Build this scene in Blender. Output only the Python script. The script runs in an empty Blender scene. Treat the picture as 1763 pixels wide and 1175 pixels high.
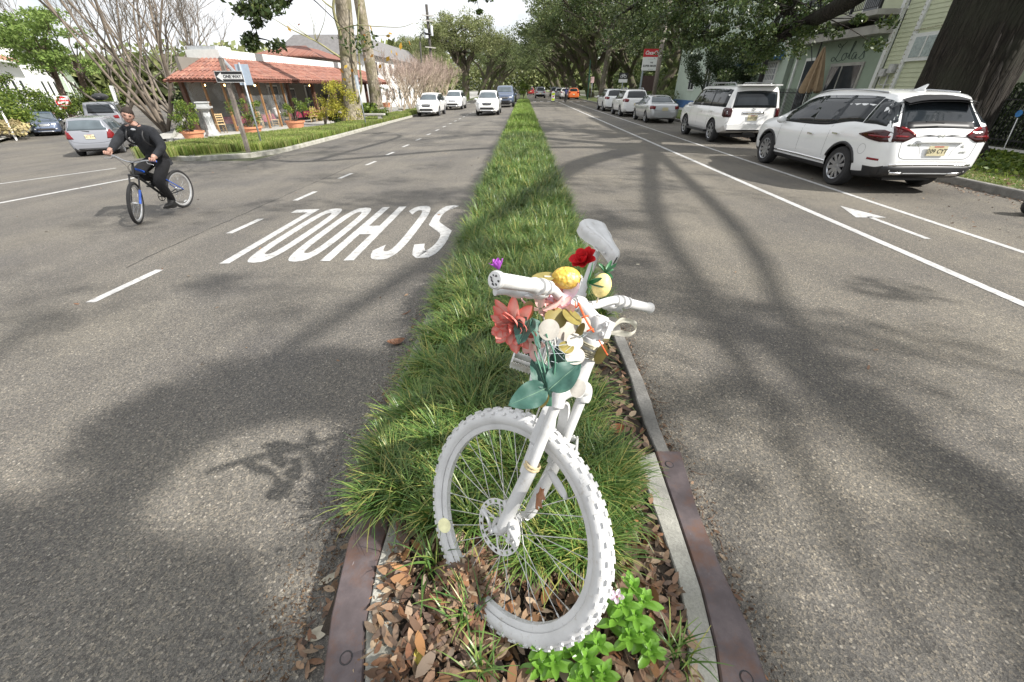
import bpy, bmesh, math, random
import numpy as np
from mathutils import Vector, Matrix, Euler
from mathutils.bvhtree import BVHTree
R_ = math.radians
random.seed(7); RNG = np.random.default_rng(7)
SC = bpy.context.scene
COL = SC.collection

# ------------------------------------------------------------ camera
CAMH = 1.78
PITCH = math.atan(437.5/686.0)
YAW = math.atan(20*math.cos(PITCH)/686.0)
cd = bpy.data.cameras.new('camera'); cam = bpy.data.objects.new('camera', cd); COL.objects.link(cam)
cd.sensor_width = 36.0; cd.lens = 686.0/1763*36.0; cd.clip_start = .05; cd.clip_end = 3000
cam.location = (0, 0, CAMH); cam.rotation_euler = (math.pi/2-PITCH, 0, YAW)
SC.camera = cam
# ------------------------------------------------------------ world
SUN_EL = R_(39); SUN_DIR = Vector((0.92, -0.36, 0)).normalized()      # horizontal direction towards the sun
w = bpy.data.worlds.new('World'); SC.world = w; w.use_nodes = True
nt = w.node_tree; nt.nodes.clear()
out = nt.nodes.new('ShaderNodeOutputWorld'); bg = nt.nodes.new('ShaderNodeBackground')
sky = nt.nodes.new('ShaderNodeTexSky'); sky.sky_type = 'NISHITA'; sky.sun_disc = False
sky.sun_elevation = SUN_EL; sky.sun_rotation = math.atan2(SUN_DIR.x, SUN_DIR.y)
sky.air_density = 1.0; sky.dust_density = 1.5
tc = nt.nodes.new('ShaderNodeTexCoord'); mp = nt.nodes.new('ShaderNodeMapping'); mp.inputs['Scale'].default_value = (1, 1, 2.6)
no = nt.nodes.new('ShaderNodeTexNoise'); no.inputs['Scale'].default_value = 2.3; no.inputs['Detail'].default_value = 7; no.inputs['Roughness'].default_value = .55
cr = nt.nodes.new('ShaderNodeValToRGB'); cr.color_ramp.elements[0].position = .26; cr.color_ramp.elements[1].position = .46
mx = nt.nodes.new('ShaderNodeMix'); mx.data_type = 'RGBA'
mx.inputs['B'].default_value = (12.2, 12.5, 12.9, 1)
for a, b in ((tc.outputs['Generated'], mp.inputs['Vector']), (mp.outputs[0], no.inputs['Vector']), (no.outputs['Fac'], cr.inputs[0]),
             (cr.outputs[0], mx.inputs['Factor']), (sky.outputs[0], mx.inputs['A']), (mx.outputs['Result'], bg.inputs[0]), (bg.outputs[0], out.inputs[0])):
    nt.links.new(a, b)
bg.inputs[1].default_value = 0.058
# ------------------------------------------------------------ sun
sl = bpy.data.lights.new('sun', 'SUN'); sl.energy = 5.0; sl.angle = R_(0.7); sl.color = (1, .955, .89)
so = bpy.data.objects.new('sun', sl); COL.objects.link(so)
sdir = Vector((SUN_DIR.x*math.cos(SUN_EL), SUN_DIR.y*math.cos(SUN_EL), math.sin(SUN_EL)))
so.rotation_euler = sdir.to_track_quat('Z', 'Y').to_euler()
SC.view_settings.view_transform = 'Standard'; SC.view_settings.look = 'None'
SC.view_settings.exposure = 0.72; SC.view_settings.gamma = 1; SC.view_settings.use_curve_mapping = False
SC.render.engine = 'CYCLES'
SC.cycles.max_bounces = 7; SC.cycles.transparent_max_bounces = 12
# ------------------------------------------------------------ survey: ground height and sight lines
def Z(x): return 0.0 if x > -1 else max(-.7, -.035*(-x-1))
_F = Vector((-math.sin(YAW)*math.cos(PITCH), math.cos(YAW)*math.cos(PITCH), -math.sin(PITCH)))
_R = Vector((math.cos(YAW), math.sin(YAW), 0)); _U = _R.cross(_F)
O_ = Vector((0, 0, CAMH))
def ray(u, v): return _R*(u-881.5) + _U*(587.5-v) + _F*686.0
def AY(u, v, y):
    d = ray(u, v); return O_ + d*(y/d.y)
def AX(u, v, x):
    d = ray(u, v); return O_ + d*(x/d.x)
def PT(u, v, depth): return O_ + ray(u, v)*(depth/686.0)
def GZ(u, v, z):
    d = ray(u, v); return O_ + d*((z-CAMH)/d.z)
def G(u, v, up=0.0):
    d = ray(u, v); lo = 0; t = 0; X = O_
    while t < 1.0:
        t2 = t + .0005*max(1, t*20); X = O_ + d*t2
        if X.z <= Z(X.x)+up:
            a, b = t, t2
            for _ in range(30):
                m = (a+b)/2; X = O_ + d*m
                if X.z <= Z(X.x)+up: b = m
                else: a = m
            return O_ + d*b
        t = t2
    return X

# ------------------------------------------------------------ object helpers
def tag(o, label=None, cat=None, group=None, kind=None):
    if label: o['label'] = label
    if cat: o['category'] = cat
    if group: o['group'] = group
    if kind: o['kind'] = kind
    return o
def empty(name, loc=(0, 0, 0), rz=0, label=None, cat=None, group=None, s=1.0):
    o = bpy.data.objects.new(name, None); COL.objects.link(o)
    o.location = loc; o.rotation_euler = (0, 0, rz); o.scale = (s, s, s); o.empty_display_size = .2
    return tag(o, label, cat, group)
def copy_tree(o, parent=None):
    c = o.copy(); COL.objects.link(c)
    if parent is not None: c.parent = parent
    for ch in list(o.children): copy_tree(ch, c)
    return c
def rotz(a): return Matrix.Rotation(a, 4, 'Z')
class MB:
    def __init__(s): s.v = []; s.f = []; s.m = []; s.mi = 0
    def add(s, vs, fs, M=None):
        o = len(s.v)
        s.v += [tuple(M @ Vector(p)) if M is not None else tuple(p) for p in vs]
        s.f += [tuple(i+o for i in f) for f in fs]; s.m += [s.mi]*len(fs); return s
    def box(s, c, d, rz=0, M=None):
        x, y, z = d[0]/2, d[1]/2, d[2]/2
        vs = [(-x,-y,-z),(x,-y,-z),(x,y,-z),(-x,y,-z),(-x,-y,z),(x,-y,z),(x,y,z),(-x,y,z)]
        T = Matrix.Translation(c) @ rotz(rz)
        if M is not None: T = M @ T
        return s.add(vs, [(0,3,2,1),(4,5,6,7),(0,1,5,4),(1,2,6,5),(2,3,7,6),(3,0,4,7)], T)
    def bar(s, a, b, wd, ht, up=(0,0,1)):
        a = Vector(a); b = Vector(b); d = (b-a); L = d.length; d.normalize(); u = Vector(up)
        sd = d.cross(u)
        if sd.length < 1e-4: sd = Vector((1,0,0))
        sd.normalize(); u = sd.cross(d)
        vs = []
        for p in (a, b):
            for i, j in ((-1,-1),(1,-1),(1,1),(-1,1)): vs.append(p + sd*(i*wd/2) + u*(j*ht/2))
        return s.add(vs, [(0,1,2,3),(7,6,5,4),(0,4,5,1),(1,5,6,2),(2,6,7,3),(3,7,4,0)])
    def tube(s, pts, rad, n=8, cap=True):
        pts = [Vector(p) for p in pts]; k = len(pts)
        if not hasattr(rad, '__len__'): rad = [rad]*k
        vs = []; fs = []; prev = None
        for i, p in enumerate(pts):
            t = (pts[min(i+1, k-1)] - pts[max(i-1, 0)])
            if t.length < 1e-9: t = Vector((0,0,1))
            t.normalize()
            if prev is None:
                a = Vector((0,0,1)) if abs(t.z) < .9 else Vector((1,0,0))
                nx = t.cross(a).normalized()
            else:
                nx = (prev - t*prev.dot(t))
                nx = nx.normalized() if nx.length > 1e-6 else t.orthogonal().normalized()
            prev = nx; ny = t.cross(nx)
            for j in range(n):
                a = 2*math.pi*j/n; vs.append(p + (nx*math.cos(a)+ny*math.sin(a))*rad[i])
        for i in range(k-1):
            for j in range(n):
                fs.append((i*n+j, i*n+(j+1)%n, (i+1)*n+(j+1)%n, (i+1)*n+j))
        if cap: fs += [tuple(range(n-1,-1,-1)), tuple(range((k-1)*n, k*n))]
        return s.add(vs, fs)
    def lathe(s, prof, n=16, M=None, cap=False):
        vs = []; fs = []; k = len(prof)
        for r, z in prof:
            for j in range(n):
                a = 2*math.pi*j/n; vs.append((r*math.cos(a), r*math.sin(a), z))
        for i in range(k-1):
            for j in range(n): fs.append((i*n+j, i*n+(j+1)%n, (i+1)*n+(j+1)%n, (i+1)*n+j))
        if cap: fs += [tuple(range(n-1,-1,-1)), tuple(range((k-1)*n, k*n))]
        return s.add(vs, fs, M)
    def ell(s, c, r, nu=12, nv=8, M=None):
        vs = []; fs = []
        for i in range(nv+1):
            p = math.pi*i/nv
            for j in range(nu):
                a = 2*math.pi*j/nu; vs.append((c[0]+r[0]*math.sin(p)*math.cos(a), c[1]+r[1]*math.sin(p)*math.sin(a), c[2]+r[2]*math.cos(p)))
        for i in range(nv):
            for j in range(nu): fs.append((i*nu+j, (i+1)*nu+j, (i+1)*nu+(j+1)%nu, i*nu+(j+1)%nu))
        return s.add(vs, fs, M)
    def prism(s, poly, z0, z1, M=None):      # poly ccw in xy
        n = len(poly)
        vs = [(p[0], p[1], z0) for p in poly] + [(p[0], p[1], z1) for p in poly]
        fs = [tuple(range(n-1,-1,-1)), tuple(range(n, 2*n))] + [(i, (i+1)%n, n+(i+1)%n, n+i) for i in range(n)]
        return s.add(vs, fs, M)
    def grid(s, P):                          # P[i][j] points
        a = len(P); b = len(P[0])
        return s.add([q for r in P for q in r], [(i*b+j, (i+1)*b+j, (i+1)*b+j+1, i*b+j+1) for i in range(a-1) for j in range(b-1)])
    def build(s, name, mat, parent=None, smooth=False, angle=None, **kw):
        me = bpy.data.meshes.new(name); me.from_pydata([tuple(v) for v in s.v], [], s.f); me.validate()
        for m in (mat if isinstance(mat, (list, tuple)) else [mat]): me.materials.append(m)
        if isinstance(mat, (list, tuple)) and len(me.polygons) == len(s.m): me.polygons.foreach_set('material_index', s.m)
        if smooth:
            me.polygons.foreach_set('use_smooth', [True]*len(me.polygons))
            if angle: 
                try: me.set_sharp_from_angle(angle=R_(angle))
                except Exception: pass
        me.update()
        return link(name, me, parent, **kw)
def link(name, me, parent=None, label=None, cat=None, group=None, kind=None, loc=None, rz=None):
    o = bpy.data.objects.new(name, me); COL.objects.link(o)
    if parent is not None: o.parent = parent
    if loc is not None: o.location = loc
    if rz is not None: o.rotation_euler = (0, 0, rz)
    return tag(o, label, cat, group, kind)
def npmesh(name, V, F, mat, smooth=False, nrm=None, uv=None, col=None):
    """V (n,3) array, F (m,k) array with k = 3 or 4"""
    me = bpy.data.meshes.new(name); V = np.asarray(V, dtype=np.float32); F = np.asarray(F, dtype=np.int32)
    m, k = F.shape
    me.vertices.add(len(V)); me.vertices.foreach_set('co', V.ravel())
    me.loops.add(m*k); me.loops.foreach_set('vertex_index', F.ravel())
    me.polygons.add(m); me.polygons.foreach_set('loop_start', np.arange(0, m*k, k, dtype=np.int32))
    if smooth: me.polygons.foreach_set('use_smooth', np.ones(m, dtype=bool))
    if uv is not None:
        l = me.uv_layers.new(name='UVMap'); l.data.foreach_set('uv', np.asarray(uv, np.float32)[F.ravel()].ravel())
    if col is not None:
        a = me.attributes.new('tint', 'FLOAT', 'POINT'); a.data.foreach_set('value', np.asarray(col, np.float32))
    me.materials.append(mat); me.update(calc_edges=True)
    return me
def text_mesh(body, size, depth=0.0, font_shear=0.0, mat=None, align='CENTER', bold=0.0, space=1.0):
    c = bpy.data.curves.new('lettering', 'FONT'); c.body = body; c.size = size; c.extrude = depth; c.shear = font_shear
    c.align_x = align; c.align_y = 'CENTER'; c.offset = bold; c.space_character = space; c.resolution_u = 3
    o = bpy.data.objects.new('t', c); COL.objects.link(o)
    dg = bpy.context.evaluated_depsgraph_get(); me = bpy.data.meshes.new_from_object(o.evaluated_get(dg))
    bpy.data.objects.remove(o)
    if mat:
        me.materials.clear(); me.materials.append(mat)
    return me

def curve_pts(pts, k=6):
    """Catmull-Rom through pts"""
    P = [Vector(p) for p in pts]; P = [P[0]*2-P[1]] + P + [P[-1]*2-P[-2]]; out = []
    for i in range(1, len(P)-2):
        a, b, c, d = P[i-1:i+3]
        for j in range(k):
            t = j/k; out.append(.5*((2*b)+(c-a)*t+(2*a-5*b+4*c-d)*t*t+(3*b-a-3*c+d)*t**3))
    out.append(P[-2]); return out
def lerpl(l, k):
    out = []
    for i in range(len(l)-1):
        for j in range(k): out.append(l[i]+(l[i+1]-l[i])*j/k)
    return out+[l[-1]]
# ------------------------------------------------------------ materials
def hexc(h):
    h = h.lstrip('#'); c = [int(h[i:i+2], 16)/255 for i in (0, 2, 4)]
    return tuple((x/12.92 if x <= .04045 else ((x+.055)/1.055)**2.4) for x in c)
def new_mat(name):
    m = bpy.data.materials.new(name); m.use_nodes = True; n = m.node_tree
    return m, n, n.nodes['Principled BSDF']
def N(n, t, **kw):
    x = n.nodes.new('ShaderNode'+t)
    for k, v in kw.items():
        if k in x.inputs: x.inputs[k].default_value = v
        else: setattr(x, k, v)
    return x
def pos(n): return n.nodes.new('ShaderNodeNewGeometry').outputs['Position']
def objc(n): return n.nodes.new('ShaderNodeTexCoord').outputs['Object']
def ramp(n, fac, stops):
    r = n.nodes.new('ShaderNodeValToRGB'); e = r.color_ramp.elements
    while len(e) < len(stops): e.new(.5)
    for i, (p, c) in enumerate(stops): e[i].position = p; e[i].color = (*c, 1) if len(c) == 3 else c
    n.links.new(fac, r.inputs[0]); return r.outputs[0]
def mixc(n, f, a, b, mode='MIX'):
    m = n.nodes.new('ShaderNodeMix'); m.data_type = 'RGBA'; m.blend_type = mode
    for s, v in (('Factor', f), ('A', a), ('B', b)):
        i = m.inputs[s] if s == 'Factor' else [q for q in m.inputs if q.name == s and q.type == 'RGBA'][0]
        if hasattr(v, 'is_linked') or isinstance(v, bpy.types.NodeSocket): n.links.new(v, i)
        else: i.default_value = v if s == 'Factor' else ((*v, 1) if len(v) == 3 else v)
    return [q for q in m.outputs if q.type == 'RGBA'][0]
def noise(n, vec, scale, detail=4, rough=.5, dist=0):
    x = N(n, 'TexNoise', Scale=scale, Detail=detail, Roughness=rough, Distortion=dist)
    if vec is not None: n.links.new(vec, x.inputs['Vector'])
    return x.outputs['Fac']
def bump(n, h, p, strength=.3, dist=.01):
    b = N(n, 'Bump', Strength=strength, Distance=dist); n.links.new(h, b.inputs['Height']); n.links.new(b.outputs[0], p.inputs['Normal']); return b
MATS = {}
def simple(name, c, rough=.6, metal=0.0, var=.25, scale=8.0, spec=.5, bmp=0.0, coat=0.0, object_space=True, dirt=None):
    """plain surface with its own mottling"""
    if name in MATS: return MATS[name]
    m, n, p = new_mat(name)
    vec = objc(n) if object_space else pos(n)
    f = noise(n, vec, scale, 5, .6)
    lo = tuple(max(0, x*(1-var)) for x in c); hi = tuple(min(1, x*(1+var*.6)) for x in c)
    col = ramp(n, f, [(.3, lo), (.7, hi)])
    if dirt:
        g = noise(n, vec, scale*.37, 6, .7); gm = ramp(n, g, [(.5, (0,0,0)), (.72, (1,1,1))])
        col = mixc(n, gm, col, dirt)
    n.links.new(col, p.inputs['Base Color'])
    p.inputs['Roughness'].default_value = rough; p.inputs['Metallic'].default_value = metal
    p.inputs['Specular IOR Level'].default_value = spec
    if coat: p.inputs['Coat Weight'].default_value = coat; p.inputs['Coat Roughness'].default_value = .04
    if bmp: bump(n, noise(n, vec, scale*5, 4, .6), p, .5, bmp)
    MATS[name] = m; return m
def leafmat(name, stops, rough=.5, trans=.25, island=True, scale=.7, spec=.35):
    if name in MATS: return MATS[name]
    m, n, p = new_mat(name)
    g = n.nodes.new('ShaderNodeNewGeometry')
    col = ramp(n, g.outputs['Random Per Island'], stops)
    f = noise(n, g.outputs['Position'], scale, 3)
    v = ramp(n, f, [(.35, (.72,.72,.72)), (.65, (1.2,1.2,1.12))])
    col = mixc(n, 1.0, col, v, 'MULTIPLY')
    n.links.new(col, p.inputs['Base Color']); p.inputs['Roughness'].default_value = rough; p.inputs['Specular IOR Level'].default_value = spec
    t = n.nodes.new('ShaderNodeBsdfTranslucent'); n.links.new(col, t.inputs[0])
    a = n.nodes.new('ShaderNodeMixShader'); a.inputs[0].default_value = trans
    n.links.new(p.outputs[0], a.inputs[1]); n.links.new(t.outputs[0], a.inputs[2])
    n.links.new(a.outputs[0], n.nodes['Material Output'].inputs[0])
    MATS[name] = m; return m
def emis(name, c, s):
    m, n, p = new_mat(name); p.inputs['Base Color'].default_value = (*c, 1); p.inputs['Emission Color'].default_value = (*c, 1); p.inputs['Emission Strength'].default_value = s; return m
# ============================================================ MATERIALS
def mk_asphalt(name, base, spk, tint2):
    m, n, p = new_mat(name); g = pos(n)
    v = N(n, 'TexVoronoi', Scale=125.0); n.links.new(g, v.inputs['Vector'])
    v.inputs['Randomness'].default_value = 1
    col = ramp(n, v.outputs['Color'], [(0, tuple(x*.38 for x in base)), (.3, tuple(x*.7 for x in base)), (.6, base), (.82, tint2), (1, spk)])  # stone tones, contrast raised so colour stands in for relief shading
    f4 = ramp(n, noise(n, g, 260, 3, .7), [(.38, (.55,.55,.56)), (.62, (1.4,1.37,1.3))]); col = mixc(n, 1.0, col, f4, 'MULTIPLY')
    v2 = N(n, 'TexVoronoi', Scale=62.0); n.links.new(g, v2.inputs['Vector'])
    st = ramp(n, v2.outputs['Color'], [(.80, (0,0,0)), (.90, (1,1,1))])
    dm = ramp(n, v2.outputs['Distance'], [(.25, (1,1,1)), (.42, (0,0,0))])
    sm = mixc(n, 1.0, st, dm, 'MULTIPLY')
    col = mixc(n, sm, col, spk)
    b = ramp(n, noise(n, g, .55, 5, .6), [(.3, (.74,.74,.77)), (.7, (1.2,1.17,1.1))])
    col = mixc(n, 1.0, col, b, 'MULTIPLY')
    # long worn wheel tracks
    mp = N(n, 'Mapping', Scale=(1.3, .06, 1)); n.links.new(g, mp.inputs['Vector'])
    t = ramp(n, noise(n, mp.outputs[0], 1.0, 3), [(.35, (.88,.88,.88)), (.65, (1.08,1.08,1.07))])
    col = mixc(n, 1.0, col, t, 'MULTIPLY')
    # oil blots and patches
    o = ramp(n, noise(n, g, 1.7, 6, .7), [(.62, (0,0,0)), (.74, (1,1,1))])
    col = mixc(n, mixc(n, .35, (0,0,0), o), col, tuple(x*.5 for x in base))
    n.links.new(col, p.inputs['Base Color']); p.inputs['Roughness'].default_value = .78; p.inputs['Specular IOR Level'].default_value = .35
    h = mixc(n, .5, v.outputs['Distance'], noise(n, g, 220, 3))
    bump(n, h, p, .75, .006)
    return m
M_ROAD = mk_asphalt('asphalt', (.142,.137,.130), (.36,.335,.295), (.195,.178,.152))
M_ROADR = mk_asphalt('asphalt_coarse', (.142,.136,.126), (.38,.35,.295), (.205,.184,.15))
M_PAINT = None
def mk_paint():
    m, n, p = new_mat('road_paint'); g = pos(n)
    f = ramp(n, noise(n, g, 14, 8, .75), [(.50, (0,0,0)), (.60, (1,1,1))])
    f2 = noise(n, g, 2.2, 4, .6)
    c = ramp(n, f2, [(.3, (.40,.40,.395)), (.7, (.54,.54,.53))])
    n.links.new(mixc(n, mixc(n, .75, (0,0,0), f), c, (.24,.23,.22)), p.inputs['Base Color']); p.inputs['Roughness'].default_value = .6
    bump(n, noise(n, g, 120, 3), p, .4, .003); return m
M_PAINT = mk_paint()
def mk_conc(name, a, b, sc=6, bm=.004, green=None):
    m, n, p = new_mat(name); g = pos(n)
    c = ramp(n, noise(n, g, sc, 8, .65), [(.28, a), (.55, tuple((x+y)/2 for x, y in zip(a, b))), (.75, b)])
    s = ramp(n, noise(n, g, sc*14, 3, .6), [(.3, (.8,.8,.8)), (.7, (1.12,1.12,1.1))])
    c = mixc(n, 1.0, c, s, 'MULTIPLY')
    if green: c = mixc(n, ramp(n, noise(n, g, sc*.5, 5, .6), [(.5,(0,0,0)),(.7,(1,1,1))]), c, green)
    n.links.new(c, p.inputs['Base Color']); p.inputs['Roughness'].default_value = .88
    bump(n, noise(n, g, sc*9, 6, .65), p, .7, bm); return m
M_KERB = mk_conc('kerb_concrete', (.24,.235,.21), (.50,.49,.44), 9, .006, (.20,.20,.15))
M_KERBD = mk_conc('old_kerb_concrete', (.13,.125,.115), (.30,.29,.27), 5, .01)
M_WALK = mk_conc('pavement_concrete', (.33,.32,.30), (.50,.49,.46), 1.4, .003)
M_SOIL = mk_conc('soil', (.028,.021,.015), (.075,.055,.038), 22, .02)
def mk_steel():
    m, n, p = new_mat('weathered_steel'); g = pos(n)
    f = noise(n, g, 7, 9, .62)
    c = ramp(n, f, [(.25, (.060,.048,.048)), (.48, (.10,.080,.082)), (.60, (.135,.108,.108)), (.78, (.20,.095,.05))])
    r = ramp(n, noise(n, g, 3.1, 6, .7), [(.47, (0,0,0)), (.62, (1,1,1))])
    c = mixc(n, mixc(n, .8, (0,0,0), r), c, (.145,.066,.034))
    mp = N(n, 'Mapping', Scale=(60, 9, 30)); mp.inputs['Rotation'].default_value = (0, 0, .6); n.links.new(g, mp.inputs['Vector'])
    sc = ramp(n, noise(n, mp.outputs[0], 1.0, 2), [(.73, (0,0,0)), (.76, (1,1,1))])
    c = mixc(n, mixc(n, .7, (0,0,0), sc), c, (.36,.33,.33))
    n.links.new(c, p.inputs['Base Color']); p.inputs['Roughness'].default_value = .5; p.inputs['Metallic'].default_value = .25
    bump(n, noise(n, g, 60, 6, .7), p, .5, .002); return m
M_STEEL = mk_steel()
def mk_lawn(name, a, b, c, sc=5):
    m, n, p = new_mat(name); g = pos(n)
    col = ramp(n, noise(n, g, sc, 8, .75), [(.3, a), (.5, b), (.68, c)])
    n.links.new(col, p.inputs['Base Color']); p.inputs['Roughness'].default_value = .95
    bump(n, noise(n, g, 60, 5, .7), p, 1, .03); return m
M_LAWN = mk_lawn('lawn_soil', (.07,.10,.03), (.11,.15,.04), (.24,.21,.12), 3)
M_BASE = mk_lawn('ground_earth', (.05,.055,.03), (.08,.09,.045), (.12,.11,.08), .6)
def mk_bark(name, a, b, sc=6, stretch=.22, moss=None, bm=.03):
    m, n, p = new_mat(name); g = pos(n)
    mp = N(n, 'Mapping', Scale=(1, 1, stretch)); n.links.new(g, mp.inputs['Vector'])
    v = N(n, 'TexVoronoi', Scale=sc*2.6, feature='DISTANCE_TO_EDGE'); wv = mixc(n, .12, mp.outputs[0], N(n, 'TexNoise', Scale=9.0).outputs[1]); n.links.new(wv, v.inputs['Vector'])
    f = noise(n, mp.outputs[0], sc, 8, .7, .6)
    c = ramp(n, f, [(.3, a), (.7, b)])
    cr_ = ramp(n, v.outputs['Distance'], [(0, (.5,.5,.5)), (.2, (1,1,1))])
    c = mixc(n, 1.0, c, cr_, 'MULTIPLY')
    if moss: c = mixc(n, ramp(n, noise(n, g, 1.1, 5, .6), [(.45,(0,0,0)),(.62,(1,1,1))]), c, moss)
    n.links.new(c, p.inputs['Base Color']); p.inputs['Roughness'].default_value = .92; p.inputs['Specular IOR Level'].default_value = .2
    h = mixc(n, .5, cr_, f); bump(n, h, p, 1.0, bm); return m
M_OAKB = mk_bark('oak_bark', (.012,.010,.009), (.052,.044,.036), 6, .09, (.03,.03,.022), .09)
M_OAKB2 = mk_bark('mossy_bark', (.06,.05,.038), (.15,.13,.10), 5, .3, (.07,.09,.03), .03)
M_SYC = mk_bark('sycamore_bark', (.17,.14,.10), (.46,.41,.33), 3, .45, (.15,.14,.08), .02)
M_TWIG = simple('grey_twig', (.16,.138,.115), .9, 0, .35, 3)
M_TWIGP = simple('pink_twig', (.36,.28,.235), .9, 0, .3, 3)
M_MYRT = simple('smooth_pale_bark', (.40,.33,.25), .8, 0, .35, 5)
M_PINEB = mk_bark('pine_bark', (.12,.085,.065), (.27,.21,.17), 6, .3, None, .03)
def stops(*c): return [(i/max(1, len(c)-1), x) for i, x in enumerate(c)]
M_OAKL = leafmat('oak_leaf', stops((.030,.050,.016), (.045,.078,.022), (.07,.105,.03), (.10,.12,.035)), .42, .22)
M_OAKL2 = leafmat('pale_oak_leaf', stops((.10,.13,.045), (.15,.18,.065), (.21,.235,.10), (.26,.27,.13)), .5, .25)
M_OAKL3 = leafmat('far_oak_leaf', stops((.06,.09,.032), (.09,.125,.045), (.13,.165,.06), (.17,.19,.08)), .5, .25)
M_PINEL = leafmat('pine_needle', stops((.13,.20,.05), (.18,.27,.065), (.25,.33,.10)), .6, .3)
M_SHRUB = leafmat('shrub_leaf', stops((.05,.09,.02), (.11,.17,.03), (.22,.27,.05)), .4, .3)
M_DARKSH = leafmat('dark_shrub_leaf', stops((.02,.035,.014), (.035,.06,.02), (.06,.085,.03)), .4, .2)
M_YELL = leafmat('yellow_leaf', stops((.38,.34,.05), (.30,.32,.05), (.48,.40,.07)), .5, .35)
M_AUT = leafmat('autumn_leaf', stops((.45,.16,.03), (.50,.34,.05), (.30,.12,.03)), .5, .3)
M_BLADE = leafmat('liriope_blade', stops((.040,.095,.020), (.070,.145,.031), (.115,.20,.046), (.175,.25,.065), (.36,.33,.10)), .38, .22, scale=1.3, spec=.5)
M_BLADEF = leafmat('far_liriope_blade', stops((.09,.17,.028), (.15,.26,.045), (.21,.31,.06), (.30,.31,.10)), .5, .25, scale=.9)
M_LAWNB = leafmat('lawn_blade', stops((.10,.165,.03), (.15,.23,.045), (.23,.27,.07), (.36,.32,.15)), .5, .3)
def mk_litter():
    m, n, p = new_mat('dead_leaf'); g = n.nodes.new('ShaderNodeNewGeometry')
    c = ramp(n, g.outputs['Random Per Island'], stops((.06,.032,.020), (.14,.072,.038), (.24,.155,.095), (.17,.07,.03), (.30,.215,.14), (.09,.055,.04), (.34,.26,.17), (.20,.085,.03)))
    f = ramp(n, noise(n, g.outputs['Position'], 70, 5, .6), [(.3, (.7,.7,.7)), (.7, (1.15,1.15,1.15))])
    c = mixc(n, 1.0, c, f, 'MULTIPLY')
    n.links.new(c, p.inputs['Base Color']); p.inputs['Roughness'].default_value = .6; return m
M_LITTER = mk_litter()
M_WHITEP = None
def mk_ghost():
    m, n, p = new_mat('ghost_bike_white_paint'); g = objc(n)
    c = ramp(n, noise(n, g, 11, 6, .6), [(.3, (.50,.50,.495)), (.6, (.63,.63,.625))])
    st = ramp(n, noise(n, g, 34, 8, .75), [(.58, (0,0,0)), (.70, (1,1,1))])
    c = mixc(n, mixc(n, .6, (0,0,0), st), c, (.33,.29,.22))
    ch = ramp(n, noise(n, g, 75, 4, .6), [(.73, (0,0,0)), (.75, (1,1,1))]); c = mixc(n, mixc(n, .8, (0,0,0), ch), c, (.09,.08,.075))
    n.links.new(c, p.inputs['Base Color']); p.inputs['Roughness'].default_value = .42; p.inputs['Specular IOR Level'].default_value = .45
    bump(n, noise(n, g, 55, 4, .6), p, .25, .002); return m
M_GHOST = mk_ghost()
M_GHOSTD = simple('dirty_white_paint', (.62,.62,.60), .6, 0, .3, 30, dirt=(.33,.30,.25))
M_RUSTW = simple('rust_stained_white', (.62,.50,.30), .7, 0, .45, 60)
M_TYRE = simple('tyre_rubber', (.022,.022,.023), .85, 0, .2, 10)
M_BLACK = simple('black_plastic', (.02,.02,.022), .5, 0, .2, 10)
M_CHROME = simple('chrome', (.75,.75,.76), .18, .95, .05, 5)
M_ALLOY = simple('alloy_rim', (.42,.43,.45), .3, .85, .1, 10)
def mk_glass(name, c, rough=.04):
    m, n, p = new_mat(name); f = noise(n, objc(n), 2.0, 3)
    n.links.new(ramp(n, f, [(.3, c), (.7, tuple(x*1.6 for x in c))]), p.inputs['Base Color'])
    p.inputs['Roughness'].default_value = rough; p.inputs['Specular IOR Level'].default_value = .5
    return m
M_GLASS = mk_glass('dark_car_glass', (.012,.015,.018)); M_GLASSC = mk_glass('pale_car_glass', (.06,.075,.085))
M_WINDOW = mk_glass('window_glass', (.03,.035,.04), .06)
M_REDL = mk_glass('red_lamp', (.13,.006,.008)); M_CLEARL = mk_glass('clear_lamp', (.45,.46,.48)); M_DKRED = mk_glass('smoked_red_lamp', (.03,.005,.006))
def carpaint(name, c, metal=0.0):
    m, n, p = new_mat(name); f = noise(n, objc(n), 1.3, 4)
    n.links.new(ramp(n, f, [(.3, tuple(x*.94 for x in c)), (.7, c)]), p.inputs['Base Color'])
    p.inputs['Roughness'].default_value = .35; p.inputs['Metallic'].default_value = metal
    p.inputs['Coat Weight'].default_value = 1.0; p.inputs['Coat Roughness'].default_value = .03; return m
P_WHITE = carpaint('pearl_white_paint', (.74,.75,.75)); P_WHITE2 = carpaint('white_paint', (.78,.78,.77)); P_SILV = carpaint('silver_paint', (.46,.47,.48), .45)
P_SILV2 = carpaint('grey_silver_paint', (.26,.27,.30), .4); P_BLUE = carpaint('slate_blue_paint', (.10,.13,.20), .4); P_DARK = carpaint('black_car_paint', (.03,.035,.045), .3)
P_RED = carpaint('red_car_paint', (.32,.03,.03)); P_ORNG = carpaint('orange_car_paint', (.62,.14,.03)); P_GREY = carpaint('grey_car_paint', (.22,.23,.25), .4)
M_SIGNW = simple('sign_white', (.74,.74,.73), .5, 0, .08, 20); M_SIGNK = simple('sign_black', (.02,.02,.022), .5, 0, .2, 20); M_SIGNR = simple('sign_red', (.52,.02,.03), .5, 0, .12, 10)
M_GALV = simple('galvanised_steel', (.36,.40,.44), .5, .5, .2, 20); M_WOODP = simple('grey_weathered_wood', (.22,.19,.165), .9, 0, .35, 14, bmp=.004)
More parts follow.
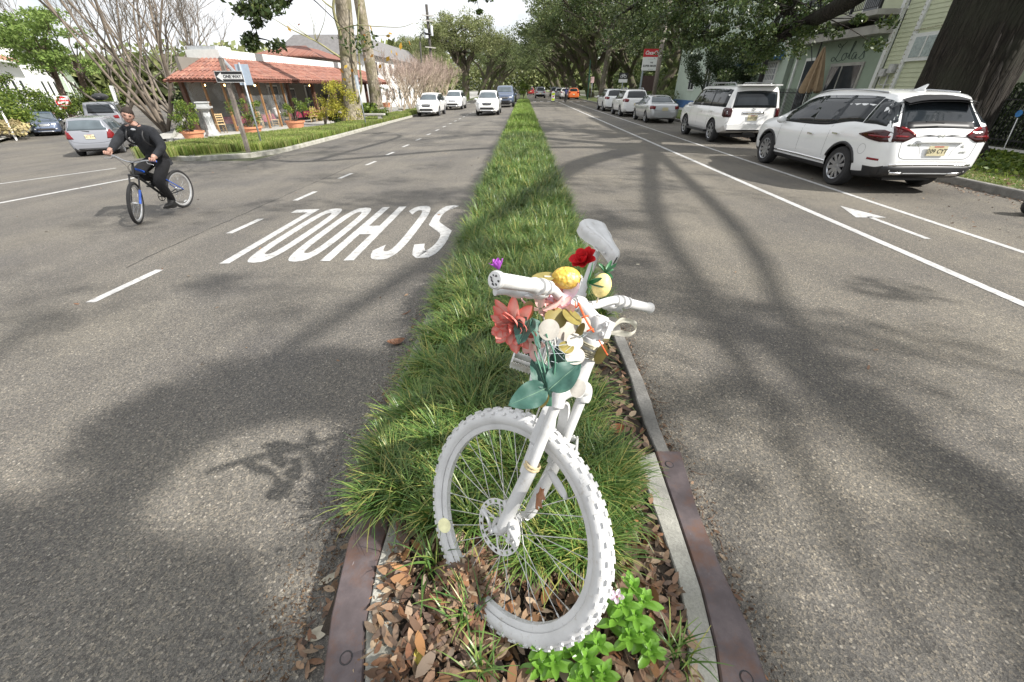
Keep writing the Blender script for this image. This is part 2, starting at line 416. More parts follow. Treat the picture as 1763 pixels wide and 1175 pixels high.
M_TERRA = simple('terracotta', (.50,.22,.12), .8, 0, .2, 6); M_CHAIR = simple('straw_coloured_wood', (.46,.32,.16), .7, 0, .25, 10); M_CLOTH = simple('maroon_cloth', (.20,.02,.045), .85, 0, .25, 5)
M_DKWOOD = simple('dark_brown_wood', (.085,.04,.025), .7, 0, .3, 6); M_ORWOOD = simple('varnished_wood', (.27,.145,.06), .55, 0, .25, 8); M_CREAM = simple('cream_paint', (.62,.60,.52), .8, 0, .1, 3)
M_TILE = None
def mk_tile():
    m, n, p = new_mat('clay_tile'); oi = n.nodes.new('ShaderNodeObjectInfo'); g = n.nodes.new('ShaderNodeNewGeometry')
    a = n.nodes.new('ShaderNodeMath'); a.operation = 'ADD'; n.links.new(oi.outputs['Random'], a.inputs[0]); n.links.new(g.outputs['Random Per Island'], a.inputs[1])
    fr = n.nodes.new('ShaderNodeMath'); fr.operation = 'FRACT'; n.links.new(a.outputs[0], fr.inputs[0])
    c = ramp(n, fr.outputs[0], stops((.19,.080,.058), (.25,.105,.075), (.30,.135,.095), (.22,.11,.088), (.34,.175,.125)))
    f = ramp(n, noise(n, g.outputs['Position'], 5, 6, .7), [(.3, (.72,.7,.7)), (.7, (1.12,1.12,1.12))])
    n.links.new(mixc(n, 1.0, c, f, 'MULTIPLY'), p.inputs['Base Color']); p.inputs['Roughness'].default_value = .8; return m
M_TILE = mk_tile()

# ============================================================ GROUND, ROADS
STR = Vector((-.58, .815, 0)).normalized()          # direction of the side street
STN = Vector((.815, .58, 0)).normalized()           # its right hand normal
def sheet(name, xs, ys, up, mat, kind='structure'):
    mb = MB(); P = [[(x, y, Z(x)+up) for y in ys] for x in xs]; mb.grid([list(r) for r in P][::-1] if False else P)
    mb.f = [tuple(reversed(f)) for f in mb.f]
    return mb.build(name, mat, kind=kind)
sheet('ground', [-900, -300, -80, -21, -1, 0, 60, 300, 900], [-300, -20, 0, 60, 200, 1500], -.02, M_BASE)
# right carriageway and left carriageway
sheet('road_right', [.0, 9.3], [-30, 0, 60, 420], 0.0, M_ROADR).name = 'road'
sheet('road', [-8.9, -1, 0], [-30, 0, 13.2, 60, 420], 0.0, M_ROAD)
# junction mouth and side street
def poly_sheet(name, pts, up, mat, sub=1.5, kind='structure'):
    bm = bmesh.new(); vs = [bm.verts.new((p[0], p[1], 0)) for p in pts]; bm.faces.new(vs)
    for cut in (-21, -1):
        bmesh.ops.bisect_plane(bm, geom=bm.verts[:]+bm.edges[:]+bm.faces[:], plane_co=(cut, 0, 0), plane_no=(1, 0, 0))
    for v in bm.verts: v.co.z = Z(v.co.x)+up
    bm.normal_update()
    for f in bm.faces:
        if f.normal.z < 0: f.normal_flip()
    me = bpy.data.meshes.new(name); bm.to_mesh(me); bm.free(); me.materials.append(mat)
    return link(name, me, kind=kind)
kr = [G(300,285), G(262,272), G(240,262)]
c0 = Vector((-8.9, 14.0, 0)); c1 = Vector((-11.3, 14.6, 0)); c2 = Vector((-14.2, 17.0, 0))
far_r = c2 + STR*130; far_l = far_r - STN*11.0
l0 = Vector((-26.6, 21.4, 0)); l1 = Vector((-24.0, 12.0, 0)); l2 = Vector((-22, -30, 0))
poly_sheet('side_street', [(-8.9, -30), (-8.9, 14.0), c1, c2, far_r, l0+STR*130, l0, (-25.6, 17), l1, l2], 0.0, M_ROAD)
poly_sheet('pavement', [(-24.0, -30), l1, (-25.6, 17), l0, l0+STR*130, l0+STR*130-STN*2.6, l0-STN*2.6, (-28, 12), (-28, -30)][::-1], .13, M_WALK)
# ---- kerbs as extruded runs
def kerb_run(name, pts, wd, h, mat, zf=None, base=-.05, smooth=False):
    """pts along the road edge, kerb on the left hand side of the run"""
    P = [Vector((p[0], p[1], 0)) for p in pts]; prof = [(0, base), (.012, h-.02), (.03, h), (wd, h), (wd, base)]
    rows = []
    for i, p in enumerate(P):
        t = (P[min(i+1, len(P)-1)] - P[max(i-1, 0)]).normalized(); nrm = Vector((-t.y, t.x, 0))
        rows.append([(p.x+nrm.x*a, p.y+nrm.y*a, (zf or Z)(p.x)+b) for a, b in prof])
    mb = MB(); mb.grid(rows); mb.f = [f[::-1] for f in mb.f] if False else mb.f
    return mb.build(name, mat, kind='structure')
kerb_run('kerb', [(-8.9, 300), (-8.9, 120), (-8.9, 60), (-8.9, 30), (-8.75, 21), (-8.85, 16.2), (-9.5, 15.0), (-11.4, 14.55), (-12.8, 15.2), tuple(c2[:2]), tuple((c2+STR*60)[:2])][::-1], .16, .13, M_KERB)
kerb_run('kerb', [(9.3, 400), (9.3, 60), (9.3, 20), (9.3, 5), (9.3, -20)], .16, .14, M_KERBD)
# right verge, pavement, forecourt
sheet('verge', [9.45, 13.4], [-20, 5, 20, 60, 400], .12, M_LAWN)
sheet('pavement', [13.4, 15.4], [-20, 5, 20, 60, 400], .135, M_WALK)
sheet('forecourt', [15.4, 40], [-20, 5, 20, 60, 400], .10, M_BASE)
# left verge: grass strip, pavement with joints, forecourt
poly_sheet('verge', [(-8.95, 300), (-8.95, 16.3), (-9.6, 15.15), (-11.35, 14.75), (-13.6, 18.2), (-11.7, 21), (-10.9, 24), (-10.9, 300)], .12, M_LAWN)
poly_sheet('pavement', [(-10.9, 300), (-10.9, 24), (-11.7, 21), (-13.6, 18.2), (-11.35, 14.75), c1+Vector((-.1,.12,0)), c2+Vector((.02,.12,0)), c2+STR*60, c2+STR*60+Vector((6,6,0)), (-14.4, 60), (-14.4, 300)], .118, M_WALK)
poly_sheet('forecourt', [(-14.4, 300), (-14.4, 26), (-20, 22), c2+STR*30+Vector((3,2,0)), (-60, 90), (-60, 300)], .105, M_WALK)
poly_sheet('lot', [(-30.4, 21), (-28.9, 21), l0-STN*2.6, l0+STR*130-STN*2.6, (-160, 160), (-200, -30), (-28, -30), (-28, 12)], .10, M_LAWN)

# ============================================================ ROAD MARKINGS
def mark(name, polys, label=None, up=.004):
    bm = bmesh.new()
    for pl in polys:
        vs = [bm.verts.new((p[0], p[1], Z(p[0])+up)) for p in pl]; bm.faces.new(vs)
    bm.normal_update()
    for f in bm.faces:
        if f.normal.z < 0: f.normal_flip()
    me = bpy.data.meshes.new(name); bm.to_mesh(me); bm.free(); me.materials.append(M_PAINT)
    o = link(name, me, kind='structure')
    return o
def seg(a, b, wd):
    a = Vector((*a, 0)); b = Vector((*b, 0)); t = (b-a).normalized(); n_ = Vector((-t.y, t.x, 0))*wd/2
    return [(a+n_)[:2], (b+n_)[:2], (b-n_)[:2], (a-n_)[:2]]
mark('lane_line', [seg((4.88, -5), (4.88, 64), .12)])
mark('bike_lane_line', [seg((6.38, -5), (6.42, 14), .10), seg((6.42, 14), (6.6, 64), .10)])
dash_y = [(3.62, 4.5), (5.95, 6.75), (8.05, 8.85), (10.3, 11.0), (12.3, 13.0), (14.3, 15.0), (16.4, 17.1)] + [(18.6+2.2*i, 19.25+2.2*i) for i in range(16)]
for a, b in dash_y: mark('lane_dash', [seg((-4.5, a), (-4.45, b), .11)])
w1, w2, w3, w4 = [G(*q) for q in ((0,350),(235,306),(0,317),(200,290))]
w1b = w1+(w1-w2)*1.5; w3b = w3+(w3-w4)*1.5
mark('crosswalk_line', [seg(w1b[:2], w2[:2], .15)]); mark('crosswalk_line', [seg(w3b[:2], w4[:2], .12)])
# bike-lane arrow
a0 = G(1440,355); a1 = G(1605,412); ax = (a0.x+a1.x)/2
mark('arrow_marking', [seg((ax, a1.y), (ax, a0.y-.7), .09), [(ax-.24, a0.y-.75), (ax+.24, a0.y-.75), (ax, a0.y)]])
for i in range(8): mark('crosswalk_bar', [seg((1.6+i*1.05, 66.5), (1.6+i*1.05, 68.5), .45)])
for i in range(7): mark('crosswalk_bar', [seg((-8+i*1.05, 66.5), (-8+i*1.05, 68.5), .45)])
def crack(pts, wd, seed):
    r_ = random.Random(seed); P = curve_pts([(x, y, 0) for x, y in pts], 14); P = [p+Vector((r_.gauss(0,.012), 0, 0)) for p in P]; rows = []
    for p in P: w_ = wd*r_.uniform(.3,1.2); rows.append([(p.x-w_, p.y, Z(p.x)+.003), (p.x+w_, p.y, Z(p.x)+.003)])
    mb = MB(); mb.grid(rows); mb.f = [f[::-1] for f in mb.f]; mb.build('road_seam', M_SEAM, kind='structure')
M_SEAM = simple('seam_tar', (.035,.033,.032), .8, 0, .3, 20)
crack([(-4.98,4.6),(-5.0,6.2),(-4.96,9),(-4.9,14),(-5.0,30)], .010, 1)
# SCHOOL, letters face oncoming traffic
LY0, LY1 = 4.66, 7.30
def letter(ch, xr, xl):
    """xr = letter's left side (larger x), xl = its right side; letter top is at LY0"""
    cx_ = (xr+xl)/2; hw = (xr-xl)/2; sw = .13; se = .30; H_ = LY1-LY0
    P = lambda a, b: (cx_ - a*hw, LY0 + (1-b)*H_)          # a in -1..1, b in 0..1 (top = 1)
    def ringseg(pts, closed=False):
        """pts: outer/inner pairs"""
        qs = []
        k = len(pts)
        for i in range(k if closed else k-1):
            o0, i0 = pts[i]; o1, i1 = pts[(i+1) % k]; qs.append([o0, o1, i1, i0])
        return qs
    kx = sw/hw; ky = se/H_
    def arcpts(ang):
        out = []
        for t in ang:
            c, s = math.cos(t), math.sin(t)
            # superellipse-like capsule
            e = .62
            ox = math.copysign(abs(c)**e, c); oy = math.copysign(abs(s)**e, s)
            o_ = P(ox, .5+.5*oy); i_ = P(ox*(1-kx), .5+(.5-ky)*oy); out.append((o_, i_))
        return out
    if ch == 'O': return ringseg(arcpts([2*math.pi*i/32 for i in range(32)]), True)
    if ch == 'C': return ringseg(arcpts([math.radians(38+ (322-38)*i/24) for i in range(25)]))
    if ch == 'H':
        return [[P(-1,0),P(-1,1),P(-1+kx,1),P(-1+kx,0)], [P(1-kx,0),P(1-kx,1),P(1,1),P(1,0)], [P(-1+kx,.44),P(-1+kx,.60),P(1-kx,.60),P(1-kx,.44)]]
    if ch == 'L': return [[P(-1,0),P(-1,1),P(-1+kx,1),P(-1+kx,0)], [P(-1+kx,0),P(-1+kx,ky*.7),P(1,ky*.7),P(1,0)]]
    if ch == 'S':
        path = []
        for i in range(13):
            t = math.radians(20+ 190*i/12); path.append((math.cos(t), .74+.26*math.sin(t)))
        for i in range(13):
            t = math.radians(90- (200)*i/12) ; path.append((math.cos(t)*1.0, .26+.26*math.sin(t))) if i > 2 else None
        pts = []
        for i, (a, b) in enumerate(path):
            a0_, b0_ = path[max(i-1,0)]; a1_, b1_ = path[min(i+1,len(path)-1)]
            tx, ty = (a1_-a0_)*hw, (b1_-b0_)*H_; L = math.hypot(tx, ty); nx, ny = -ty/L, tx/L
            wn = math.hypot(nx*sw, ny*se)
            a_ = a*(1-kx/2); b_ = (b-.5)*(1-ky)+.5
            pts.append((P(a_+nx*wn/2/hw, b_+ny*wn/2/H_), P(a_-nx*wn/2/hw, b_-ny*wn/2/H_)))
        return ringseg(pts)
xs_ = -1.02; wL = .43; gp = .10
for i, ch in enumerate('SCHOOL'):
    xr = xs_ - i*(wL+gp); mark('school_letter', letter(ch, xr, xr-wL))

# ============================================================ MEDIAN
SOILZ = .15
def gz15(l): return [GZ(u, v, .15) for u, v in l]
Lo = gz15([(555,1175),(570,1060),(600,930),(640,850),(668,795)]); Lm = gz15([(627,1175),(629,1080),(648,975),(672,895),(694,830)]); Li = gz15([(697,1175),(684,1090),(690,1000),(700,930),(722,850)])
Ro = gz15([(1322,1175),(1290,1080),(1243,980),(1200,875),(1172,778)]); Rm = gz15([(1240,1175),(1232,1115),(1208,1015),(1170,900),(1128,778)]); Ri = gz15([(1187,1175),(1182,1060),(1165,985),(1130,885),(1096,790)])
# carry the lines back under the camera to the round nose of the median
def nose(l, side, rad):
    a = l[0]; pts = [Vector((side*rad*math.cos(t), a.y-.25-rad*.9*math.sin(t), .15)) for t in [R_(x) for x in (90, 65, 40, 20, 0)]]
    return pts + list(l)
LoN = nose(Lo, -1, .68); LmN = nose(Lm, -1, .57); LiN = nose(Li, -1, .49); RoN = nose(Ro, 1, .70); RmN = nose(Rm, 1, .60); RiN = nose(Ri, 1, .52)
def strip(name, A, B, z0, z1, mat, label=None, lip=.006):
    """closed kerb piece between two edge lines, top at z1, side down to z0"""
    mb = MB(); n_ = len(A); rows = []
    for a, b in zip(A, B):
        d = (b-a); d.z = 0; d.normalize()
        rows.append([(a.x, a.y, z0), (a.x, a.y, z1-lip), (a.x+d.x*lip, a.y+d.y*lip, z1), (b.x-d.x*lip, b.y-d.y*lip, z1), (b.x, b.y, z1-lip), (b.x, b.y, z0)])
    mb.grid(rows); mb.add(rows[0], [(0,1,2,3,4,5)]); mb.add(rows[-1], [(5,4,3,2,1,0)])
    return mb.build(name, mat, kind='structure', label=label)
def shrink(A, B, e): return [a+(b-a).normalized()*e for a, b in zip(A, B)]
strip('steel_nosing', LoN, shrink(LmN, LoN, .003), -.05, .152, M_STEEL, 'left rusty steel plate edging the median nose')
strip('steel_nosing', RoN[5:], shrink(RmN, RoN, .003)[5:], -.05, .152, M_STEEL, 'right scratched steel plate edging the median nose')
strip('steel_nosing', RoN[:6], shrink(RmN, RoN, .003)[:6], -.05, .151, M_STEEL, 'steel plate round the tip of the median nose')
strip('median_kerb', LmN, LiN, -.05, .147, M_KERB)
strip('median_kerb', RmN, RiN, -.05, .147, M_KERB)
def rivet(u, v):
    c = GZ(u, v, .152); mb = MB(); mb.lathe([(0, .0035), (.016, .003), (.0185, 0), (.0185, -.004)], 20, Matrix.Translation(c)); mb.build('bolt_head', M_STEEL, kind='structure', smooth=True, angle=40)
    mb = MB(); mb.lathe([(.0185, .0006), (.022, .0006)], 20, Matrix.Translation(c)); mb.build('bolt_seam', M_BLACK, kind='structure')
rivet(596, 1133); rivet(1152, 800); rivet(1285, 1168)
# long kerbs either side
def jag(l, s, amp): return [Vector((p.x+random.uniform(-amp, amp)*s, p.y, p.z)) for p in l]
ys = [1.47+.22*i for i in range(70)]
eL0 = Lo[-1].x; eR0 = Ro[-1].x
A = [Vector((-.80+.0*y, y, .15)) for y in ys]; B = [Vector((-.70, y, .15)) for y in ys]
strip('median_kerb', jag(A, 1, .006), jag(B, 1, .01), -.05, .142, M_KERBD)
A = [Vector((.795+.008*min(y,4), y, .15)) for y in ys]; B = [Vector((.715+.008*min(y,4), y, .15)) for y in ys]
strip('median_kerb', jag(A, 1, .008), jag(B, 1, .01), -.05, .140, M_KERBD)
for s in (-1, 1):
    A = [Vector((s*.80, y, 0)) for y in (16.65, 30, 50, 66)]; B = [Vector((s*.70, y, 0)) for y in (16.65, 30, 50, 66)]
    strip('median_kerb', A, B, -.05, .142, M_KERBD)
# soil
yy = list(np.linspace(-.2, 6, 60)) + list(np.linspace(6.5, 66, 60)); mb = MB(); P = []
for y in yy:
    row = []
    for k in range(25):
        t = k/12-1; x = t*.715 if y > .6 else t*.55*min(1, max(.2, (y+.3))); row.append((x, y, .10+.075*(1-t*t)+random.uniform(-.008, .008)+.10*math.exp(-((x+.18)**2+(y-.75)**2)/.011)))
    P.append(row)
mb.grid(P); mb.f = [f[::-1] for f in mb.f]
mb.build('planting_soil', M_SOIL, kind='structure', smooth=True)
# second median beyond the crossing
mb = MB(); mb.prism([(-.8, 76), (.8, 76), (.8, 300), (-.8, 300)], -.05, .14); mb.build('median_kerb', M_KERBD, kind='structure')
sheet('median_grass_bed', [-.72, .72], [76.2, 300], .15, M_LAWN)
def soilz(x, y): t = max(-1, min(1, x/.72)); return .10+.075*(1-t*t)

# ------------------------------------------------------------ liriope
def blades(n_t, xr, yr, per, ln, wd, segs, mat, name, zf, keep=None, lean=(.25, 1.15), seed=1, drop=1.0, arch=1.0, core=.022):
    r = np.random.default_rng(seed)
    tx = r.uniform(*xr, n_t); ty = r.uniform(*yr, n_t)
    if keep is not None:
        k = keep(tx, ty); tx = tx[k]; ty = ty[k]; n_t = len(tx)
    T = np.repeat(np.arange(n_t), per); n = len(T)
    tuft_az = r.uniform(0, 2*np.pi, n_t)
    az = r.uniform(0, 2*np.pi, n)
    sidepull = np.clip(tx[T]/.7, -1, 1)
    dx = np.cos(az)+.35*sidepull*np.where(tx[T] < 0, 1.7, 1); dy = np.sin(az)+ .30*np.cos(tuft_az[T]); l_ = np.hypot(dx, dy)+1e-6; dx /= l_; dy /= l_
    L = r.uniform(.55, 1.0, n)*ln*np.repeat(r.uniform(.75, 1.15, n_t), per)
    th0 = r.uniform(.05, .55, n); bend = r.uniform(*lean, n)*1.5*arch
    bx = tx[T]+r.normal(0, core, n); by = ty[T]+r.normal(0, core, n); bz = zf(bx, by)
    W_ = r.uniform(.6, 1.1, n)*wd
    sx, sy = -dy, dx
    V = np.zeros((n, segs+1, 2, 3), np.float32)
    px, pz = np.zeros(n), np.zeros(n)
    for s in range(segs+1):
        f = s/segs; ww = W_*(1-.15*(1-f))*(1-f**2.2)+.0006
        X = bx+dx*px; Y = by+dy*px; Zz = bz+pz
        V[:, s, 0] = np.stack([X-sx*ww, Y-sy*ww, Zz], 1); V[:, s, 1] = np.stack([X+sx*ww, Y+sy*ww, Zz], 1)
        a = th0+bend*(f**1.3); px = px+np.sin(a)*L/segs; pz = pz+np.cos(a)*L/segs*drop
        low = (bz+pz) < .035; pz = np.where(low, .035-bz+r.uniform(0,.01,n), pz)
    idx = np.arange(n)[:, None]*(segs+1)*2 + (np.arange(segs)*2)[None, :]
    F = np.stack([idx, idx+1, idx+3, idx+2], -1).reshape(-1, 4)
    return npmesh(name, V.reshape(-1, 3), F, mat)
zsoil = lambda x, y: .10+.075*(1-np.clip(x/.72, -1, 1)**2)
def near_keep(x, y):
    r = np.random.default_rng(3)
    ok = (x > np.where(y < 1.05, -.50, -.69)) & (x < np.where(y < 1.5, .48, np.where(y < 2.9, .42, .68)))
    bare = (y < 1.0+.12*np.sin(x*9)) & (x < .0)
    bare |= (y < .74) | ((y < .9) & (x < .22))
    bare |= (x > .50) & (y > 1.55) & (y < 2.7) & (r.random(len(x)) < .75)
    bare |= (x > .35) & (y < .98)
    return ok & ~bare
me = blades(470, (-.70, .70), (.70, 5.2), 125, .34, .0036, 6, M_BLADE, 'liriope', zsoil, near_keep, seed=2, arch=1.25, core=.016, lean=(.35, 1.3))
me_b = [blades(k_, xr_, yr_, 95, .30, .0036, 6, M_BLADE, 'liriope', zsoil, seed=50+k_, arch=1.2, core=.014, lean=(.35, 1.3)) for k_, xr_, yr_ in ((46, (.0,.46), (.86,1.45)), (34, (-.66,-.22), (1.02,1.75)))]
for m_, lb_ in zip(me_b, ('liriope clumps inside and right of the front wheel', 'liriope clumps spilling over the left kerb by the tyre')): link('liriope', m_, kind='stuff', label=lb_, cat='grass')
link('liriope', me, kind='stuff', label='thick strap leaved liriope round the white bicycle', cat='grass')
me = blades(1000, (-.72, .72), (5.2, 17), 60, .36, .0055, 4, M_BLADE, 'liriope', zsoil, seed=4, arch=1.2, core=.02, lean=(.35, 1.3))
link('liriope', me, kind='stuff', label='liriope filling the middle stretch of the median', cat='grass')
me = blades(4200, (-.74, .74), (17, 66), 12, .30, .015, 2, M_BLADEF, 'liriope', zsoil, seed=5)
link('liriope', me, kind='stuff', label='far end of the liriope strip towards the crossing', cat='grass')
def tuft(x, y, n, ln, seed, label):
    me = blades(1, (-.01, .01), (-.01, .01), n, ln, .0032, 6, M_BLADE, 'liriope_tuft', lambda a, b: 0*a, seed=seed, lean=(.5, 1.3))
    o = link('liriope_tuft', me, loc=(x, y, soilz(x, y)), label=label, cat='grass tuft', group='small grass tufts by the nose')
for i, (u, v, n_, ln, lb) in enumerate([(800,1075,46,.26,'dark grass tuft growing through the dead leaves left of the wheel bottom'), (742,985,26,.24,'thin grass tuft against the left concrete kerb'), (1165,1130,30,.20,'low grass tuft beside the right kerb and bright green plant'), (830,1160,26,.2,'small grass tuft at the bottom edge near the left kerb')]):
    p = GZ(u, v, .16); tuft(p.x, p.y, n_, ln, 40+i, lb)
# lawn blades
def lawn(n, xr, yr, zf, name, label, seed, keep=None, h=.07, wd=.006, mat=M_LAWNB):
    me = blades(n, xr, yr, 3, h, wd, 2, mat, name, zf, keep, (.1, .7), seed); link(name, me, kind='stuff', label=label, cat='grass')
Zv = lambda x: np.where(x > -1, 0, np.maximum(-.7, -.035*(-x-1)))
lawn(42000, (-13.4, -8.95), (14.6, 46), lambda x, y: Zv(x)+.12, 'verge_grass', 'bright lawn strip between kerb and restaurant pavement', 11, lambda x, y: (x > -10.9-np.clip((24-y)*.38, 0, 2.7)) & (x < -8.95-np.clip((16.2-y)*2.2, 0, 4)), .034, .008)
lawn(26000, (9.47, 13.4), (5, 30), lambda x, y: 0*x+.12, 'verge_grass', 'patchy lawn under the big oak by the right kerb', 12, None, .055, .007)
# ------------------------------------------------------------ dead leaves
def leaflitter(n, xf, sz, seed, name, label, mat=None, curl=.35):
    r = np.random.default_rng(seed); X, Y, Zz = xf(r, n); n = len(X)
    V = np.zeros((n, 8, 3)); L = r.uniform(.55, 1.25, n)*sz; Wd = L*r.uniform(.30, .46, n)
    prof = [(-1, 0), (-.45, .8), (.2, 1), (.7, .6), (1, 0), (.7, -.6), (.2, -1), (-.45, -.8)]
    az = r.uniform(0, 2*np.pi, n); ti = r.normal(0, .35, n); ro = r.normal(0, .5, n); cu = r.uniform(-.1, 1, n)*curl
    for k, (a, b) in enumerate(prof):
        lx = a*L/2; ly = b*Wd/2; lz = (a*a)*cu*L*.5 + abs(b)*cu*L*.35
        x1 = lx; y1 = ly*np.cos(ro)-lz*np.sin(ro); z1 = ly*np.sin(ro)+lz*np.cos(ro)
        x2 = x1*np.cos(ti)-z1*np.sin(ti); z2 = x1*np.sin(ti)+z1*np.cos(ti)
        V[:, k, 0] = X+x2*np.cos(az)-y1*np.sin(az); V[:, k, 1] = Y+x2*np.sin(az)+y1*np.cos(az); V[:, k, 2] = Zz+z2
    V[:, :, 2] = np.maximum(V[:, :, 2], (Zz-sz*.12)[:, None])
    b0 = np.arange(n)[:, None]*8
    F = np.concatenate([b0+np.array([[0,1,7,7]]), b0+np.array([[1,2,6,7]]), b0+np.array([[2,3,5,6]]), b0+np.array([[3,4,5,5]])], 0)
    Fq = F[(F[:, 2] != F[:, 3])]; Ft = F[(F[:, 2] == F[:, 3])][:, :3]
    Fa = np.concatenate([Ft, Fq[:, [0,1,2]], Fq[:, [0,2,3]]], 0)
    me = npmesh(name, V.reshape(-1, 3), Fa, mat or M_LITTER)
    return link(name, me, kind='stuff', label=label, cat='dead leaves')
def nosearea(r, n):
    x = r.uniform(-.53, .55, n); y = r.uniform(.35, 1.35, n); k = (np.abs(x) < .40+.2*y) ; k &= ~((y > 1.15) & (np.abs(x) < .3) & (r.random(n) < .7))
    k &= ~((x > .1) & (x < .42) & (y > .9) & (r.random(n) < .8))
    x = x[k]; y = y[k]; return x, y, zsoil(x, y)+r.uniform(.006, .045, len(x))
def nright(r, n): x = r.uniform(.30, .62, n); y = r.uniform(.42, 1.5, n); return x, y, zsoil(x, y)+r.uniform(.004, .05, n)
leaflitter(620, nright, .06, 35, 'leaf_litter', 'dead leaves between the green plants and the right concrete kerb')
M_OLDL = leafmat('grey_dead_leaf', stops((.16,.12,.09), (.28,.22,.17), (.10,.06,.04), (.34,.17,.07), (.45,.38,.28)), .7, .1)
leaflitter(300, nosearea, .075, 36, 'leaf_litter', 'larger curled oak leaves strewn over the litter at the nose', M_OLDL, 1.0)
def nall(r, n): x = r.uniform(-.56, .57, n); y = r.uniform(.35, 1.6, n); return x, y, zsoil(x, y)+r.uniform(0, .02, n)
leaflitter(5000, nall, .018, 37, 'leaf_crumbs', 'crushed leaf crumbs and bark covering the soil', M_OLDL)
leaflitter(1500, nosearea, .068, 21, 'leaf_litter', 'brown dead leaves heaped at the median nose round the wheel')
def rkerb(r, n):
    y = r.uniform(1.45, 3.4, n); x = r.uniform(.42, .72, n); return x, y, zsoil(x, y)+r.uniform(.005, .04, n)
leaflitter(420, rkerb, .065, 22, 'leaf_litter', 'brown dead leaves lying inside the right median kerb')
def gutL(r, n):
    y = r.uniform(.5, 4.5, n)**1.0; x = -.80-np.abs(r.normal(0, .055, n))-.0; k = r.random(n) < np.where(y < 2.6, .9, .35)
    x = np.where(y < 1.4, x+.08+ .0*y, x); x = x[k]; y = y[k]; return x, y, 0*x+r.uniform(.003, .03, len(x))
leaflitter(520, gutL, .055, 23, 'gutter_leaves', 'dead leaves drifted in the gutter left of the median')
def gutR(r, n):
    y = r.uniform(.5, 4.0, n); x = .83+np.abs(r.normal(0, .05, n)); return x, y, 0*x+r.uniform(.003, .015, n)
leaflitter(150, gutR, .035, 24, 'gutter_leaves', 'small leaf scraps in the gutter right of the median')
def rroad(r, n):
    x = r.uniform(1, 9.2, n); y = r.uniform(2, 16, n); k = r.random(n) < np.where(x > 6.4, .9, .06); x = x[k]; y = y[k]; return x, y, 0*x+.006
leaflitter(900, rroad, .045, 25, 'road_leaves', 'scattered dead leaves on the right road and parking lane')
def rverge(r, n):
    x = 9.3+np.abs(r.normal(0, 1.2, n)); y = r.uniform(5, 22, n); return x, y, 0*x+np.where(x > 9.45, .15, .01)
leaflitter(2600, rverge, .06, 26, 'verge_leaves', 'fallen leaves over the lawn and kerb under the oak')
def rgut(r, n):
    x = 9.28-np.abs(r.normal(0, .22, n)); y = r.uniform(4, 22, n); return x, y, 0*x+.01
leaflitter(1500, rgut, .05, 27, 'gutter_leaves', 'dead leaves along the right kerb beside parked cars')
def lroad(r, n):
    x = r.uniform(-12, -1, n); y = r.uniform(2, 16, n); return x, y, Zv(x)+.005
leaflitter(70, lroad, .05, 28, 'road_leaves', 'few dead leaves on the left road')
def crumb(s, w_):
    def f(r, n):
        y = r.uniform(.4, 5.5, n); x = s*(.80+np.abs(r.normal(0, w_, n))*(1-.09*y)); return x, y, 0*x+r.uniform(.002, .012, n)
    return f
M_CRUMB = leafmat('leaf_crumbs', stops((.035,.022,.014), (.07,.042,.026), (.12,.075,.045), (.20,.14,.09)), .8, 0)
leaflitter(5200, crumb(-1, .12), .014, 33, 'gutter_dirt', 'dark crumbled leaf dirt in the gutter left of the median', M_CRUMB)
leaflitter(4200, crumb(1, .10), .014, 34, 'gutter_dirt', 'dark crumbled leaf dirt in the gutter right of the median', M_CRUMB)
# twigs and grit
mb = MB()
for i in range(46):
    s = -1 if i % 2 else 1; y = random.uniform(.45, 2.6); x = s*(.84+abs(random.gauss(0, .06))); a = random.uniform(0, 6.28); L = random.uniform(.03, .10)
    p = Vector((x, y, .008)); q = p+Vector((math.cos(a), math.sin(a), .05))*L*.5; e = q+Vector((math.cos(a+.5), math.sin(a+.5), -.02))*L*.5
    mb.tube([p, q, e], [.0022, .0018, .001], 5)
mb.build('twigs', simple('twig_brown', (.14,.08,.05), .9), kind='stuff', label='broken twigs in both gutters by the median nose', cat='twigs')
def oneleaf(u, v, z, L, W, az, mat, label, tilt=.2, curl=.25, name='fallen_leaf', lobes=False, real=None):
    c = GZ(u, v, z); mb = MB(); n_ = 9; rows = []
    for i in range(n_):
        a = -1+2*i/(n_-1); hw = (1-abs(a)**2.2)**.8
        if lobes: hw *= 1+.5*math.sin(i*2.4)
        row = []
        for k in (-1, -.5, 0, .5, 1):
            row.append((a*L/2, k*hw*W/2, curl*L*(a*a*.5)+abs(k)*hw*curl*W*.6-.002*(k == 0)))
        rows.append(row)
    mb.grid(rows); M = Matrix.Translation(c) @ rotz(az) @ Matrix.Rotation(tilt, 4, 'X')
    mb.v = [tuple(M @ Vector(p)) for p in mb.v]; zmin = min(p[2] for p in mb.v); mb.v = [(p[0], p[1], p[2]-zmin+z+.001) for p in mb.v]
    mb.tube([M @ Vector((L/2, 0, .002)), M @ Vector((L*.68, .004, .006))], [.0012, .0008], 5) if False else None
    return mb.build(name, mat, smooth=True, label=label, cat='leaf', group='single leaves lying near the median')
mY = simple('yellow_dead_leaf', (.60,.50,.16), .6, 0, .25, 60); mT = simple('tan_dead_leaf', (.36,.26,.18), .6, 0, .3, 60); mB_ = simple('brown_dead_leaf', (.15,.065,.03), .6, 0, .35, 60); mP = simple('pale_dead_leaf', (.44,.40,.31), .6, 0, .2, 60)
oneleaf(600, 882, 0, .05, .045, .9, mY, 'bright yellow leaf on the asphalt left of the steel plate', lobes=True)
oneleaf(566, 998, 0, .085, .03, .7, mP, 'long pale leaf on the asphalt beside the left steel plate')
oneleaf(548, 1092, 0, .09, .045, .5, mP, 'pale torn leaf in the left gutter near the bottom edge')
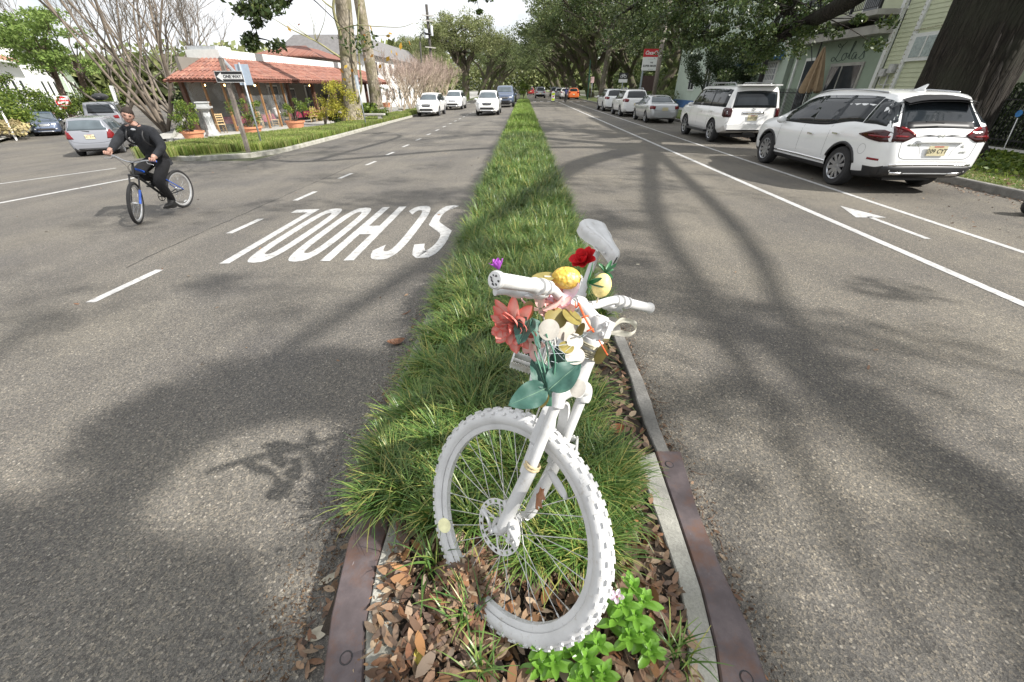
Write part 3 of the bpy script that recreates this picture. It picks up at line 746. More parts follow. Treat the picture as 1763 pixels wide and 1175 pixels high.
oneleaf(654, 1044, .147, .028, .014, .3, mP, 'small pale leaf lying on the left concrete kerb')
oneleaf(1098, 456, 0, .05, .03, .4, mP, 'single pale leaf on the right lane beside the saddle', curl=.1)
oneleaf(683, 592, 0, .15, .07, .35, mB_, 'curled orange brown leaf lying in the road shade left of the grass', curl=.55)
oneleaf(720, 1133, .19, .06, .032, 1.9, simple('yellow_green_leaf', (.42,.36,.08), .45, 0, .4, 40), 'yellow green oval leaf on the litter near the left kerb', tilt=.5)
oneleaf(700, 540, 0, .12, .012, 1.0, mB_, 'thin brown stick on the asphalt left of the grass strip')
oneleaf(790, 935, .22, .08, .05, 1.4, mT, 'tan leaf leaning on the litter where the tyre meets it', tilt=.7)
oneleaf(1060, 742, .22, .09, .06, .4, simple('orange_dead_leaf', (.26,.085,.03), .5, 0, .35, 50), 'curled orange leaf in the grass right of the fork', curl=.5)
# ============================================================ GHOST BIKE
Q = dict(yaw=-1.7333, lean=-.2722, pitch=.0139, steer=-2.2346, sz=.9531, sl=.085, su=.0278, bh=.3607, br=.0307, bs=.0416, cr=-.1528, sx=.1862, st=-.0339, hl=.1338)
GS = 1.14
HA = R_(70); S_ = Vector((-math.cos(HA), 0, math.sin(HA))); P_ = Vector((math.sin(HA), 0, math.cos(HA)))
HUB = Vector((1.06, 0, .335)); AXP = HUB - P_*.04
STM = Matrix.Translation(AXP) @ Matrix.Rotation(Q['steer'], 4, S_) @ Matrix.Translation(-AXP)
ghost = empty('white_bicycle', (0, 0, 0), 0, 'white painted ghost bicycle standing in the median nose, hung with artificial flowers', 'bicycle')
ghost.matrix_world = Matrix.Translation(Vector((.0969, 1.944, .2036))) @ Matrix.Rotation(Q['yaw'], 4, 'Z') @ Matrix.Rotation(Q['lean'], 4, 'X') @ Matrix.Rotation(Q['pitch'], 4, 'Y') @ Matrix.Scale(GS, 4)
# ---- wheel (axle along local z)
def tyre_mesh(ro, rm, knobs=True, nk=46, n=56):
    mb = MB(); prof = []
    for i in range(13):
        a = R_(-142+284*i/12); prof.append((ro-rm+rm*math.cos(a), rm*math.sin(a)))
    mb.lathe(prof, n)
    if knobs:
        for i in range(nk):
            for off, az, sz in ((0, 0, (.010, .011, .006)), (.5, R_(31), (.011, .009, .007)), (.5, R_(-31), (.011, .009, .007)), (0, R_(62), (.009, .008, .006)), (0, R_(-62), (.009, .008, .006))):
                th = 2*math.pi*(i+off)/nk
                c = Vector((ro-rm+(rm+.0015)*math.cos(az), 0, (rm+.0015)*math.sin(az)))
                M = Matrix.Rotation(th, 4, 'Z') @ Matrix.Translation(c) @ Matrix.Rotation(-az, 4, 'Y')
                mb.box((0, 0, 0), (sz[2], sz[0]*1.25, sz[1]), 0, M)
    return mb
def make_wheel(par, M, ro, rm, mt, mr, ms, spokes=32, disc=None, nk=46, reflector=False, n=56, knobs=True, rimw=.013, rimh=.017):
    w_ = tyre_mesh(ro, rm, knobs, nk, n).build('front_wheel' if disc else 'rear_wheel', mt, par, True, 40); w_.name = 'wheel'; w_.matrix_local = M
    rb = ro-2*rm+.004
    mb = MB(); mb.lathe([(rb-rimh, -.008), (rb-.004, -rimw), (rb+.003, -rimw), (rb+.003, -rimw+.002), (rb-.002, -.006), (rb-.002, .006), (rb+.003, rimw-.002), (rb+.003, rimw), (rb-.004, rimw), (rb-rimh, .008), (rb-rimh, -.008)], n)
    mb.build('rim', mr, w_, True, 35)
    mb = MB(); mb.lathe([(.0, -.055), (.007, -.055), (.007, -.036), (.024, -.034), (.024, -.030), (.013, -.026), (.013, .026), (.024, .030), (.024, .034), (.007, .036), (.007, .055), (0, .055)], 16); mb.build('hub', mr, w_, True, 35)
    smesh = None
    for i in range(spokes):
        th = 2*math.pi*i/spokes; side = 1 if i % 2 else -1; off = (1 if (i//2) % 2 else -1)*R_(62)
        a = Vector((.022*math.cos(th+off), .022*math.sin(th+off), side*.032)); b = Vector(((rb-rimh)*math.cos(th), (rb-rimh)*math.sin(th), side*.003))
        mb = MB(); mb.tube([a, b], .0012, 5); nip = a+(b-a)*.95; mb.tube([nip, b], .0024, 5)
        mb.build('spoke', ms, w_, True)
    if disc:
        mb = MB(); NN = 40
        ring = [[(r*math.cos(2*math.pi*i/NN), r*math.sin(2*math.pi*i/NN), .0) for i in range(NN+1)] for r in (.064, .0675, .0765, .080)]
        z0 = disc
        for k in range(3):
            for i in range(NN):
                if k == 1 and i % 2: continue
                q = [Vector(ring[k][i]), Vector(ring[k][i+1]), Vector(ring[k+1][i+1]), Vector(ring[k+1][i])]
                o = len(mb.v); mb.v += [(p.x, p.y, z0-.001) for p in q]+[(p.x, p.y, z0+.001) for p in q]; mb.f += [(3+o,2+o,1+o,o), (o+4,o+5,o+6,o+7), (o,o+1,o+5,o+4), (o+1,o+2,o+6,o+5), (o+2,o+3,o+7,o+6), (o+3,o,o+4,o+7)]; mb.m += [0]*6
        for i in range(6):
            t = 2*math.pi*i/6
            mb.bar((.018*math.cos(t), .018*math.sin(t), z0), (.066*math.cos(t+.55), .066*math.sin(t+.55), z0), .006, .0018)
        mb.lathe([(.012, z0-.002), (.024, z0-.002), (.024, z0+.002), (.012, z0+.002)], 20)
        mb.build('brake_rotor', mr, w_)
    if reflector:
        mb = MB(); c = Vector((math.cos(reflector), math.sin(reflector), 0))*(rb*.80); t = Vector((-c.y, c.x, 0)).normalized()
        rows = []
        for i in range(9):
            a = -1+2*i/8; hw = .013*(1-abs(a)**3)**.5+.0005
            rows.append([c+t*(a*.043)+c.normalized()*(k*hw)+Vector((0, 0, .010*(1-abs(k)**2))) for k in (-1, -.6, 0, .6, 1)])
        mb.grid(rows); rows2 = [[p-Vector((0,0,p.z*2)) for p in r][::-1] for r in rows]; mb.grid(rows2)
        mb.build('spoke_reflector', mr, w_, True)
    return w_
RX = Matrix.Rotation(math.pi/2, 4, 'X')      # z axis -> -y
WF = STM @ Matrix.Translation(HUB) @ Matrix.Rotation(-math.pi/2, 4, 'X')   # +z -> +y (left side)
make_wheel(ghost, WF, .334, .0245, M_GHOST, M_GHOST, M_GHOSTD, 32, .042, reflector=R_(-135))
make_wheel(ghost, Matrix.Translation((0, 0, .335)) @ Matrix.Rotation(-math.pi/2, 4, 'X'), .335, .027, M_GHOST, M_GHOST, M_GHOSTD, 32)
# ---- fork (in steering space)
crown = AXP + S_*.45
def leg(side):
    y = side*.062
    top = crown + S_*(-.005) + Vector((0, y*.98, 0)); mid = AXP + S_*.235 + Vector((0, y, 0)); bot = AXP + P_*.018 + S_*.015 + Vector((0, y, 0))
    mb = MB(); mb.tube([mid, top], [.0142, .0142], 16); mb.build('stanchion', M_GHOST, ghost, True, 40).matrix_local = STM
    mb = MB(); mb.tube(lerpl([mid+S_*.006, mid, bot+(mid-bot)*.12, bot], 3), [.0182, .0192, .0192, .0185, .0185, .0185, .018, .0175, .016, .012], 16)
    mb.tube([bot+Vector((0,-side*.004,0)), bot+P_*.016-S_*.012], .012, 10); mb.build('fork_leg', M_GHOST, ghost, True, 40).matrix_local = STM
    mb = MB()
    for dz in (.0, .009): mb.lathe([(.0195, dz-.004), (.0232, dz), (.0195, dz+.004)], 16, Matrix.Translation(mid+S_*.006) @ (mid-bot).to_track_quat('Z', 'Y').to_matrix().to_4x4())
    mb.build('rust_ring', M_RUSTW, ghost, True).matrix_local = STM
leg(1); leg(-1)
mb = MB(); mb.tube(curve_pts([crown+Vector((0,.062,-.014))-S_*.01, crown+Vector((0,.060,0))+S_*.006, crown+Vector((0,.03,0))+S_*.018, crown+S_*.022, crown+Vector((0,-.03,0))+S_*.018, crown+Vector((0,-.060,0))+S_*.006, crown+Vector((0,-.062,-.014))-S_*.01], 4),
    [.0185]*4+[.021]*4+[.022]*4+[.024]*4+[.022]*4+[.021]*4+[.0185], 14)
mb.build('fork_crown', M_GHOST, ghost, True, 50).matrix_local = STM
# arch over the tyre, in front of the legs
rows = []
for i in range(17):
    t = -1+2*i/16; y = .060*math.copysign(min(1, abs(t)**.7*1.0), t); up = .30+.115*(1-abs(t)**2.6)
    c = AXP + S_*up + P_*(.018+.012*(1-t*t)) + Vector((0, y, 0))
    out_ = Vector((0, t, 0))*.9 + S_*(1-abs(t)); out_.normalize()
    rows.append([c+P_*.016-out_*.003, c+P_*.016+out_*.004, c-P_*.016+out_*.004, c-P_*.016-out_*.003, c+P_*.016-out_*.003])
mb = MB(); mb.grid(rows); mb.add([rows[0][k] for k in range(4)], [(0,1,2,3)]); mb.add([rows[-1][k] for k in range(4)], [(3,2,1,0)])
for s in (1, -1): mb.tube([AXP+S_*.30+P_*.018+Vector((0,s*.061,0)), AXP+S_*.215+P_*.012+Vector((0,s*.062,0))], [.012, .016], 10)
mb.build('fork_arch', M_GHOST, ghost, True, 45).matrix_local = STM
# brake caliper behind the left leg
mb = MB(); cc = HUB + P_*(-.052) + S_*.038 + Vector((0, .052, 0))
mb.ell(cc, (.022, .016, .030), 12, 8); mb.ell(cc+Vector((-.012,.012,.008)), (.014,.009,.014), 10, 6); mb.tube([cc+Vector((0,.014,-.02)), cc+Vector((.0,.014,.03))], .006, 8)
mb.tube([cc+Vector((-.005,.018,.012)), cc+Vector((-.035,.02,-.018))], [.009,.006], 8); mb.tube([cc+Vector((.012,.008,.026)), cc+Vector((.03,.006,.075))], .008, 8)
for a, b, c in ((.012,.018,.03), (-.02,.018,.02), (-.03,.02,-.02), (.0,.018,-.022)): mb.tube([cc+Vector((a,b-.004,c)), cc+Vector((a,b+.006,c))], .006, 6)
mb.tube([cc+Vector((.0,.0,-.03)), cc+Vector((-.01,-.012,-.04))], .008, 8)
mb.build('brake_caliper', M_GHOST, ghost, True, 45).matrix_local = STM
mb = MB(); mb.tube([HUB+Vector((0,.052,0)), HUB+Vector((0,.078,0))], .009, 10); mb.tube([HUB+Vector((0,.074,0)), HUB+Vector((.01,.078,.03)), HUB+Vector((.03,.082,.055))], [.005,.005,.006], 8); mb.build('quick_release', M_GHOST, ghost, True).matrix_local = STM
# ---- frame
ht0 = crown + S_*.015; ht1 = crown + S_*(.015+Q['hl'])
BB = Vector((.425, 0, .30)); sd = Vector((Q['sx'], 0, Q['sz'])); ssd = sd - Vector((0,0,.06)); sdir_ = (BB-ssd).normalized()
stop_ = ssd - sdir_*(-.17)     # top of the seat tube
def ftube(name, pts, rad, n=14): 
    mb = MB(); mb.tube(pts, rad, n); return mb.build(name, M_GHOST, ghost, True, 50)
mb = MB(); L = (ht1-ht0).length
mb.lathe([(.019,-.010),(.027,-.010),(.029,0),(.0275,.012),(.0245,.024),(.0235,L*.5),(.0245,L-.022),(.027,L-.010),(.028,L),(.026,L+.009),(.018,L+.012)], 20, Matrix.Translation(ht0) @ S_.to_track_quat('Z','Y').to_matrix().to_4x4())
mb.build('head_tube', M_GHOST, ghost, True, 40)
ftube('down_tube', curve_pts([ht0+S_*.03, ht0+S_*.012+Vector((-.06,0,-.03)), Vector((.62,0,.47)), BB+Vector((.02,0,.03))], 5), [.026]*5+[.028]*5+[.024]*5+[.022], 16)
ftube('top_tube', curve_pts([ht1-S_*.025, ht1+Vector((-.09,0,-.03)), stop_+sdir_*.05+Vector((.02,0,0))], 5), [.020]*5+[.017]*5+[.015], 14)
ftube('seat_tube', [BB, stop_], [.0175, .0165])
for s in (1, -1):
    ftube('chain_stay', curve_pts([BB+Vector((-.02,s*.025,0)), Vector((.30,s*.045,.305)), Vector((0,s*.066,.335))], 4), [.011]*8+[.008], 10)
    ftube('seat_stay', curve_pts([stop_+sdir_*.04+Vector((-.01,s*.018,0)), Vector((.22,s*.045,.60)), Vector((0,s*.066,.335))], 4), [.009]*8+[.007], 10)
mb = MB(); mb.tube([BB+Vector((0,-.037,0)), BB+Vector((0,.037,0))], .021, 16); mb.build('bottom_bracket', M_GHOST, ghost, True, 40)
cv = Vector((math.cos(Q['cr']), 0, math.sin(Q['cr'])))*.17
def pedal(c, s):
    mb = MB(); c = c+Vector((0, s*.055, 0))
    for d in (-.040, .040): mb.bar(c+Vector((d,-.045,0)), c+Vector((d,.045,0)), .007, .026)
    for e in (-.045, .045): mb.bar(c+Vector((-.042,e,0)), c+Vector((.042,e,0)), .008, .022)
    for d in (-.041, .041):
        for k in range(7): mb.box(c+Vector((d, -.042+.014*k, .015)), (.007,.006,.006)); mb.box(c+Vector((d, -.042+.014*k, -.015)), (.007,.006,.006))
    mb.tube([c+Vector((0,-.05*s-.0,0)), c+Vector((0,.045*s,0))], .010, 10); mb.build('pedal', M_GHOSTD, ghost, True, 35)
mb = MB(); mb.bar(BB+Vector((0,.055,0)), BB+cv+Vector((0,.065,0)), .014, .026, (0,1,0)); mb.build('crank_arm', M_GHOST, ghost)
mb = MB(); mb.bar(BB-Vector((0,.055,0)), BB-cv-Vector((0,.065,0)), .014, .026, (0,1,0)); mb.build('crank_arm', M_GHOST, ghost)
pedal(BB+cv+Vector((0,.07,0)), 1); pedal(BB-cv-Vector((0,.07,0)), -1)
mb = MB()
for r_, yy_ in ((.085,-.042),(.066,-.048)):
    pr_ = [(r_-.012, -.0015), (r_, -.0015), (r_, .0015), (r_-.012, .0015), (r_-.012, -.0015)]; Mx = Matrix.Translation(BB+Vector((0,yy_,0))) @ Matrix.Rotation(math.pi/2,4,'X'); mb.lathe(pr_, 36, Mx)
    for i in range(36):
        t = 2*math.pi*i/36; mb.box(BB+Vector((r_*math.cos(t), yy_, r_*math.sin(t))), (.006,.003,.006))
for i in range(5):
    t = 2*math.pi*i/5; mb.bar(BB+Vector((0,-.045,0)), BB+Vector((.078*math.cos(t),-.045,.078*math.sin(t))), .012, .004, (0,1,0))
mb.build('chainring', M_GHOSTD, ghost)
mb = MB()
for zz in (.085, -.085):
    mb.tube([BB+Vector((0,-.042,zz)), Vector((0,-.042,.335+zz*.45))], .004, 6)
for r_ in (.045,.037,.03): mb.lathe([(.015,-.001),(r_,-.001),(r_,.001),(.015,.001)], 24, Matrix.Translation((0,-.034-.1*(.045-r_),.335)) @ Matrix.Rotation(math.pi/2,4,'X'))
mb.build('chain', M_GHOSTD, ghost)
# ---- saddle, seat post
mb = MB(); mb.tube([stop_+sdir_*.02, ssd-sdir_*.0+Vector((0,0,.012))], [.0135,.0135], 14)
mb.tube([stop_-sdir_*.005, stop_+sdir_*.018], [.020,.020], 14); mb.build('seat_post', M_GHOST, ghost, True, 40)
mb = MB(); mb.ell(ssd+Vector((0,0,.02)), (.022,.022,.016), 12, 8)
for s in (1,-1): mb.tube(curve_pts([sd+Vector((.10,s*.012,-.028)), ssd+Vector((.04,s*.020,.022)), ssd+Vector((-.04,s*.022,.022)), sd+Vector((-.10,s*.04,-.03))], 4), .0038, 6)
mb.build('seat_clamp', M_GHOSTD, ghost, True)
TILT = Matrix.Rotation(R_(26), 4, 'Z') @ Matrix.Rotation(Q['st']+.16, 4, 'Y') @ Matrix.Diagonal((.86, .84, 1.08, 1))
rows = []; rows_in = []
NS = 26
for i in range(NS+1):
    t = i/NS; x = .155-.30*t                       # nose to rear
    hw = .027+.054*(1/(1+math.exp(-(t-.50)*11))) 
    if t < .10: hw *= math.sqrt(max(0.02, 1-((.10-t)/.10)**2))
    if t > .86: hw *= math.sqrt(max(0.02, 1-((t-.86)/.142)**2))
    top = .012*math.cos((t-.1)*2.2)+ (.014*max(0,(t-.75)/.25)) ; drop_ = .040+.010*t
    if t < .1: top -= .012*((.1-t)/.1)**2
    if t > .9: top -= .014*((t-.9)/.1)**2
    row = []
    for k in range(17):
        a = -1+2*k/16; ay = math.sin(a*math.pi/2); yy_ = hw*ay
        zz = top - drop_*(abs(a)**3.2) - .006*math.exp(-(a/.18)**2)*(1 if .3 < t < .95 else 0)
        if abs(a) > .85: yy_ *= .90
        row.append(sd + TILT @ Vector((x, yy_, zz)))
    rows.append(row)
mb = MB(); mb.grid(rows)
und = [[r[0], r[0].lerp(r[-1], .5)+Vector((0,0,.008)), r[-1]] for r in rows]; mb.grid([u[::-1] for u in und])
sdl = mb.build('saddle', M_GHOST, ghost, True, 60)
mb = MB()
for k in (4, 12): mb.tube([rows[i][k]+Vector((0,0,.0006)) for i in range(3, NS-1)], .0009, 4)
mb.build('saddle_seam', M_GHOSTD, sdl)
# ---- cockpit
clamp = ht1 + S_*.045; bc = clamp + P_*Q['sl'] + S_*Q['su']
def st_build(mb, name, mat=None, ang=45, parent=None):
    o = mb.build(name, mat or M_GHOST, parent or ghost, True, ang); 
    if parent is None: o.matrix_local = STM
    return o
mb = MB(); mb.tube([ht1+S_*.012, ht1+S_*.028, clamp-S_*.018], [.020,.020,.020], 18)
mb.tube([clamp-S_*.022, clamp-S_*.019, clamp+S_*.019, clamp+S_*.022], [.0205,.023,.023,.0205], 20)
mb.tube(lerpl([clamp+P_*.005, bc-P_*.02, bc], 3), [.021,.020,.0185,.0175,.018,.019,.0195], 16); mb.tube([bc+Vector((0,-.024,0)), bc+Vector((0,.024,0))], .0215, 18)
mb.box((0,0,0), (.026,.030,.042), 0, Matrix.Translation(clamp-P_*.018) @ S_.to_track_quat('Z','X').to_matrix().to_4x4())
for dz in (-.012, .012): mb.tube([clamp-P_*.022+S_*dz+Vector((0,-.021,0)), clamp-P_*.022+S_*dz+Vector((0,.021,0))], .006, 8)
mb.tube([clamp+S_*.022, clamp+S_*.026], [.016,.0155], 16)
st_build(mb, 'stem')
e = lambda t, s, o: bc+S_*Q['br']*o-P_*Q['bs']*t+Vector((0, s*Q['bh']*t, 0))
bp = curve_pts([e(1,-1,1), e(.62,-1,1), e(.42,-1,.95), e(.24,-1,.25), e(.12,-1,0), e(0,1,0), e(.12,1,0), e(.24,1,.25), e(.42,1,.95), e(.62,1,1), e(1,1,1)], 5)
mb = MB(); mb.tube(bp, [.0115 + .004*math.exp(-((i-25)/6)**2) for i in range(len(bp))], 14); st_build(mb, 'handlebar')
for s in (1, -1):
    a = e(.62, s, 1); b = e(1.0, s, 1); d = (b-a)
    mb = MB(); k = 22; pts = [a+d*(i/k) for i in range(k+1)]
    rr = [.0178 if i in (0, 1, k-1, k) else .0148+.0006*(i % 2) for i in range(k+1)]
    mb.tube(pts, rr, 18); g_ = st_build(mb, 'grip')
    mb = MB(); mb.tube([b, b+d.normalized()*.003], [.0172,.015], 18); endc = st_build(mb, 'grip_end_cap')
    if s == 1:   # worn black scuffs on the near cap
        dn = d.normalized(); u_ = dn.orthogonal().normalized(); v_ = dn.cross(u_); rr_ = random.Random(5); mb = MB()
        for k_ in range(7):
            c_ = b+dn*.0036+u_*rr_.uniform(-.009,.009)+v_*rr_.uniform(-.009,.009); vs = []
            m_ = 6
            for q_ in range(m_):
                t = 2*math.pi*q_/m_; r0 = rr_.uniform(.0015,.005); vs.append(c_+u_*math.cos(t)*r0+v_*math.sin(t)*r0*.6)
            mb.add(vs, [tuple(range(m_))])
        mb.build('scuff', M_BLACK, ghost).matrix_local = STM
    # brake lever, clamp, shifter pod
    c0_ = e(.55, s, 1); mb = MB(); mb.tube([c0_-d.normalized()*.008, c0_+d.normalized()*.008], .0185, 14)
    fw = (P_*.75-S_*.66).normalized()
    mb.tube([c0_, c0_+fw*.030+Vector((0,s*-.012,0))], [.012,.014], 10)
    pv = c0_+fw*.036+Vector((0,s*-.014,0)); mb.ell(pv, (.014,.014,.010), 10, 6)
    mb.tube(curve_pts([pv, pv+Vector((0,s*.03,0))+fw*.016, pv+Vector((0,s*.075,0))+fw*.010, pv+Vector((0,s*.105,0))+fw*.018], 4), [.008]*4+[.0085]*4+[.0075]*4+[.009], 10)
    st_build(mb, 'brake_lever')
    c1_ = e(.47, s, 1); mb = MB(); mb.tube([c1_-d.normalized()*.006, c1_+d.normalized()*.006], .0165, 12)
    mb.ell(c1_+fw*.024-S_*.006, (.026,.022,.013), 12, 8); mb.ell(c1_+fw*.030+Vector((0,s*.028,-.012)), (.010,.016,.005), 8, 6); st_build(mb, 'shifter')
    mb = MB(); mb.tube(curve_pts([pv, pv+Vector((0,-s*.05,0))+fw*.03, bc+fw*.07+Vector((0,s*.03,-.05)), crown+P_*.07+Vector((0,s*.01,.02)), crown-S_*.12+P_*.05+Vector((0,s*.045,0))], 6), .0026, 6); st_build(mb, 'brake_cable', M_GHOSTD)
    mb = MB(); mb.tube(curve_pts([c1_+fw*.02, c1_+Vector((0,-s*.05,0))+fw*.055, bc+fw*.05+Vector((0,-s*.02,-.02)), ht0.lerp(ht1,.4)+P_*.05+Vector((0,-s*.04,0))], 6), .0022, 6); st_build(mb, 'gear_cable', M_GHOSTD)
# tape and wire round the head tube
mt = simple('old_clear_tape', (.46,.42,.30), .35, 0, .35, 60)
mb = MB(); r_ = random.Random(3)
for i in range(9):
    c = ht1 - S_*(.002+.0045*i); n_ = 18; ta = r_.uniform(-.12,.12); tb = r_.uniform(-.12,.12)
    pts = [c + Vector((math.cos(t),0,0)).x*P_*.0292 + Vector((0,math.sin(t)*.0292,0)) + S_*(.0292*(ta*math.cos(t)+tb*math.sin(t))) for t in [2*math.pi*k/n_ for k in range(n_+1)]]
    mb.tube(pts, [.0022]*len(pts), 5, False)
o = mb.build('tape_wrap', mt, ghost, True)
# leaf mound that buries the tyre
def moundxy(r, n):
    a = r.normal(-.18, .07, n); b = r.normal(.75, .085, n); return a, b, zsoil(a, b)+.015+.10*np.exp(-((a+.18)**2+(b-.75)**2)/.011)+r.uniform(0, .03, n)
leaflitter(480, moundxy, .055, 31, 'leaf_mound', 'brown leaves heaped over the buried left side of the white tyre')

# ============================================================ FLOWERS ON THE BIKE
def frame_to(d, up=Vector((0,0,1))):
    """matrix whose z axis is d"""
    return Vector(d).normalized().to_track_quat('Z', 'Y').to_matrix().to_4x4()
def petal_rows(L, W, curl, cup, nl=7, nw=5, ruffle=0.0, ph=0.0):
    rows = []; x = z = 0; a = 0
    for i in range(nl+1):
        t = i/nl; hw = W/2*(math.sin(math.pi*min(1, t*.85+.10))**.75) if t < 1 else W*.06
        row = []
        for k in range(nw):
            s = -1+2*k/(nw-1); row.append(Vector((x, s*hw, z+cup*hw*s*s+ruffle*math.sin(t*9+ph+s*2)*s)))
        rows.append(row); a = curl*t; x += math.cos(a)*L/nl; z += math.sin(a)*L/nl
    return rows
def petal_mat(name, base, tip, edge=None):
    m, n, p = new_mat(name); a = n.nodes.new('ShaderNodeAttribute'); a.attribute_name = 'tint'
    f = noise(n, objc(n), 90, 3, .6)
    mm = n.nodes.new('ShaderNodeMath'); mm.operation = 'MULTIPLY_ADD'; mm.inputs[1].default_value = .28; n.links.new(f, mm.inputs[0]); n.links.new(a.outputs['Fac'], mm.inputs[2])
    c = ramp(n, mm.outputs[0], [(.10, base), (.55, tuple((x+y)/2 for x, y in zip(base, tip))), (1.0, tip)])
    n.links.new(c, p.inputs['Base Color']); p.inputs['Roughness'].default_value = .7
    t = n.nodes.new('ShaderNodeBsdfTranslucent'); n.links.new(c, t.inputs[0]); x = n.nodes.new('ShaderNodeMixShader'); x.inputs[0].default_value = .3
    n.links.new(p.outputs[0], x.inputs[1]); n.links.new(t.outputs[0], x.inputs[2]); n.links.new(x.outputs[0], n.nodes['Material Output'].inputs[0]); return m
PM_PINK = petal_mat('salmon_petal', (.84,.66,.58), (.74,.17,.14)); PM_RED = petal_mat('red_petal', (.42,.01,.012), (.72,.02,.03)); PM_PUR = petal_mat('purple_petal', (.30,.06,.42), (.55,.14,.65))
PM_WHITE = petal_mat('white_pink_petal', (.86,.80,.80), (.80,.58,.74)); PM_FADE = petal_mat('faded_petal', (.80,.72,.62), (.78,.40,.40))
def add_petal(store, rows, M, tints):
    o = len(store[0]); b = len(rows[0]); n_ = len(rows)
    for i, r in enumerate(rows):
        for k_, p in enumerate(r): store[0].append(tuple(M @ p)); store[2].append(min(1, .15+.45*(i/(n_-1))**2+.5*abs(-1+2*k_/(b-1))**2) if tints else 0)
    for i in range(n_-1):
        for j in range(b-1): store[1].append((o+i*b+j, o+(i+1)*b+j, o+(i+1)*b+j+1, o+i*b+j+1))
def flower(name, c, axis, rings, mat, label, cat='artificial flower', seed=1, group='artificial flowers tied to the white bicycle', center=None):
    """rings: (count, length, width, elevation, curl)"""
    e_ = empty(name, c, 0, label, cat, group); F_ = frame_to(axis); r_ = random.Random(seed)
    for n_, L, W, el, curl in rings:
        for i in range(n_):
            st = ([], [], []); az = 2*math.pi*(i+r_.uniform(-.18,.18))/n_+r_.uniform(0, .3)
            M = F_ @ Matrix.Rotation(az, 4, 'Z') @ Matrix.Rotation(-(el+r_.uniform(-.15,.15)), 4, 'Y') @ Matrix.Translation((.004, 0, 0))
            add_petal(st, petal_rows(L*r_.uniform(.85,1.1), W*r_.uniform(.85,1.1), curl+r_.uniform(-.2,.2), .55, ruffle=.0015, ph=r_.uniform(0,6)), M, True)
            me = npmesh('petal', st[0], st[1], mat, True, col=st[2]); link('petal', me, e_)
    if center:
        mb = MB(); mb.ell((0,0,0), (center[0],)*3, 10, 6, F_); mb.build('flower_centre', center[1], e_, True)
    return e_
tocam = lambda c: (O_-Vector(c)).normalized()
D1 = 1.08
c = PT(888, 560, 1.06); flower('pink_flower', c, (tocam(c)+Vector((-.75,-.1,-.35))), [(9,.078,.038,-.1,.5),(9,.072,.038,.3,.5),(8,.062,.034,.65,.45),(6,.046,.028,1.0,.4),(4,.03,.02,1.25,.3)], PM_PINK, 'large salmon pink flower under the near handlebar grip', seed=4)
c = PT(943, 516, 1.11); flower('pink_flower', c, (tocam(c)+Vector((.3,.3,.9))), [(7,.055,.032,.15,.3),(4,.04,.026,.6,.2)], PM_PINK, 'smaller salmon pink flower tucked under the handlebar bend', seed=6)
c = PT(1007, 450, 1.50); flower('red_flower', c, Vector((-.5,-.35,.75)), [(7,.058,.042,.25,.6),(6,.046,.036,.65,.6),(4,.032,.026,1.0,.5)], PM_RED, 'bright red flower tied below the saddle', seed=8)
c = PT(859, 466, 1.05); flower('purple_flower', c, Vector((-.2,.1,1)), [(6,.034,.014,1.0,.1),(3,.026,.012,1.25,.1)], PM_PUR, 'small purple flower poking up behind the near grip', seed=9)
c = PT(966, 500, 1.12); flower('white_flower', c, (tocam(c)*.6+Vector((-.1,-.4,.55))), [(4,.062,.058,.15,.7)], PM_WHITE, 'white and pink petals under the yellow pine cone', seed=10)
c = PT(962, 540, 1.09); flower('faded_petals', c, tocam(c)+Vector((.2,0,.3)), [(6,.05,.03,.2,.4),(4,.035,.022,.7,.4)], PM_FADE, 'pale pink washed out flower in the middle of the bouquet', seed=17)
c = PT(918, 590, 1.06); flower('faded_petals', c, tocam(c)+Vector((-.5,0,-.5)), [(5,.045,.026,.1,.3)], PM_FADE, 'small faded flower below the large salmon one', seed=19)
c = PT(930, 532, 1.05); flower('faded_petals', c, Vector((0,-.7,-.5)), [(4,.07,.03,-.3,-.7)], PM_FADE, 'faded hanging petals streaked pink beside the salmon flower', seed=13)
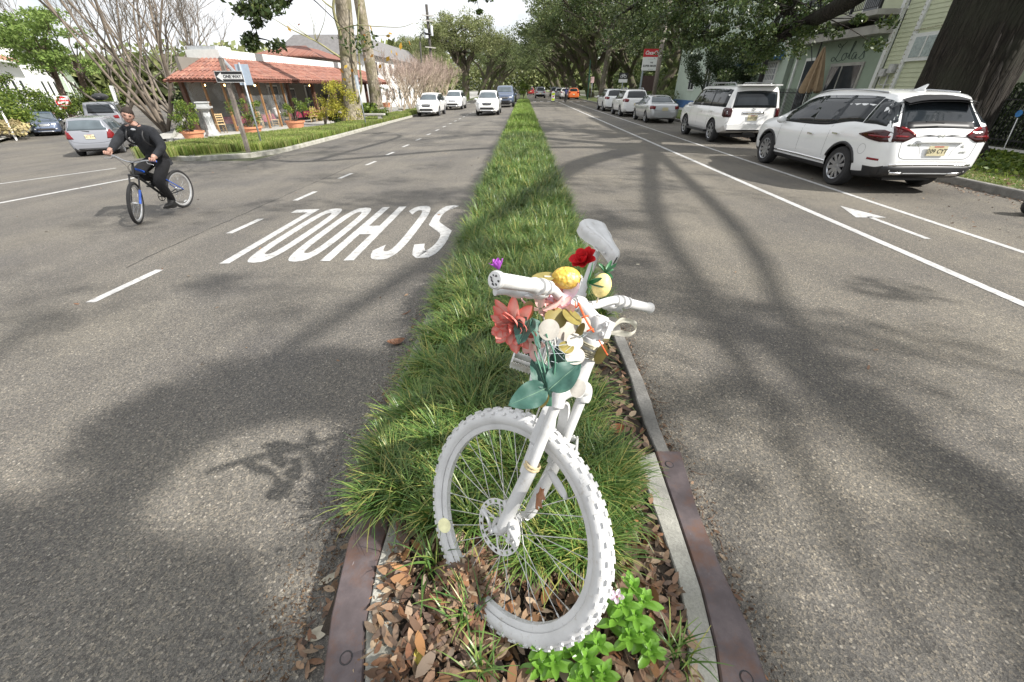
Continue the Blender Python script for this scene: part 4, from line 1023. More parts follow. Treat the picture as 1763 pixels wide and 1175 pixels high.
# cone shaped yellow ornaments with green spiky leaves
mC = simple('yellow_ornament', (.66,.43,.06), .45, 0, .25, 60, dirt=(.60,.50,.26))
def knobbly(m, sc=95, d=.006):
    n = m.node_tree; v = N(n, 'TexVoronoi', Scale=float(sc), feature='SMOOTH_F1'); n.links.new(objc(n), v.inputs['Vector']); p = n.nodes['Principled BSDF']; inv = N(n, 'Math', operation='SUBTRACT'); inv.inputs[0].default_value = 1; n.links.new(v.outputs['Distance'], inv.inputs[1]); bump(n, inv.outputs[0], p, 1.0, d)
knobbly(mC); mG = simple('glossy_green_plastic', (.03,.14,.05), .35, 0, .35, 40)
def cone_orn(u, v, dep, r, axis, label, pale=False):
    c = PT(u, v, dep); e_ = empty('yellow_ornament', c, 0, label, 'ornament', 'yellow cone ornaments on the white bicycle'); F_ = frame_to(axis)
    mb = MB(); vs = []; NU, NV = 44, 30
    for i in range(NV+1):
        p = math.pi*i/NV
        for j in range(NU):
            a = 2*math.pi*j/NU; k = 1+.055*abs(math.sin(i*1.25+math.pi*(0)))*abs(math.sin(a*5.5+i*.35)); vs.append((r*.82*k*math.sin(p)*math.cos(a), r*.82*k*math.sin(p)*math.sin(a), r*1.12*math.cos(p)))
    mb.add(vs, [(i*NU+j, (i+1)*NU+j, (i+1)*NU+(j+1)%NU, i*NU+(j+1)%NU) for i in range(NV) for j in range(NU)], F_)
    mb.build('cone', simple('pale_yellow_ornament', (.82,.68,.28), .5, 0, .25, 60) if pale else mC, e_, True)
    mb = MB(); mb.tube([F_ @ Vector((0,0,-r)), F_ @ Vector((0,0,-r*1.7))], .003, 6); mb.build('stalk', simple('pale_stalk', (.60,.52,.40), .7), e_)
    return e_
cone_orn(975, 479, 1.10, .037, Vector((.9,.15,-.12)), 'yellow bumpy cone ornament above the handlebar stem')
cone_orn(1036, 492, 1.18, .033, Vector((.15,.1,.9)), 'paler yellow cone ornament behind the green spiky leaves', True)
def spray(u, v, dep, n_, L, W, axis, label, seed, mat=mG, spread=1.2):
    c = PT(u, v, dep); e_ = empty('green_sprig', c, 0, label, 'artificial leaves', 'artificial green sprigs on the white bicycle'); F_ = frame_to(axis); r_ = random.Random(seed)
    for i in range(n_):
        st = ([], [], []); az = 2*math.pi*i/n_+r_.uniform(-.3,.3); M = F_ @ Matrix.Rotation(az, 4, 'Z') @ Matrix.Rotation(-(r_.uniform(.15, spread)), 4, 'Y')
        add_petal(st, petal_rows(L*r_.uniform(.7,1.1), W, r_.uniform(-.5,.4), .5), M, True); link('leaf', npmesh('leaf', st[0], st[1], mat, True, col=st[2]), e_)
    return e_
spray(1010, 488, 1.10, 11, .055, .013, Vector((.9,-.2,.25)), 'green spiky sprig between the two yellow cones', 3)
spray(1042, 470, 1.2, 10, .042, .012, Vector((.2,-.2,.9)), 'green spiky sprig just below the saddle', 4)
# large fabric leaves
def mk_fab():
    m, n, p = new_mat('teal_fabric_leaf'); a = n.nodes.new('ShaderNodeAttribute'); a.attribute_name = 'tint'
    c = ramp(n, noise(n, objc(n), 24, 6, .6), [(.3, (.020,.070,.052)), (.55, (.034,.10,.078)), (.75, (.08,.155,.11))])
    n.links.new(c, p.inputs['Base Color']); p.inputs['Roughness'].default_value = .55; return m
M_FAB = mk_fab()
def bigleaf(u0, v0, u1, v1, d0, d1, W, label, roll=0.0, curl=.3, mat=None):
    a = PT(u0, v0, d0); b = PT(u1, v1, d1); d = b-a; L = d.length; d.normalize(); nz = tocam(a); sd_ = d.cross(nz).normalized(); nz = sd_.cross(d).normalized()
    rows = []; n_ = 12
    q = Matrix.Rotation(roll, 3, d)
    for i in range(n_+1):
        t = i/n_; hw = W/2*(math.sin(math.pi*t**.75)**.8 if 0 < t < 1 else .02)
        row = []
        for k in range(9):
            s = -1+2*k/8; off = sd_*(s*hw)+nz*(abs(s)*hw*.35 + .004*math.sin(t*14)*abs(s) - curl*L*.35*(t*t)+.0018*math.sin(s*9+t*16))
            row.append(a+d*(L*t)+q @ off)
        rows.append(row)
    mb = MB(); mb.grid([[p-a for p in r] for r in rows]); o = mb.build('fabric_leaf', mat or M_FAB, None, True, label=label, cat='artificial leaf', group='large teal fabric leaves below the flowers'); o.location = a
    mb = MB(); mb.tube([r[4]-a+nz*.0008 for r in rows], [.0014*(1-i/14) for i in range(n_+1)], 5); mb.build('leaf_vein', simple('leaf_rib', (.14,.25,.17), .6), o); return o
bigleaf(942, 668, 876, 698, 1.03, 1.00, .070, 'broad teal leaf pointing left above the tyre')
bigleaf(940, 672, 918, 612, 1.03, 1.06, .055, 'dark teal leaf standing upright left of the fork', .3)
bigleaf(945, 672, 1000, 622, 1.02, 1.02, .075, 'broad teal leaf pointing right across the head tube', -.2)
bigleaf(915, 548, 890, 590, 1.03, 1.00, .060, 'folded teal leaf drooping below the salmon flower', .6, .5)
bigleaf(915, 548, 932, 600, 1.03, 1.02, .045, 'narrow folded teal leaf hanging beside the cream disc', -.8, .3)
bigleaf(968, 640, 985, 580, 1.06, 1.12, .060, 'shaded teal leaf behind the cream discs', .2)
bigleaf(965, 640, 958, 595, 1.10, 1.12, .05, 'dark teal leaf deep among the stems', -.2)
mStem = simple('teal_stem', (.07,.20,.13), .5, 0, .3, 40); stm = MB()
for a, b, c_ in (((944,676,1.03),(936,630,1.03),(921,585,1.04)), ((946,676,1.03),(944,620,1.03),(940,588,1.03)), ((948,676,1.03),(956,620,1.02),(940,575,1.02)), ((950,676,1.03),(966,640,1.04),(975,600,1.06)), ((944,678,1.03),(932,640,1.04),(920,605,1.05))):
    stm.tube(curve_pts([PT(*a), PT(*b), PT(*c_)], 5), .0022, 6)
for i in range(4): stm.tube([PT(944+i*1.5, 640, 1.035), PT(942+i*2.2, 700, 1.02)], .0024, 6)
stm.build('flower_stems', mStem, smooth=True, label='bundle of teal plastic stems tied to the fork crown', cat='stems')
# cream and olive round leaves (silver dollar)
mCr = simple('cream_disc_leaf', (.60,.565,.50), .6, 0, .16, 45, dirt=(.42,.38,.33)); mOl = simple('olive_disc_leaf', (.25,.205,.055), .5, 0, .25, 30)
def disc(u, v, dep, r, nrm, mat, label, asp=1.0, bend=.15):
    c = PT(u, v, dep); F_ = frame_to(nrm); rows = []
    for i in range(7):
        q = r*i/6; rows.append([F_ @ Vector((q*math.cos(t)*asp, q*math.sin(t), bend*q*q/r*math.cos(t*1+.6))) for t in [2*math.pi*k/28 for k in range(29)]])
    mb = MB(); mb.grid(rows); mb.grid([[p - (F_.to_3x3() @ Vector((0,0,.0009))) for p in rr][::-1] for rr in rows])
    o = mb.build('disc_leaf', mat, None, True, label=label, cat='artificial leaf', group='round coin leaves on the white bicycle'); o.location = c; return o
nc = lambda u, v: tocam(PT(u, v, 1))
for u, v, dep, r, n2, mt_, lb, asp in [
    (945,568,1.02,.028,(-.2,0,.1),mCr,'largest cream round leaf in the middle of the bouquet',1.0), (995,669,1.0,.024,(-.3,0,.2),mCr,'cream round leaf resting on the lower head tube',.85),
    (990,613,1.04,.027,(.1,.2,.6),mCr,'speckled cream leaf over the teal leaf by the head tube',.95), (957,548,1.06,.030,(.3,.1,.2),mOl,'olive round leaf behind the largest cream one',1.0),
    (908,536,1.035,.027,(-.8,0,0),mOl,'olive leaf edge on beside the brake lever',.8), (936,477,1.09,.026,(.2,.5,2.2),mOl,'olive leaf lying on the near end of the handlebar',1.3),
    (985,545,1.05,.026,(.9,1.0,1.6),mOl,'long olive leaf crossing the stem',1.5), (998,570,1.07,.024,(-.9,.1,.2),mOl,'olive leaf seen nearly edge on left of the stem clamp',.6),
    (990,588,1.06,.022,(.4,0,.3),mCr,'grey speckled round leaf above the teal leaf',1.0), (975,598,1.05,.020,(.5,.5,.8),mOl,'small olive leaf curling beside the speckled one',1.1),
    (975,570,1.11,.030,(.1,0,.3),mCr,'pale cream leaf half hidden in the bouquet',1.0), (1034,610,1.10,.030,(-1.0,0,.1),mOl,'yellow olive leaf sticking out right of the head tube',.7),
    (1006,558,1.1,.022,(.2,0,.2),mCr,'small cream leaf against the stem clamp',.8), (936,690,1.02,.020,(-.6,.1,.2),mOl,'olive leaf on the left shoulder of the fork crown',.7), (765,905,1.09,.020,(.2,0,.6),simple('pale_lime_leaf', (.40,.40,.24), .5, 0, .2, 40),'pale leaf caught on the left side of the rim',.8)]:
    disc(u, v, dep, r, nc(u, v)+Vector(n2), mt_, lb, asp)
# orange twist ties, wires, ribbon
mO = simple('orange_plastic', (.75,.12,.03), .45, 0, .1, 20); mb = MB()
mb.tube(curve_pts([PT(996,522,1.05), PT(1004,541,1.03), PT(1014,560,1.03), PT(1022,572,1.04)], 4), .0028, 7); mb.tube(curve_pts([PT(990,520,1.05), PT(992,530,1.05), PT(997,524,1.05)], 4), .002, 6)
mb.tube(curve_pts([PT(1031,586,1.09), PT(1039,600,1.09), PT(1046,612,1.08)], 4), .002, 6)
for u, v in ((1007,545),(1016,568)): mb.tube([PT(u-6,v+3,1.03), PT(u,v,1.027), PT(u+6,v-1,1.03)], .0022, 6)
mb.build('twist_tie', mO, smooth=True, label='orange twist tie slanting across the handlebar stem', cat='twist tie')
mRb = simple('cloudy_plastic_ribbon', (.66,.64,.55), .35, 0, .2, 30); mb = MB()
pts = curve_pts([PT(1052,566,1.13), PT(1070,552,1.13), PT(1090,556,1.14), PT(1096,566,1.15), PT(1086,576,1.14), PT(1066,574,1.13), PT(1048,574,1.12)], 6)
rows = []
for i, p in enumerate(pts):
    t = i/(len(pts)-1); w_ = .010+.002*math.sin(i*.5); d = Vector((0, -.3, 1)).normalized(); rows.append([p-d*w_, p-d*w_*.3+Vector((0,-.002*math.sin(i*.6),0)), p+d*w_*.4+Vector((.001,.002*math.cos(i*.7),0)), p+d*w_])
mb.grid(rows); mb.grid([[p+Vector((0,.0012,0)) for p in r][::-1] for r in rows]); mb.build('ribbon_loop', mRb, smooth=True, label='loop of cloudy plastic ribbon sticking out right of the stem', cat='ribbon')
mb = MB(); r_ = random.Random(9)
for i in range(7):
    a = PT(r_.uniform(930,960), r_.uniform(560,640), 1.03); b = PT(r_.uniform(990,1025), r_.uniform(560,640), 1.05); mb.tube([a, a.lerp(b,.5)+Vector((0,-.01,-.01)), b], .0005, 4)
mb.build('binding_wire', M_GALV, label='thin binding wire wrapped through the bouquet', cat='wire')
# dead leaf caught on the fork
oneleaf(925, 868, .55, .075, .045, 1.2, mB_, 'brown dead leaf caught between the fork leg and spokes', tilt=1.2, lobes=True)
bpy.data.objects[[o.name for o in bpy.data.objects if o.get('label','').startswith('brown dead leaf caught')][0]].location = PT(925,868,1.16)-GZ(925,868,.55)
# ------------------------------------------------------------ periwinkle at the nose
mPw = leafmat('periwinkle_leaf', stops((.12,.27,.035), (.18,.38,.05), (.27,.48,.09)), .28, .3, spec=.6)
def rosette(root, p, n_, L, W, seed, tiers=3):
    r_ = random.Random(seed)
    for t in range(tiers):
        for i in range(n_ if t else n_-1):
            st = ([], [], []); az = 2*math.pi*i/n_+t*.8+r_.uniform(-.2,.2); el = .25+.42*t+r_.uniform(-.15,.15)
            M = Matrix.Translation(p+Vector((0,0,-.016*(tiers-1-t)))) @ Matrix.Rotation(az, 4, 'Z') @ Matrix.Rotation(-el, 4, 'Y') @ Matrix.Translation((.004,0,0))
            add_petal(st, petal_rows(L*(1-.22*t)*r_.uniform(.85,1.15), W*(1-.2*t), -.55, .35, 7, 5), M, False); link('leaf', npmesh('leaf', st[0], st[1], mPw, True), root)
clusters = [('bright green periwinkle plant at the bottom centre left of the others', [(938,1112,.30,5),(918,1095,.27,4),(955,1140,.27,5),(930,1150,.24,4)]),
    ('bright green periwinkle plant with its tall shoots right below the tyre', [(1000,1092,.30,5),(1010,1135,.28,5),(985,1120,.26,4),(1030,1110,.27,4),(1000,1165,.24,5),(1040,1160,.24,5)]),
    ('bright green periwinkle plant beside the right side of the tyre, with a pink flower', [(1075,1040,.34,5),(1095,1060,.31,5),(1060,1065,.29,4),(1110,1035,.30,4),(1085,1095,.27,5),(1110,1090,.27,5),(1090,1012,.31,4),(1120,1120,.25,5)])]
for lb, pts in clusters:
    c = GZ(pts[0][0], pts[0][1], .17); root = empty('periwinkle', (0, 0, 0), 0, lb, 'plant', 'periwinkle plants at the median nose'); mb = MB()
    for i, (u, v, zt, n_) in enumerate(pts):
        p = GZ(u, v, zt); rosette(root, p, n_, .060, .031, hash((u, v)) % 999); b = Vector((p.x*.6+c.x*.4, p.y*.6+(c.y+.05)*.4, .17)); mb.tube(curve_pts([b, b.lerp(p,.6)+Vector((.01,0,.0)), p], 4), [.0028]*8+[.0018], 6)
    mb.build('stem', simple('periwinkle_stem', (.16,.28,.07), .5), root, True)
p = GZ(1062, 1028, .36); flower('periwinkle_flower', p, tocam(p)*.7+Vector((0,0,.5)), [(5,.020,.017,.1,.2)], petal_mat('periwinkle_petal', (.80,.62,.74), (.86,.70,.80)), 'tiny pale pink periwinkle flower beside the tyre', 'flower', 5, None, (.0025, simple('magenta_eye', (.55,.06,.25), .5)))
# ============================================================ CARS
def interp(pts, x):
    xs = [p[0] for p in pts]; ys = [p[1] for p in pts]
    if x <= xs[0]: return ys[0]
    for i in range(len(xs)-1):
        if x <= xs[i+1]:
            t = (x-xs[i])/(xs[i+1]-xs[i]); 
            # gentle easing between monotone neighbours
            m0 = (ys[i+1]-ys[i-1])/(xs[i+1]-xs[i-1]) if i > 0 else (ys[i+1]-ys[i])/(xs[i+1]-xs[i])
            m1 = (ys[i+2]-ys[i])/(xs[i+2]-xs[i]) if i+2 < len(xs) else (ys[i+1]-ys[i])/(xs[i+1]-xs[i])
            d = (ys[i+1]-ys[i]); h = xs[i+1]-xs[i]; s = d/h
            if s == 0: m0 = m1 = 0
            else:
                m0 = max(min(m0/s, 2.6), 0)*s; m1 = max(min(m1/s, 2.6), 0)*s
            return (2*t**3-3*t**2+1)*ys[i] + (t**3-2*t**2+t)*h*m0 + (-2*t**3+3*t**2)*ys[i+1] + (t**3-t**2)*h*m1
    return ys[-1]
class Car:
    def __init__(s, spec, paint, name, label, cat, group, loc, heading, scale=1.0, detail=2):
        s.sp = spec; s.paint = paint; s.detail = detail
        s.root = empty(name, loc, heading, label, cat, group, scale)
        s.body()
    def body(s):
        sp = s.sp; L = sp['L']; x0, x1 = -L/2, L/2
        xs = list(np.linspace(x0, x0+.5, 14)) + list(np.linspace(x0+.55, x1-.5, 44)) + list(np.linspace(x1-.46, x1, 12))
        T, B, Wd, zb = sp['T'], sp['B'], sp['W'], sp['zb']; rf = sp.get('roof', .74)
        mb = MB(); rows = []
        for x in xs:
            w_ = interp(Wd, x); t_ = interp(T, x); b_ = min(interp(B, x), t_-.03); z0 = interp(zb, x) 
            g = max(0, min(1, (t_-b_-.03)/.38)); g = g*g*(3-2*g)
            wr = w_*(.90*(1-g)+rf*g); zs = min(.60, b_-.16)
            p = [(0, z0), (.78*w_, z0), (.90*w_, z0+.03), (.965*w_, z0+.12), (.992*w_, max(zs-.12, z0+.15)), (w_, zs), (.996*w_, (zs+b_)/2), (.985*w_, b_-.05), (.955*w_, b_)]
            h = t_-b_
            p += [(.955*w_+(wr-.955*w_)*.30, b_+h*.30), (.955*w_+(wr-.955*w_)*.62, b_+h*.60), (wr*.995, b_+h*.84), (wr*.93, b_+h*.945), (wr*.72, b_+h*.985), (wr*.38, t_), (0, t_+.004)]
            full = [(x, y, z) for y, z in p] + [(x, -y, z) for y, z in p[-2:0:-1]]
            rows.append(full)
        n_ = len(rows[0]); vs = [q for r in rows for q in r]; fs = []
        for i in range(len(rows)-1):
            for j in range(n_): fs.append((i*n_+j, i*n_+(j+1) % n_, (i+1)*n_+(j+1) % n_, (i+1)*n_+j))
        fs += [tuple(range(n_)), tuple(range((len(rows)-1)*n_, len(rows)*n_))[::-1]]
        me = bpy.data.meshes.new('body'); me.from_pydata(vs, [], [f[::-1] for f in fs])
        me.materials.append(s.paint); me.materials.append(M_BLACK)
        clad = sp.get('clad', 0)
        o = bpy.data.objects.new('body', me); COL.objects.link(o)
        s.bvh = BVHTree.FromPolygons([Vector(v) for v in vs], [list(f) for f in fs])
        # wheel arches
        r = sp['wr']; cutv = MB()
        for ax_ in sp['axles']:
            for sgn in (1, -1):
                M = Matrix.Translation((ax_, sgn*(max(q[1] for q in Wd)-.13), r*.98)) @ Matrix.Rotation(math.pi/2, 4, 'X')
                cutv.lathe([(0, -.26), (r*1.13, -.26), (r*1.13, .26), (0, .26)], 28, M)
        c = cutv.build('cutter', [M_BLACK, M_BLACK]); c.data.polygons.foreach_set('material_index', [1]*len(c.data.polygons))
        md = o.modifiers.new('b', 'BOOLEAN'); md.operation = 'DIFFERENCE'; md.object = c; md.solver = 'EXACT'
        dg = bpy.context.evaluated_depsgraph_get(); me2 = bpy.data.meshes.new_from_object(o.evaluated_get(dg))
        bpy.data.objects.remove(o); bpy.data.objects.remove(c)
        me2.name = 'body'; mi = np.zeros(len(me2.polygons), dtype=np.int32); me2.polygons.foreach_get('material_index', mi)
        if clad:
            for k, pl in enumerate(me2.polygons):
                lim = clad if abs(pl.center.x) < L/2-.35 else sp.get('cladend', clad)
                if pl.center.z < lim: mi[k] = 1
        for k, pl in enumerate(me2.polygons):
            if pl.normal.z < -.7 and pl.center.z < .4: mi[k] = 1
        me2.polygons.foreach_set('material_index', mi)
        me2.polygons.foreach_set('use_smooth', [True]*len(me2.polygons)); me2.set_sharp_from_angle(angle=R_(38))
        s.body_o = link('body', me2, s.root)
        for ax_ in sp['axles']:
            for sgn in (1, -1): s.wheel(ax_, sgn)
        if s.detail >= 1:
            mb = MB()
            mb.box((0, 0, .26), (L*.86, .9, .1)); mb.build('underbody', M_BLACK, s.root)
    def wheel(s, x, sgn):
        sp = s.sp; r = sp['wr']; hw = max(q[1] for q in sp['W'])
        key = ('wheel', id(sp))
        if key not in MESH:
            mb = MB(); wd = .115
            mb.lathe([(r*.66, -wd), (r*.90, -wd), (r*.975, -wd*.8), (r, -wd*.5), (r, wd*.5), (r*.975, wd*.8), (r*.90, wd), (r*.66, wd*.98), (r*.62, wd*.6)], 36); ty = mb
            mb2 = MB(); mb2.lathe([(r*.69, wd*.96), (r*.67, wd*1.0), (r*.63, wd*.9), (r*.62, wd*.5), (r*.60, 0), (0, 0)], 36)
            mb3 = MB(); ns = sp.get('spokes', 5)
            for i in range(ns):
                t = 2*math.pi*i/ns
                for dt in ((-.10, .10) if sp.get('twin', True) else (0,)):
                    a = Vector((r*.10*math.cos(t), r*.10*math.sin(t), wd*.72)); b = Vector((r*.645*math.cos(t+dt*1.6+sp.get('sweep', 0)), r*.645*math.sin(t+dt*1.6+sp.get('sweep', 0)), wd*.86)); mb3.bar(a, b, r*(.10 if sp.get('twin', True) else .17), .022)
            mb3.lathe([(0, wd*.86), (r*.12, wd*.84), (r*.16, wd*.70), (r*.16, wd*.5)], 14)
            mb3.lathe([(r*.60, wd*.80), (r*.68, wd*.97), (r*.655, wd*.99), (r*.60, wd*.86)], 36)
            bm_ = []
            for m_, nm, mt_ in ((ty, 'wheel', M_TYRE), (mb2, 'wheel_well_disc', M_BLACK), (mb3, 'rim', sp.get('rimmat', M_ALLOY))):
                t_ = m_.build(nm, mt_, None, True, 35); bm_.append(t_.data); bpy.data.objects.remove(t_)
            MESH[key] = bm_
        ty, dk, rim = MESH[key]
        wo = link('wheel', ty, s.root); wo.location = (x, sgn*(hw-.125), r*.985); wo.rotation_euler = (-sgn*math.pi/2, 0, random.uniform(0, 1) if False else 0)
        if s.detail >= 1: link('brake_disc', dk, wo); link('rim', rim, wo)
    def hit(s, axis, a, b):
        """project: axis 'L','R' -> (x,z); 'B','F' -> (y,z); 'T' -> (x,y)"""
        if axis in 'LR':
            sg = 1 if axis == 'L' else -1; o = Vector((a, sg*3, b)); d = Vector((0, -sg, 0))
        elif axis in 'BF':
            sg = -1 if axis == 'B' else 1; o = Vector((sg*5, a, b)); d = Vector((-sg, 0, 0))
        else: o = Vector((a, b, 4)); d = Vector((0, 0, -1))
        h = s.bvh.ray_cast(o, d)
        if h[0] is None:
            q = s.bvh.find_nearest(o+d*2.2); return q[0], -d
        n_ = h[1]; 
        if n_.dot(d) > 0: n_ = -n_
        return h[0], n_
    def patch(s, name, axis, top, bot, mat, n=10, m=4, off=.006, parent=None, label=None, thick=None):
        def res(pl, k):
            L = [0]
            for i in range(len(pl)-1): L.append(L[-1]+math.hypot(pl[i+1][0]-pl[i][0], pl[i+1][1]-pl[i][1]))
            out = []
            for i in range(k+1):
                d = L[-1]*i/k; j = 0
                while j < len(pl)-2 and L[j+1] < d: j += 1
                f = (d-L[j])/max(1e-9, L[j+1]-L[j]); out.append((pl[j][0]+(pl[j+1][0]-pl[j][0])*f, pl[j][1]+(pl[j+1][1]-pl[j][1])*f))
            return out
        tp = res(top, n); bp_ = res(bot, n); rows = []; inn = []
        for i in range(n+1):
            r = []; r2 = []
            for j in range(m+1):
                f = j/m; a = tp[i][0]*(1-f)+bp_[i][0]*f; b = tp[i][1]*(1-f)+bp_[i][1]*f
                h, nn = s.hit(axis, a, b); r.append(h+nn*off); r2.append(h-nn*.004)
            rows.append(r); inn.append(r2)
        mb = MB(); mb.grid(rows)
        # rim sides
        ring = [(0, j) for j in range(m)] + [(i, m) for i in range(n)] + [(n, j) for j in range(m, 0, -1)] + [(i, 0) for i in range(n, 0, -1)]
        k = len(ring); mb.add([rows[i][j] for i, j in ring]+[inn[i][j] for i, j in ring], [(q, (q+1) % k, k+(q+1) % k, k+q) for q in range(k)])
        o = mb.build(name, mat, parent or s.root, True, 40)
        me = o.data; bm = bmesh.new(); bm.from_mesh(me); bmesh.ops.remove_doubles(bm, verts=bm.verts, dist=1e-5); bmesh.ops.recalc_face_normals(bm, faces=bm.faces); bm.to_mesh(me); bm.free()
        if label: o['label'] = label
        return o
    def seam(s, axis, pts, w_=.006, name='door_seam'):
        k = []; 
        P = curve_pts([(p[0], p[1], 0) for p in pts], 5) if len(pts) > 2 else [Vector((pts[0][0]+(pts[1][0]-pts[0][0])*t/8, pts[0][1]+(pts[1][1]-pts[0][1])*t/8, 0)) for t in range(9)]
        rows = []
        for i, p in enumerate(P):
            t = (P[min(i+1, len(P)-1)]-P[max(i-1, 0)]).normalized(); nn = Vector((-t.y, t.x, 0))*w_/2; r = []
            for q in (p+nn, p-nn): h, n2 = s.hit(axis, q.x, q.y); r.append(h+n2*.0015)
            rows.append(r)
        mb = MB(); mb.grid(rows); return mb.build(name, M_BLACK, s.root)
    def mirror(s, x, z, sg, mat=None):
        h, _ = s.hit('L' if sg > 0 else 'R', x, z-.02); y = abs(h.y)
        mb = MB(); mb.ell((x, sg*(y+.11), z+.03), (.07, .115, .075), 12, 8); mb.bar((x, sg*(y-.02), z-.02), (x, sg*(y+.08), z), .05, .03); mb.build('wing_mirror', mat or s.paint, s.root, True)
    def handle(s, ax, x, z, mat=None, L=.17):
        h, nn = s.hit(ax, x, z); mb = MB(); mb.bar(h+Vector((-L/2, nn.y*.035, 0)), h+Vector((L/2, nn.y*.035, 0)), .016, .026)
        for d in (-L/2+.01, L/2-.01): mb.bar(h+Vector((d, 0, 0)), h+Vector((d, nn.y*.04, 0)), .018, .022)
        mb.build('door_handle', mat or M_CHROME, s.root)
    def plate(s, axis, y, z, text, bg=None, w_=.32, h_=.16, out=.02):
        h, nn = s.hit(axis, y, z); sg = -1 if axis == 'B' else 1; xx = max(abs(s.hit(axis, y, z+h_*.4)[0].x), abs(s.hit(axis, y, z-h_*.4)[0].x))*sg + sg*out
        mb = MB(); mb.box((xx, y, z), (.012, w_, h_)); p = mb.build('licence_plate', bg or M_PLATE, s.root)
        if text:
            key = ('plate', text)
            if key not in MESH: MESH[key] = text_mesh(text, .10, .001, 0, M_SIGNK, bold=.0006, space=1.05)
            t = link('plate_lettering', MESH[key], p); t.location = (xx+sg*.0075, y, z-.008); t.rotation_euler = (math.pi/2, 0, sg*math.pi/2); t.scale = (.88, 1, 1)
            mb = MB(); mb.box((xx+sg*.007, y, z+h_*.42), (.002, w_*.5, h_*.10)); mb.build('plate_band', simple('plate_band_red', (.45,.06,.06), .5), p)
        return p
MESH = {}
M_PLATE = simple('licence_plate_cream', (.62,.56,.36), .5, 0, .1, 30)
sx_ = lambda pts: [(a, b) for a, b in pts]
SUV_MUR = dict(L=4.86, wr=.365, axles=(-1.42, 1.42), spokes=10, twin=False, sweep=.25, clad=.40, cladend=.50, roof=.70,
    T=[(-2.43,.60),(-2.41,.86),(-2.36,1.02),(-2.26,1.14),(-2.05,1.40),(-1.93,1.56),(-1.80,1.635),(-1.2,1.685),(-.4,1.70),(.3,1.655),(.8,1.48),(1.30,1.17),(1.42,1.11),(2.0,1.00),(2.3,.86),(2.43,.60)],
    B=[(-2.43,.9),(-2.2,1.09),(-1.4,1.13),(-.6,1.02),(.5,.99),(1.3,.99),(2.2,.85),(2.43,.6)],
    W=[(-2.43,.66),(-2.40,.78),(-2.30,.89),(-2.0,.945),(-1.4,.965),(0,.955),(1.4,.96),(2.0,.91),(2.3,.76),(2.43,.5)],
    zb=[(-2.43,.38),(-2.2,.28),(-1.6,.22),(1.6,.22),(2.2,.24),(2.43,.30)])
SUV_BOX = dict(L=4.83, wr=.385, axles=(-1.42, 1.38), spokes=6, twin=True, clad=.30, roof=.80,
    T=[(-2.41,.62),(-2.40,.80),(-2.37,1.10),(-2.32,1.45),(-2.24,1.70),(-2.1,1.79),(-1,1.81),(.2,1.80),(.6,1.74),(1.22,1.22),(1.32,1.16),(2.1,1.09),(2.32,.98),(2.41,.66)],
    B=[(-2.41,.9),(-2.3,1.12),(0,1.11),(1.3,1.09),(2.2,.97),(2.41,.7)],
    W=[(-2.41,.80),(-2.38,.88),(-2.2,.93),(-1.4,.96),(1.4,.96),(2.0,.93),(2.3,.84),(2.41,.62)],
    zb=[(-2.41,.48),(-2.1,.36),(-1.6,.30),(1.6,.30),(2.1,.34),(2.41,.42)])
SEDAN = dict(L=4.45, wr=.31, axles=(-1.32, 1.30), spokes=7, twin=False, roof=.70,
    T=[(-2.22,.55),(-2.20,.84),(-2.12,.93),(-1.9,.98),(-1.55,1.00),(-1.42,1.04),(-.95,1.30),(-.5,1.38),(.1,1.39),(.45,1.33),(1.15,.97),(1.25,.94),(1.9,.83),(2.15,.70),(2.22,.5)],
    B=[(-2.22,.8),(-1.9,.92),(0,.89),(1.2,.86),(2.0,.74),(2.22,.5)],
    W=[(-2.22,.62),(-2.18,.74),(-2.0,.82),(-1.4,.855),(1.3,.855),(1.9,.80),(2.15,.66),(2.22,.5)],
    zb=[(-2.22,.30),(-2.0,.22),(1.9,.18),(2.22,.24)])
SUV_MID = dict(L=4.65, wr=.36, axles=(-1.35, 1.36), spokes=5, twin=True, clad=.33, roof=.72,
    T=[(-2.32,.60),(-2.30,.95),(-2.2,1.13),(-2.02,1.42),(-1.88,1.56),(-1.7,1.62),(-.8,1.66),(0,1.66),(.45,1.58),(1.15,1.16),(1.26,1.10),(1.95,1.00),(2.22,.87),(2.32,.6)],
    B=[(-2.32,.9),(-2.1,1.07),(-.6,1.02),(1.2,.98),(2.1,.86),(2.32,.6)],
    W=[(-2.32,.72),(-2.28,.82),(-2.1,.89),(-1.3,.92),(1.3,.92),(1.9,.88),(2.2,.76),(2.32,.55)],
    zb=[(-2.32,.36),(-2.0,.26),(2.0,.24),(2.32,.30)])
HATCH = dict(L=4.0, wr=.30, axles=(-1.22, 1.24), spokes=6, twin=False, roof=.74,
    T=[(-2.0,.50),(-1.99,.84),(-1.93,.98),(-1.78,1.30),(-1.66,1.46),(-1.5,1.50),(-.5,1.53),(.1,1.50),(.5,1.38),(1.3,.98),(1.4,.94),(1.8,.82),(2.0,.5)],
    B=[(-2.0,.8),(-1.8,.95),(0,.92),(1.3,.88),(1.8,.75),(2.0,.5)],
    W=[(-2.0,.68),(-1.96,.76),(-1.8,.81),(-1.2,.84),(1.2,.84),(1.7,.78),(2.0,.55)],
    zb=[(-2.0,.30),(-1.8,.22),(1.8,.18),(2.0,.24)])
def sidewin(c, x0, x1, splits, zt, zb, mat):
    """zt, zb: functions; splits: list of pillars"""
    xs = [x0]+[q for s_ in splits for q in (s_-.035, s_+.035)]+[x1]
    for ax in 'LR':
        for i in range(0, len(xs), 2):
            a, b = xs[i], xs[i+1]; k = 8; u = [a+(b-a)*j/k for j in range(k+1)]
            c.patch('side_window', ax, [(x, zt(x)) for x in u], [(x, zb(x)) for x in u], mat, 8, 4, .004)
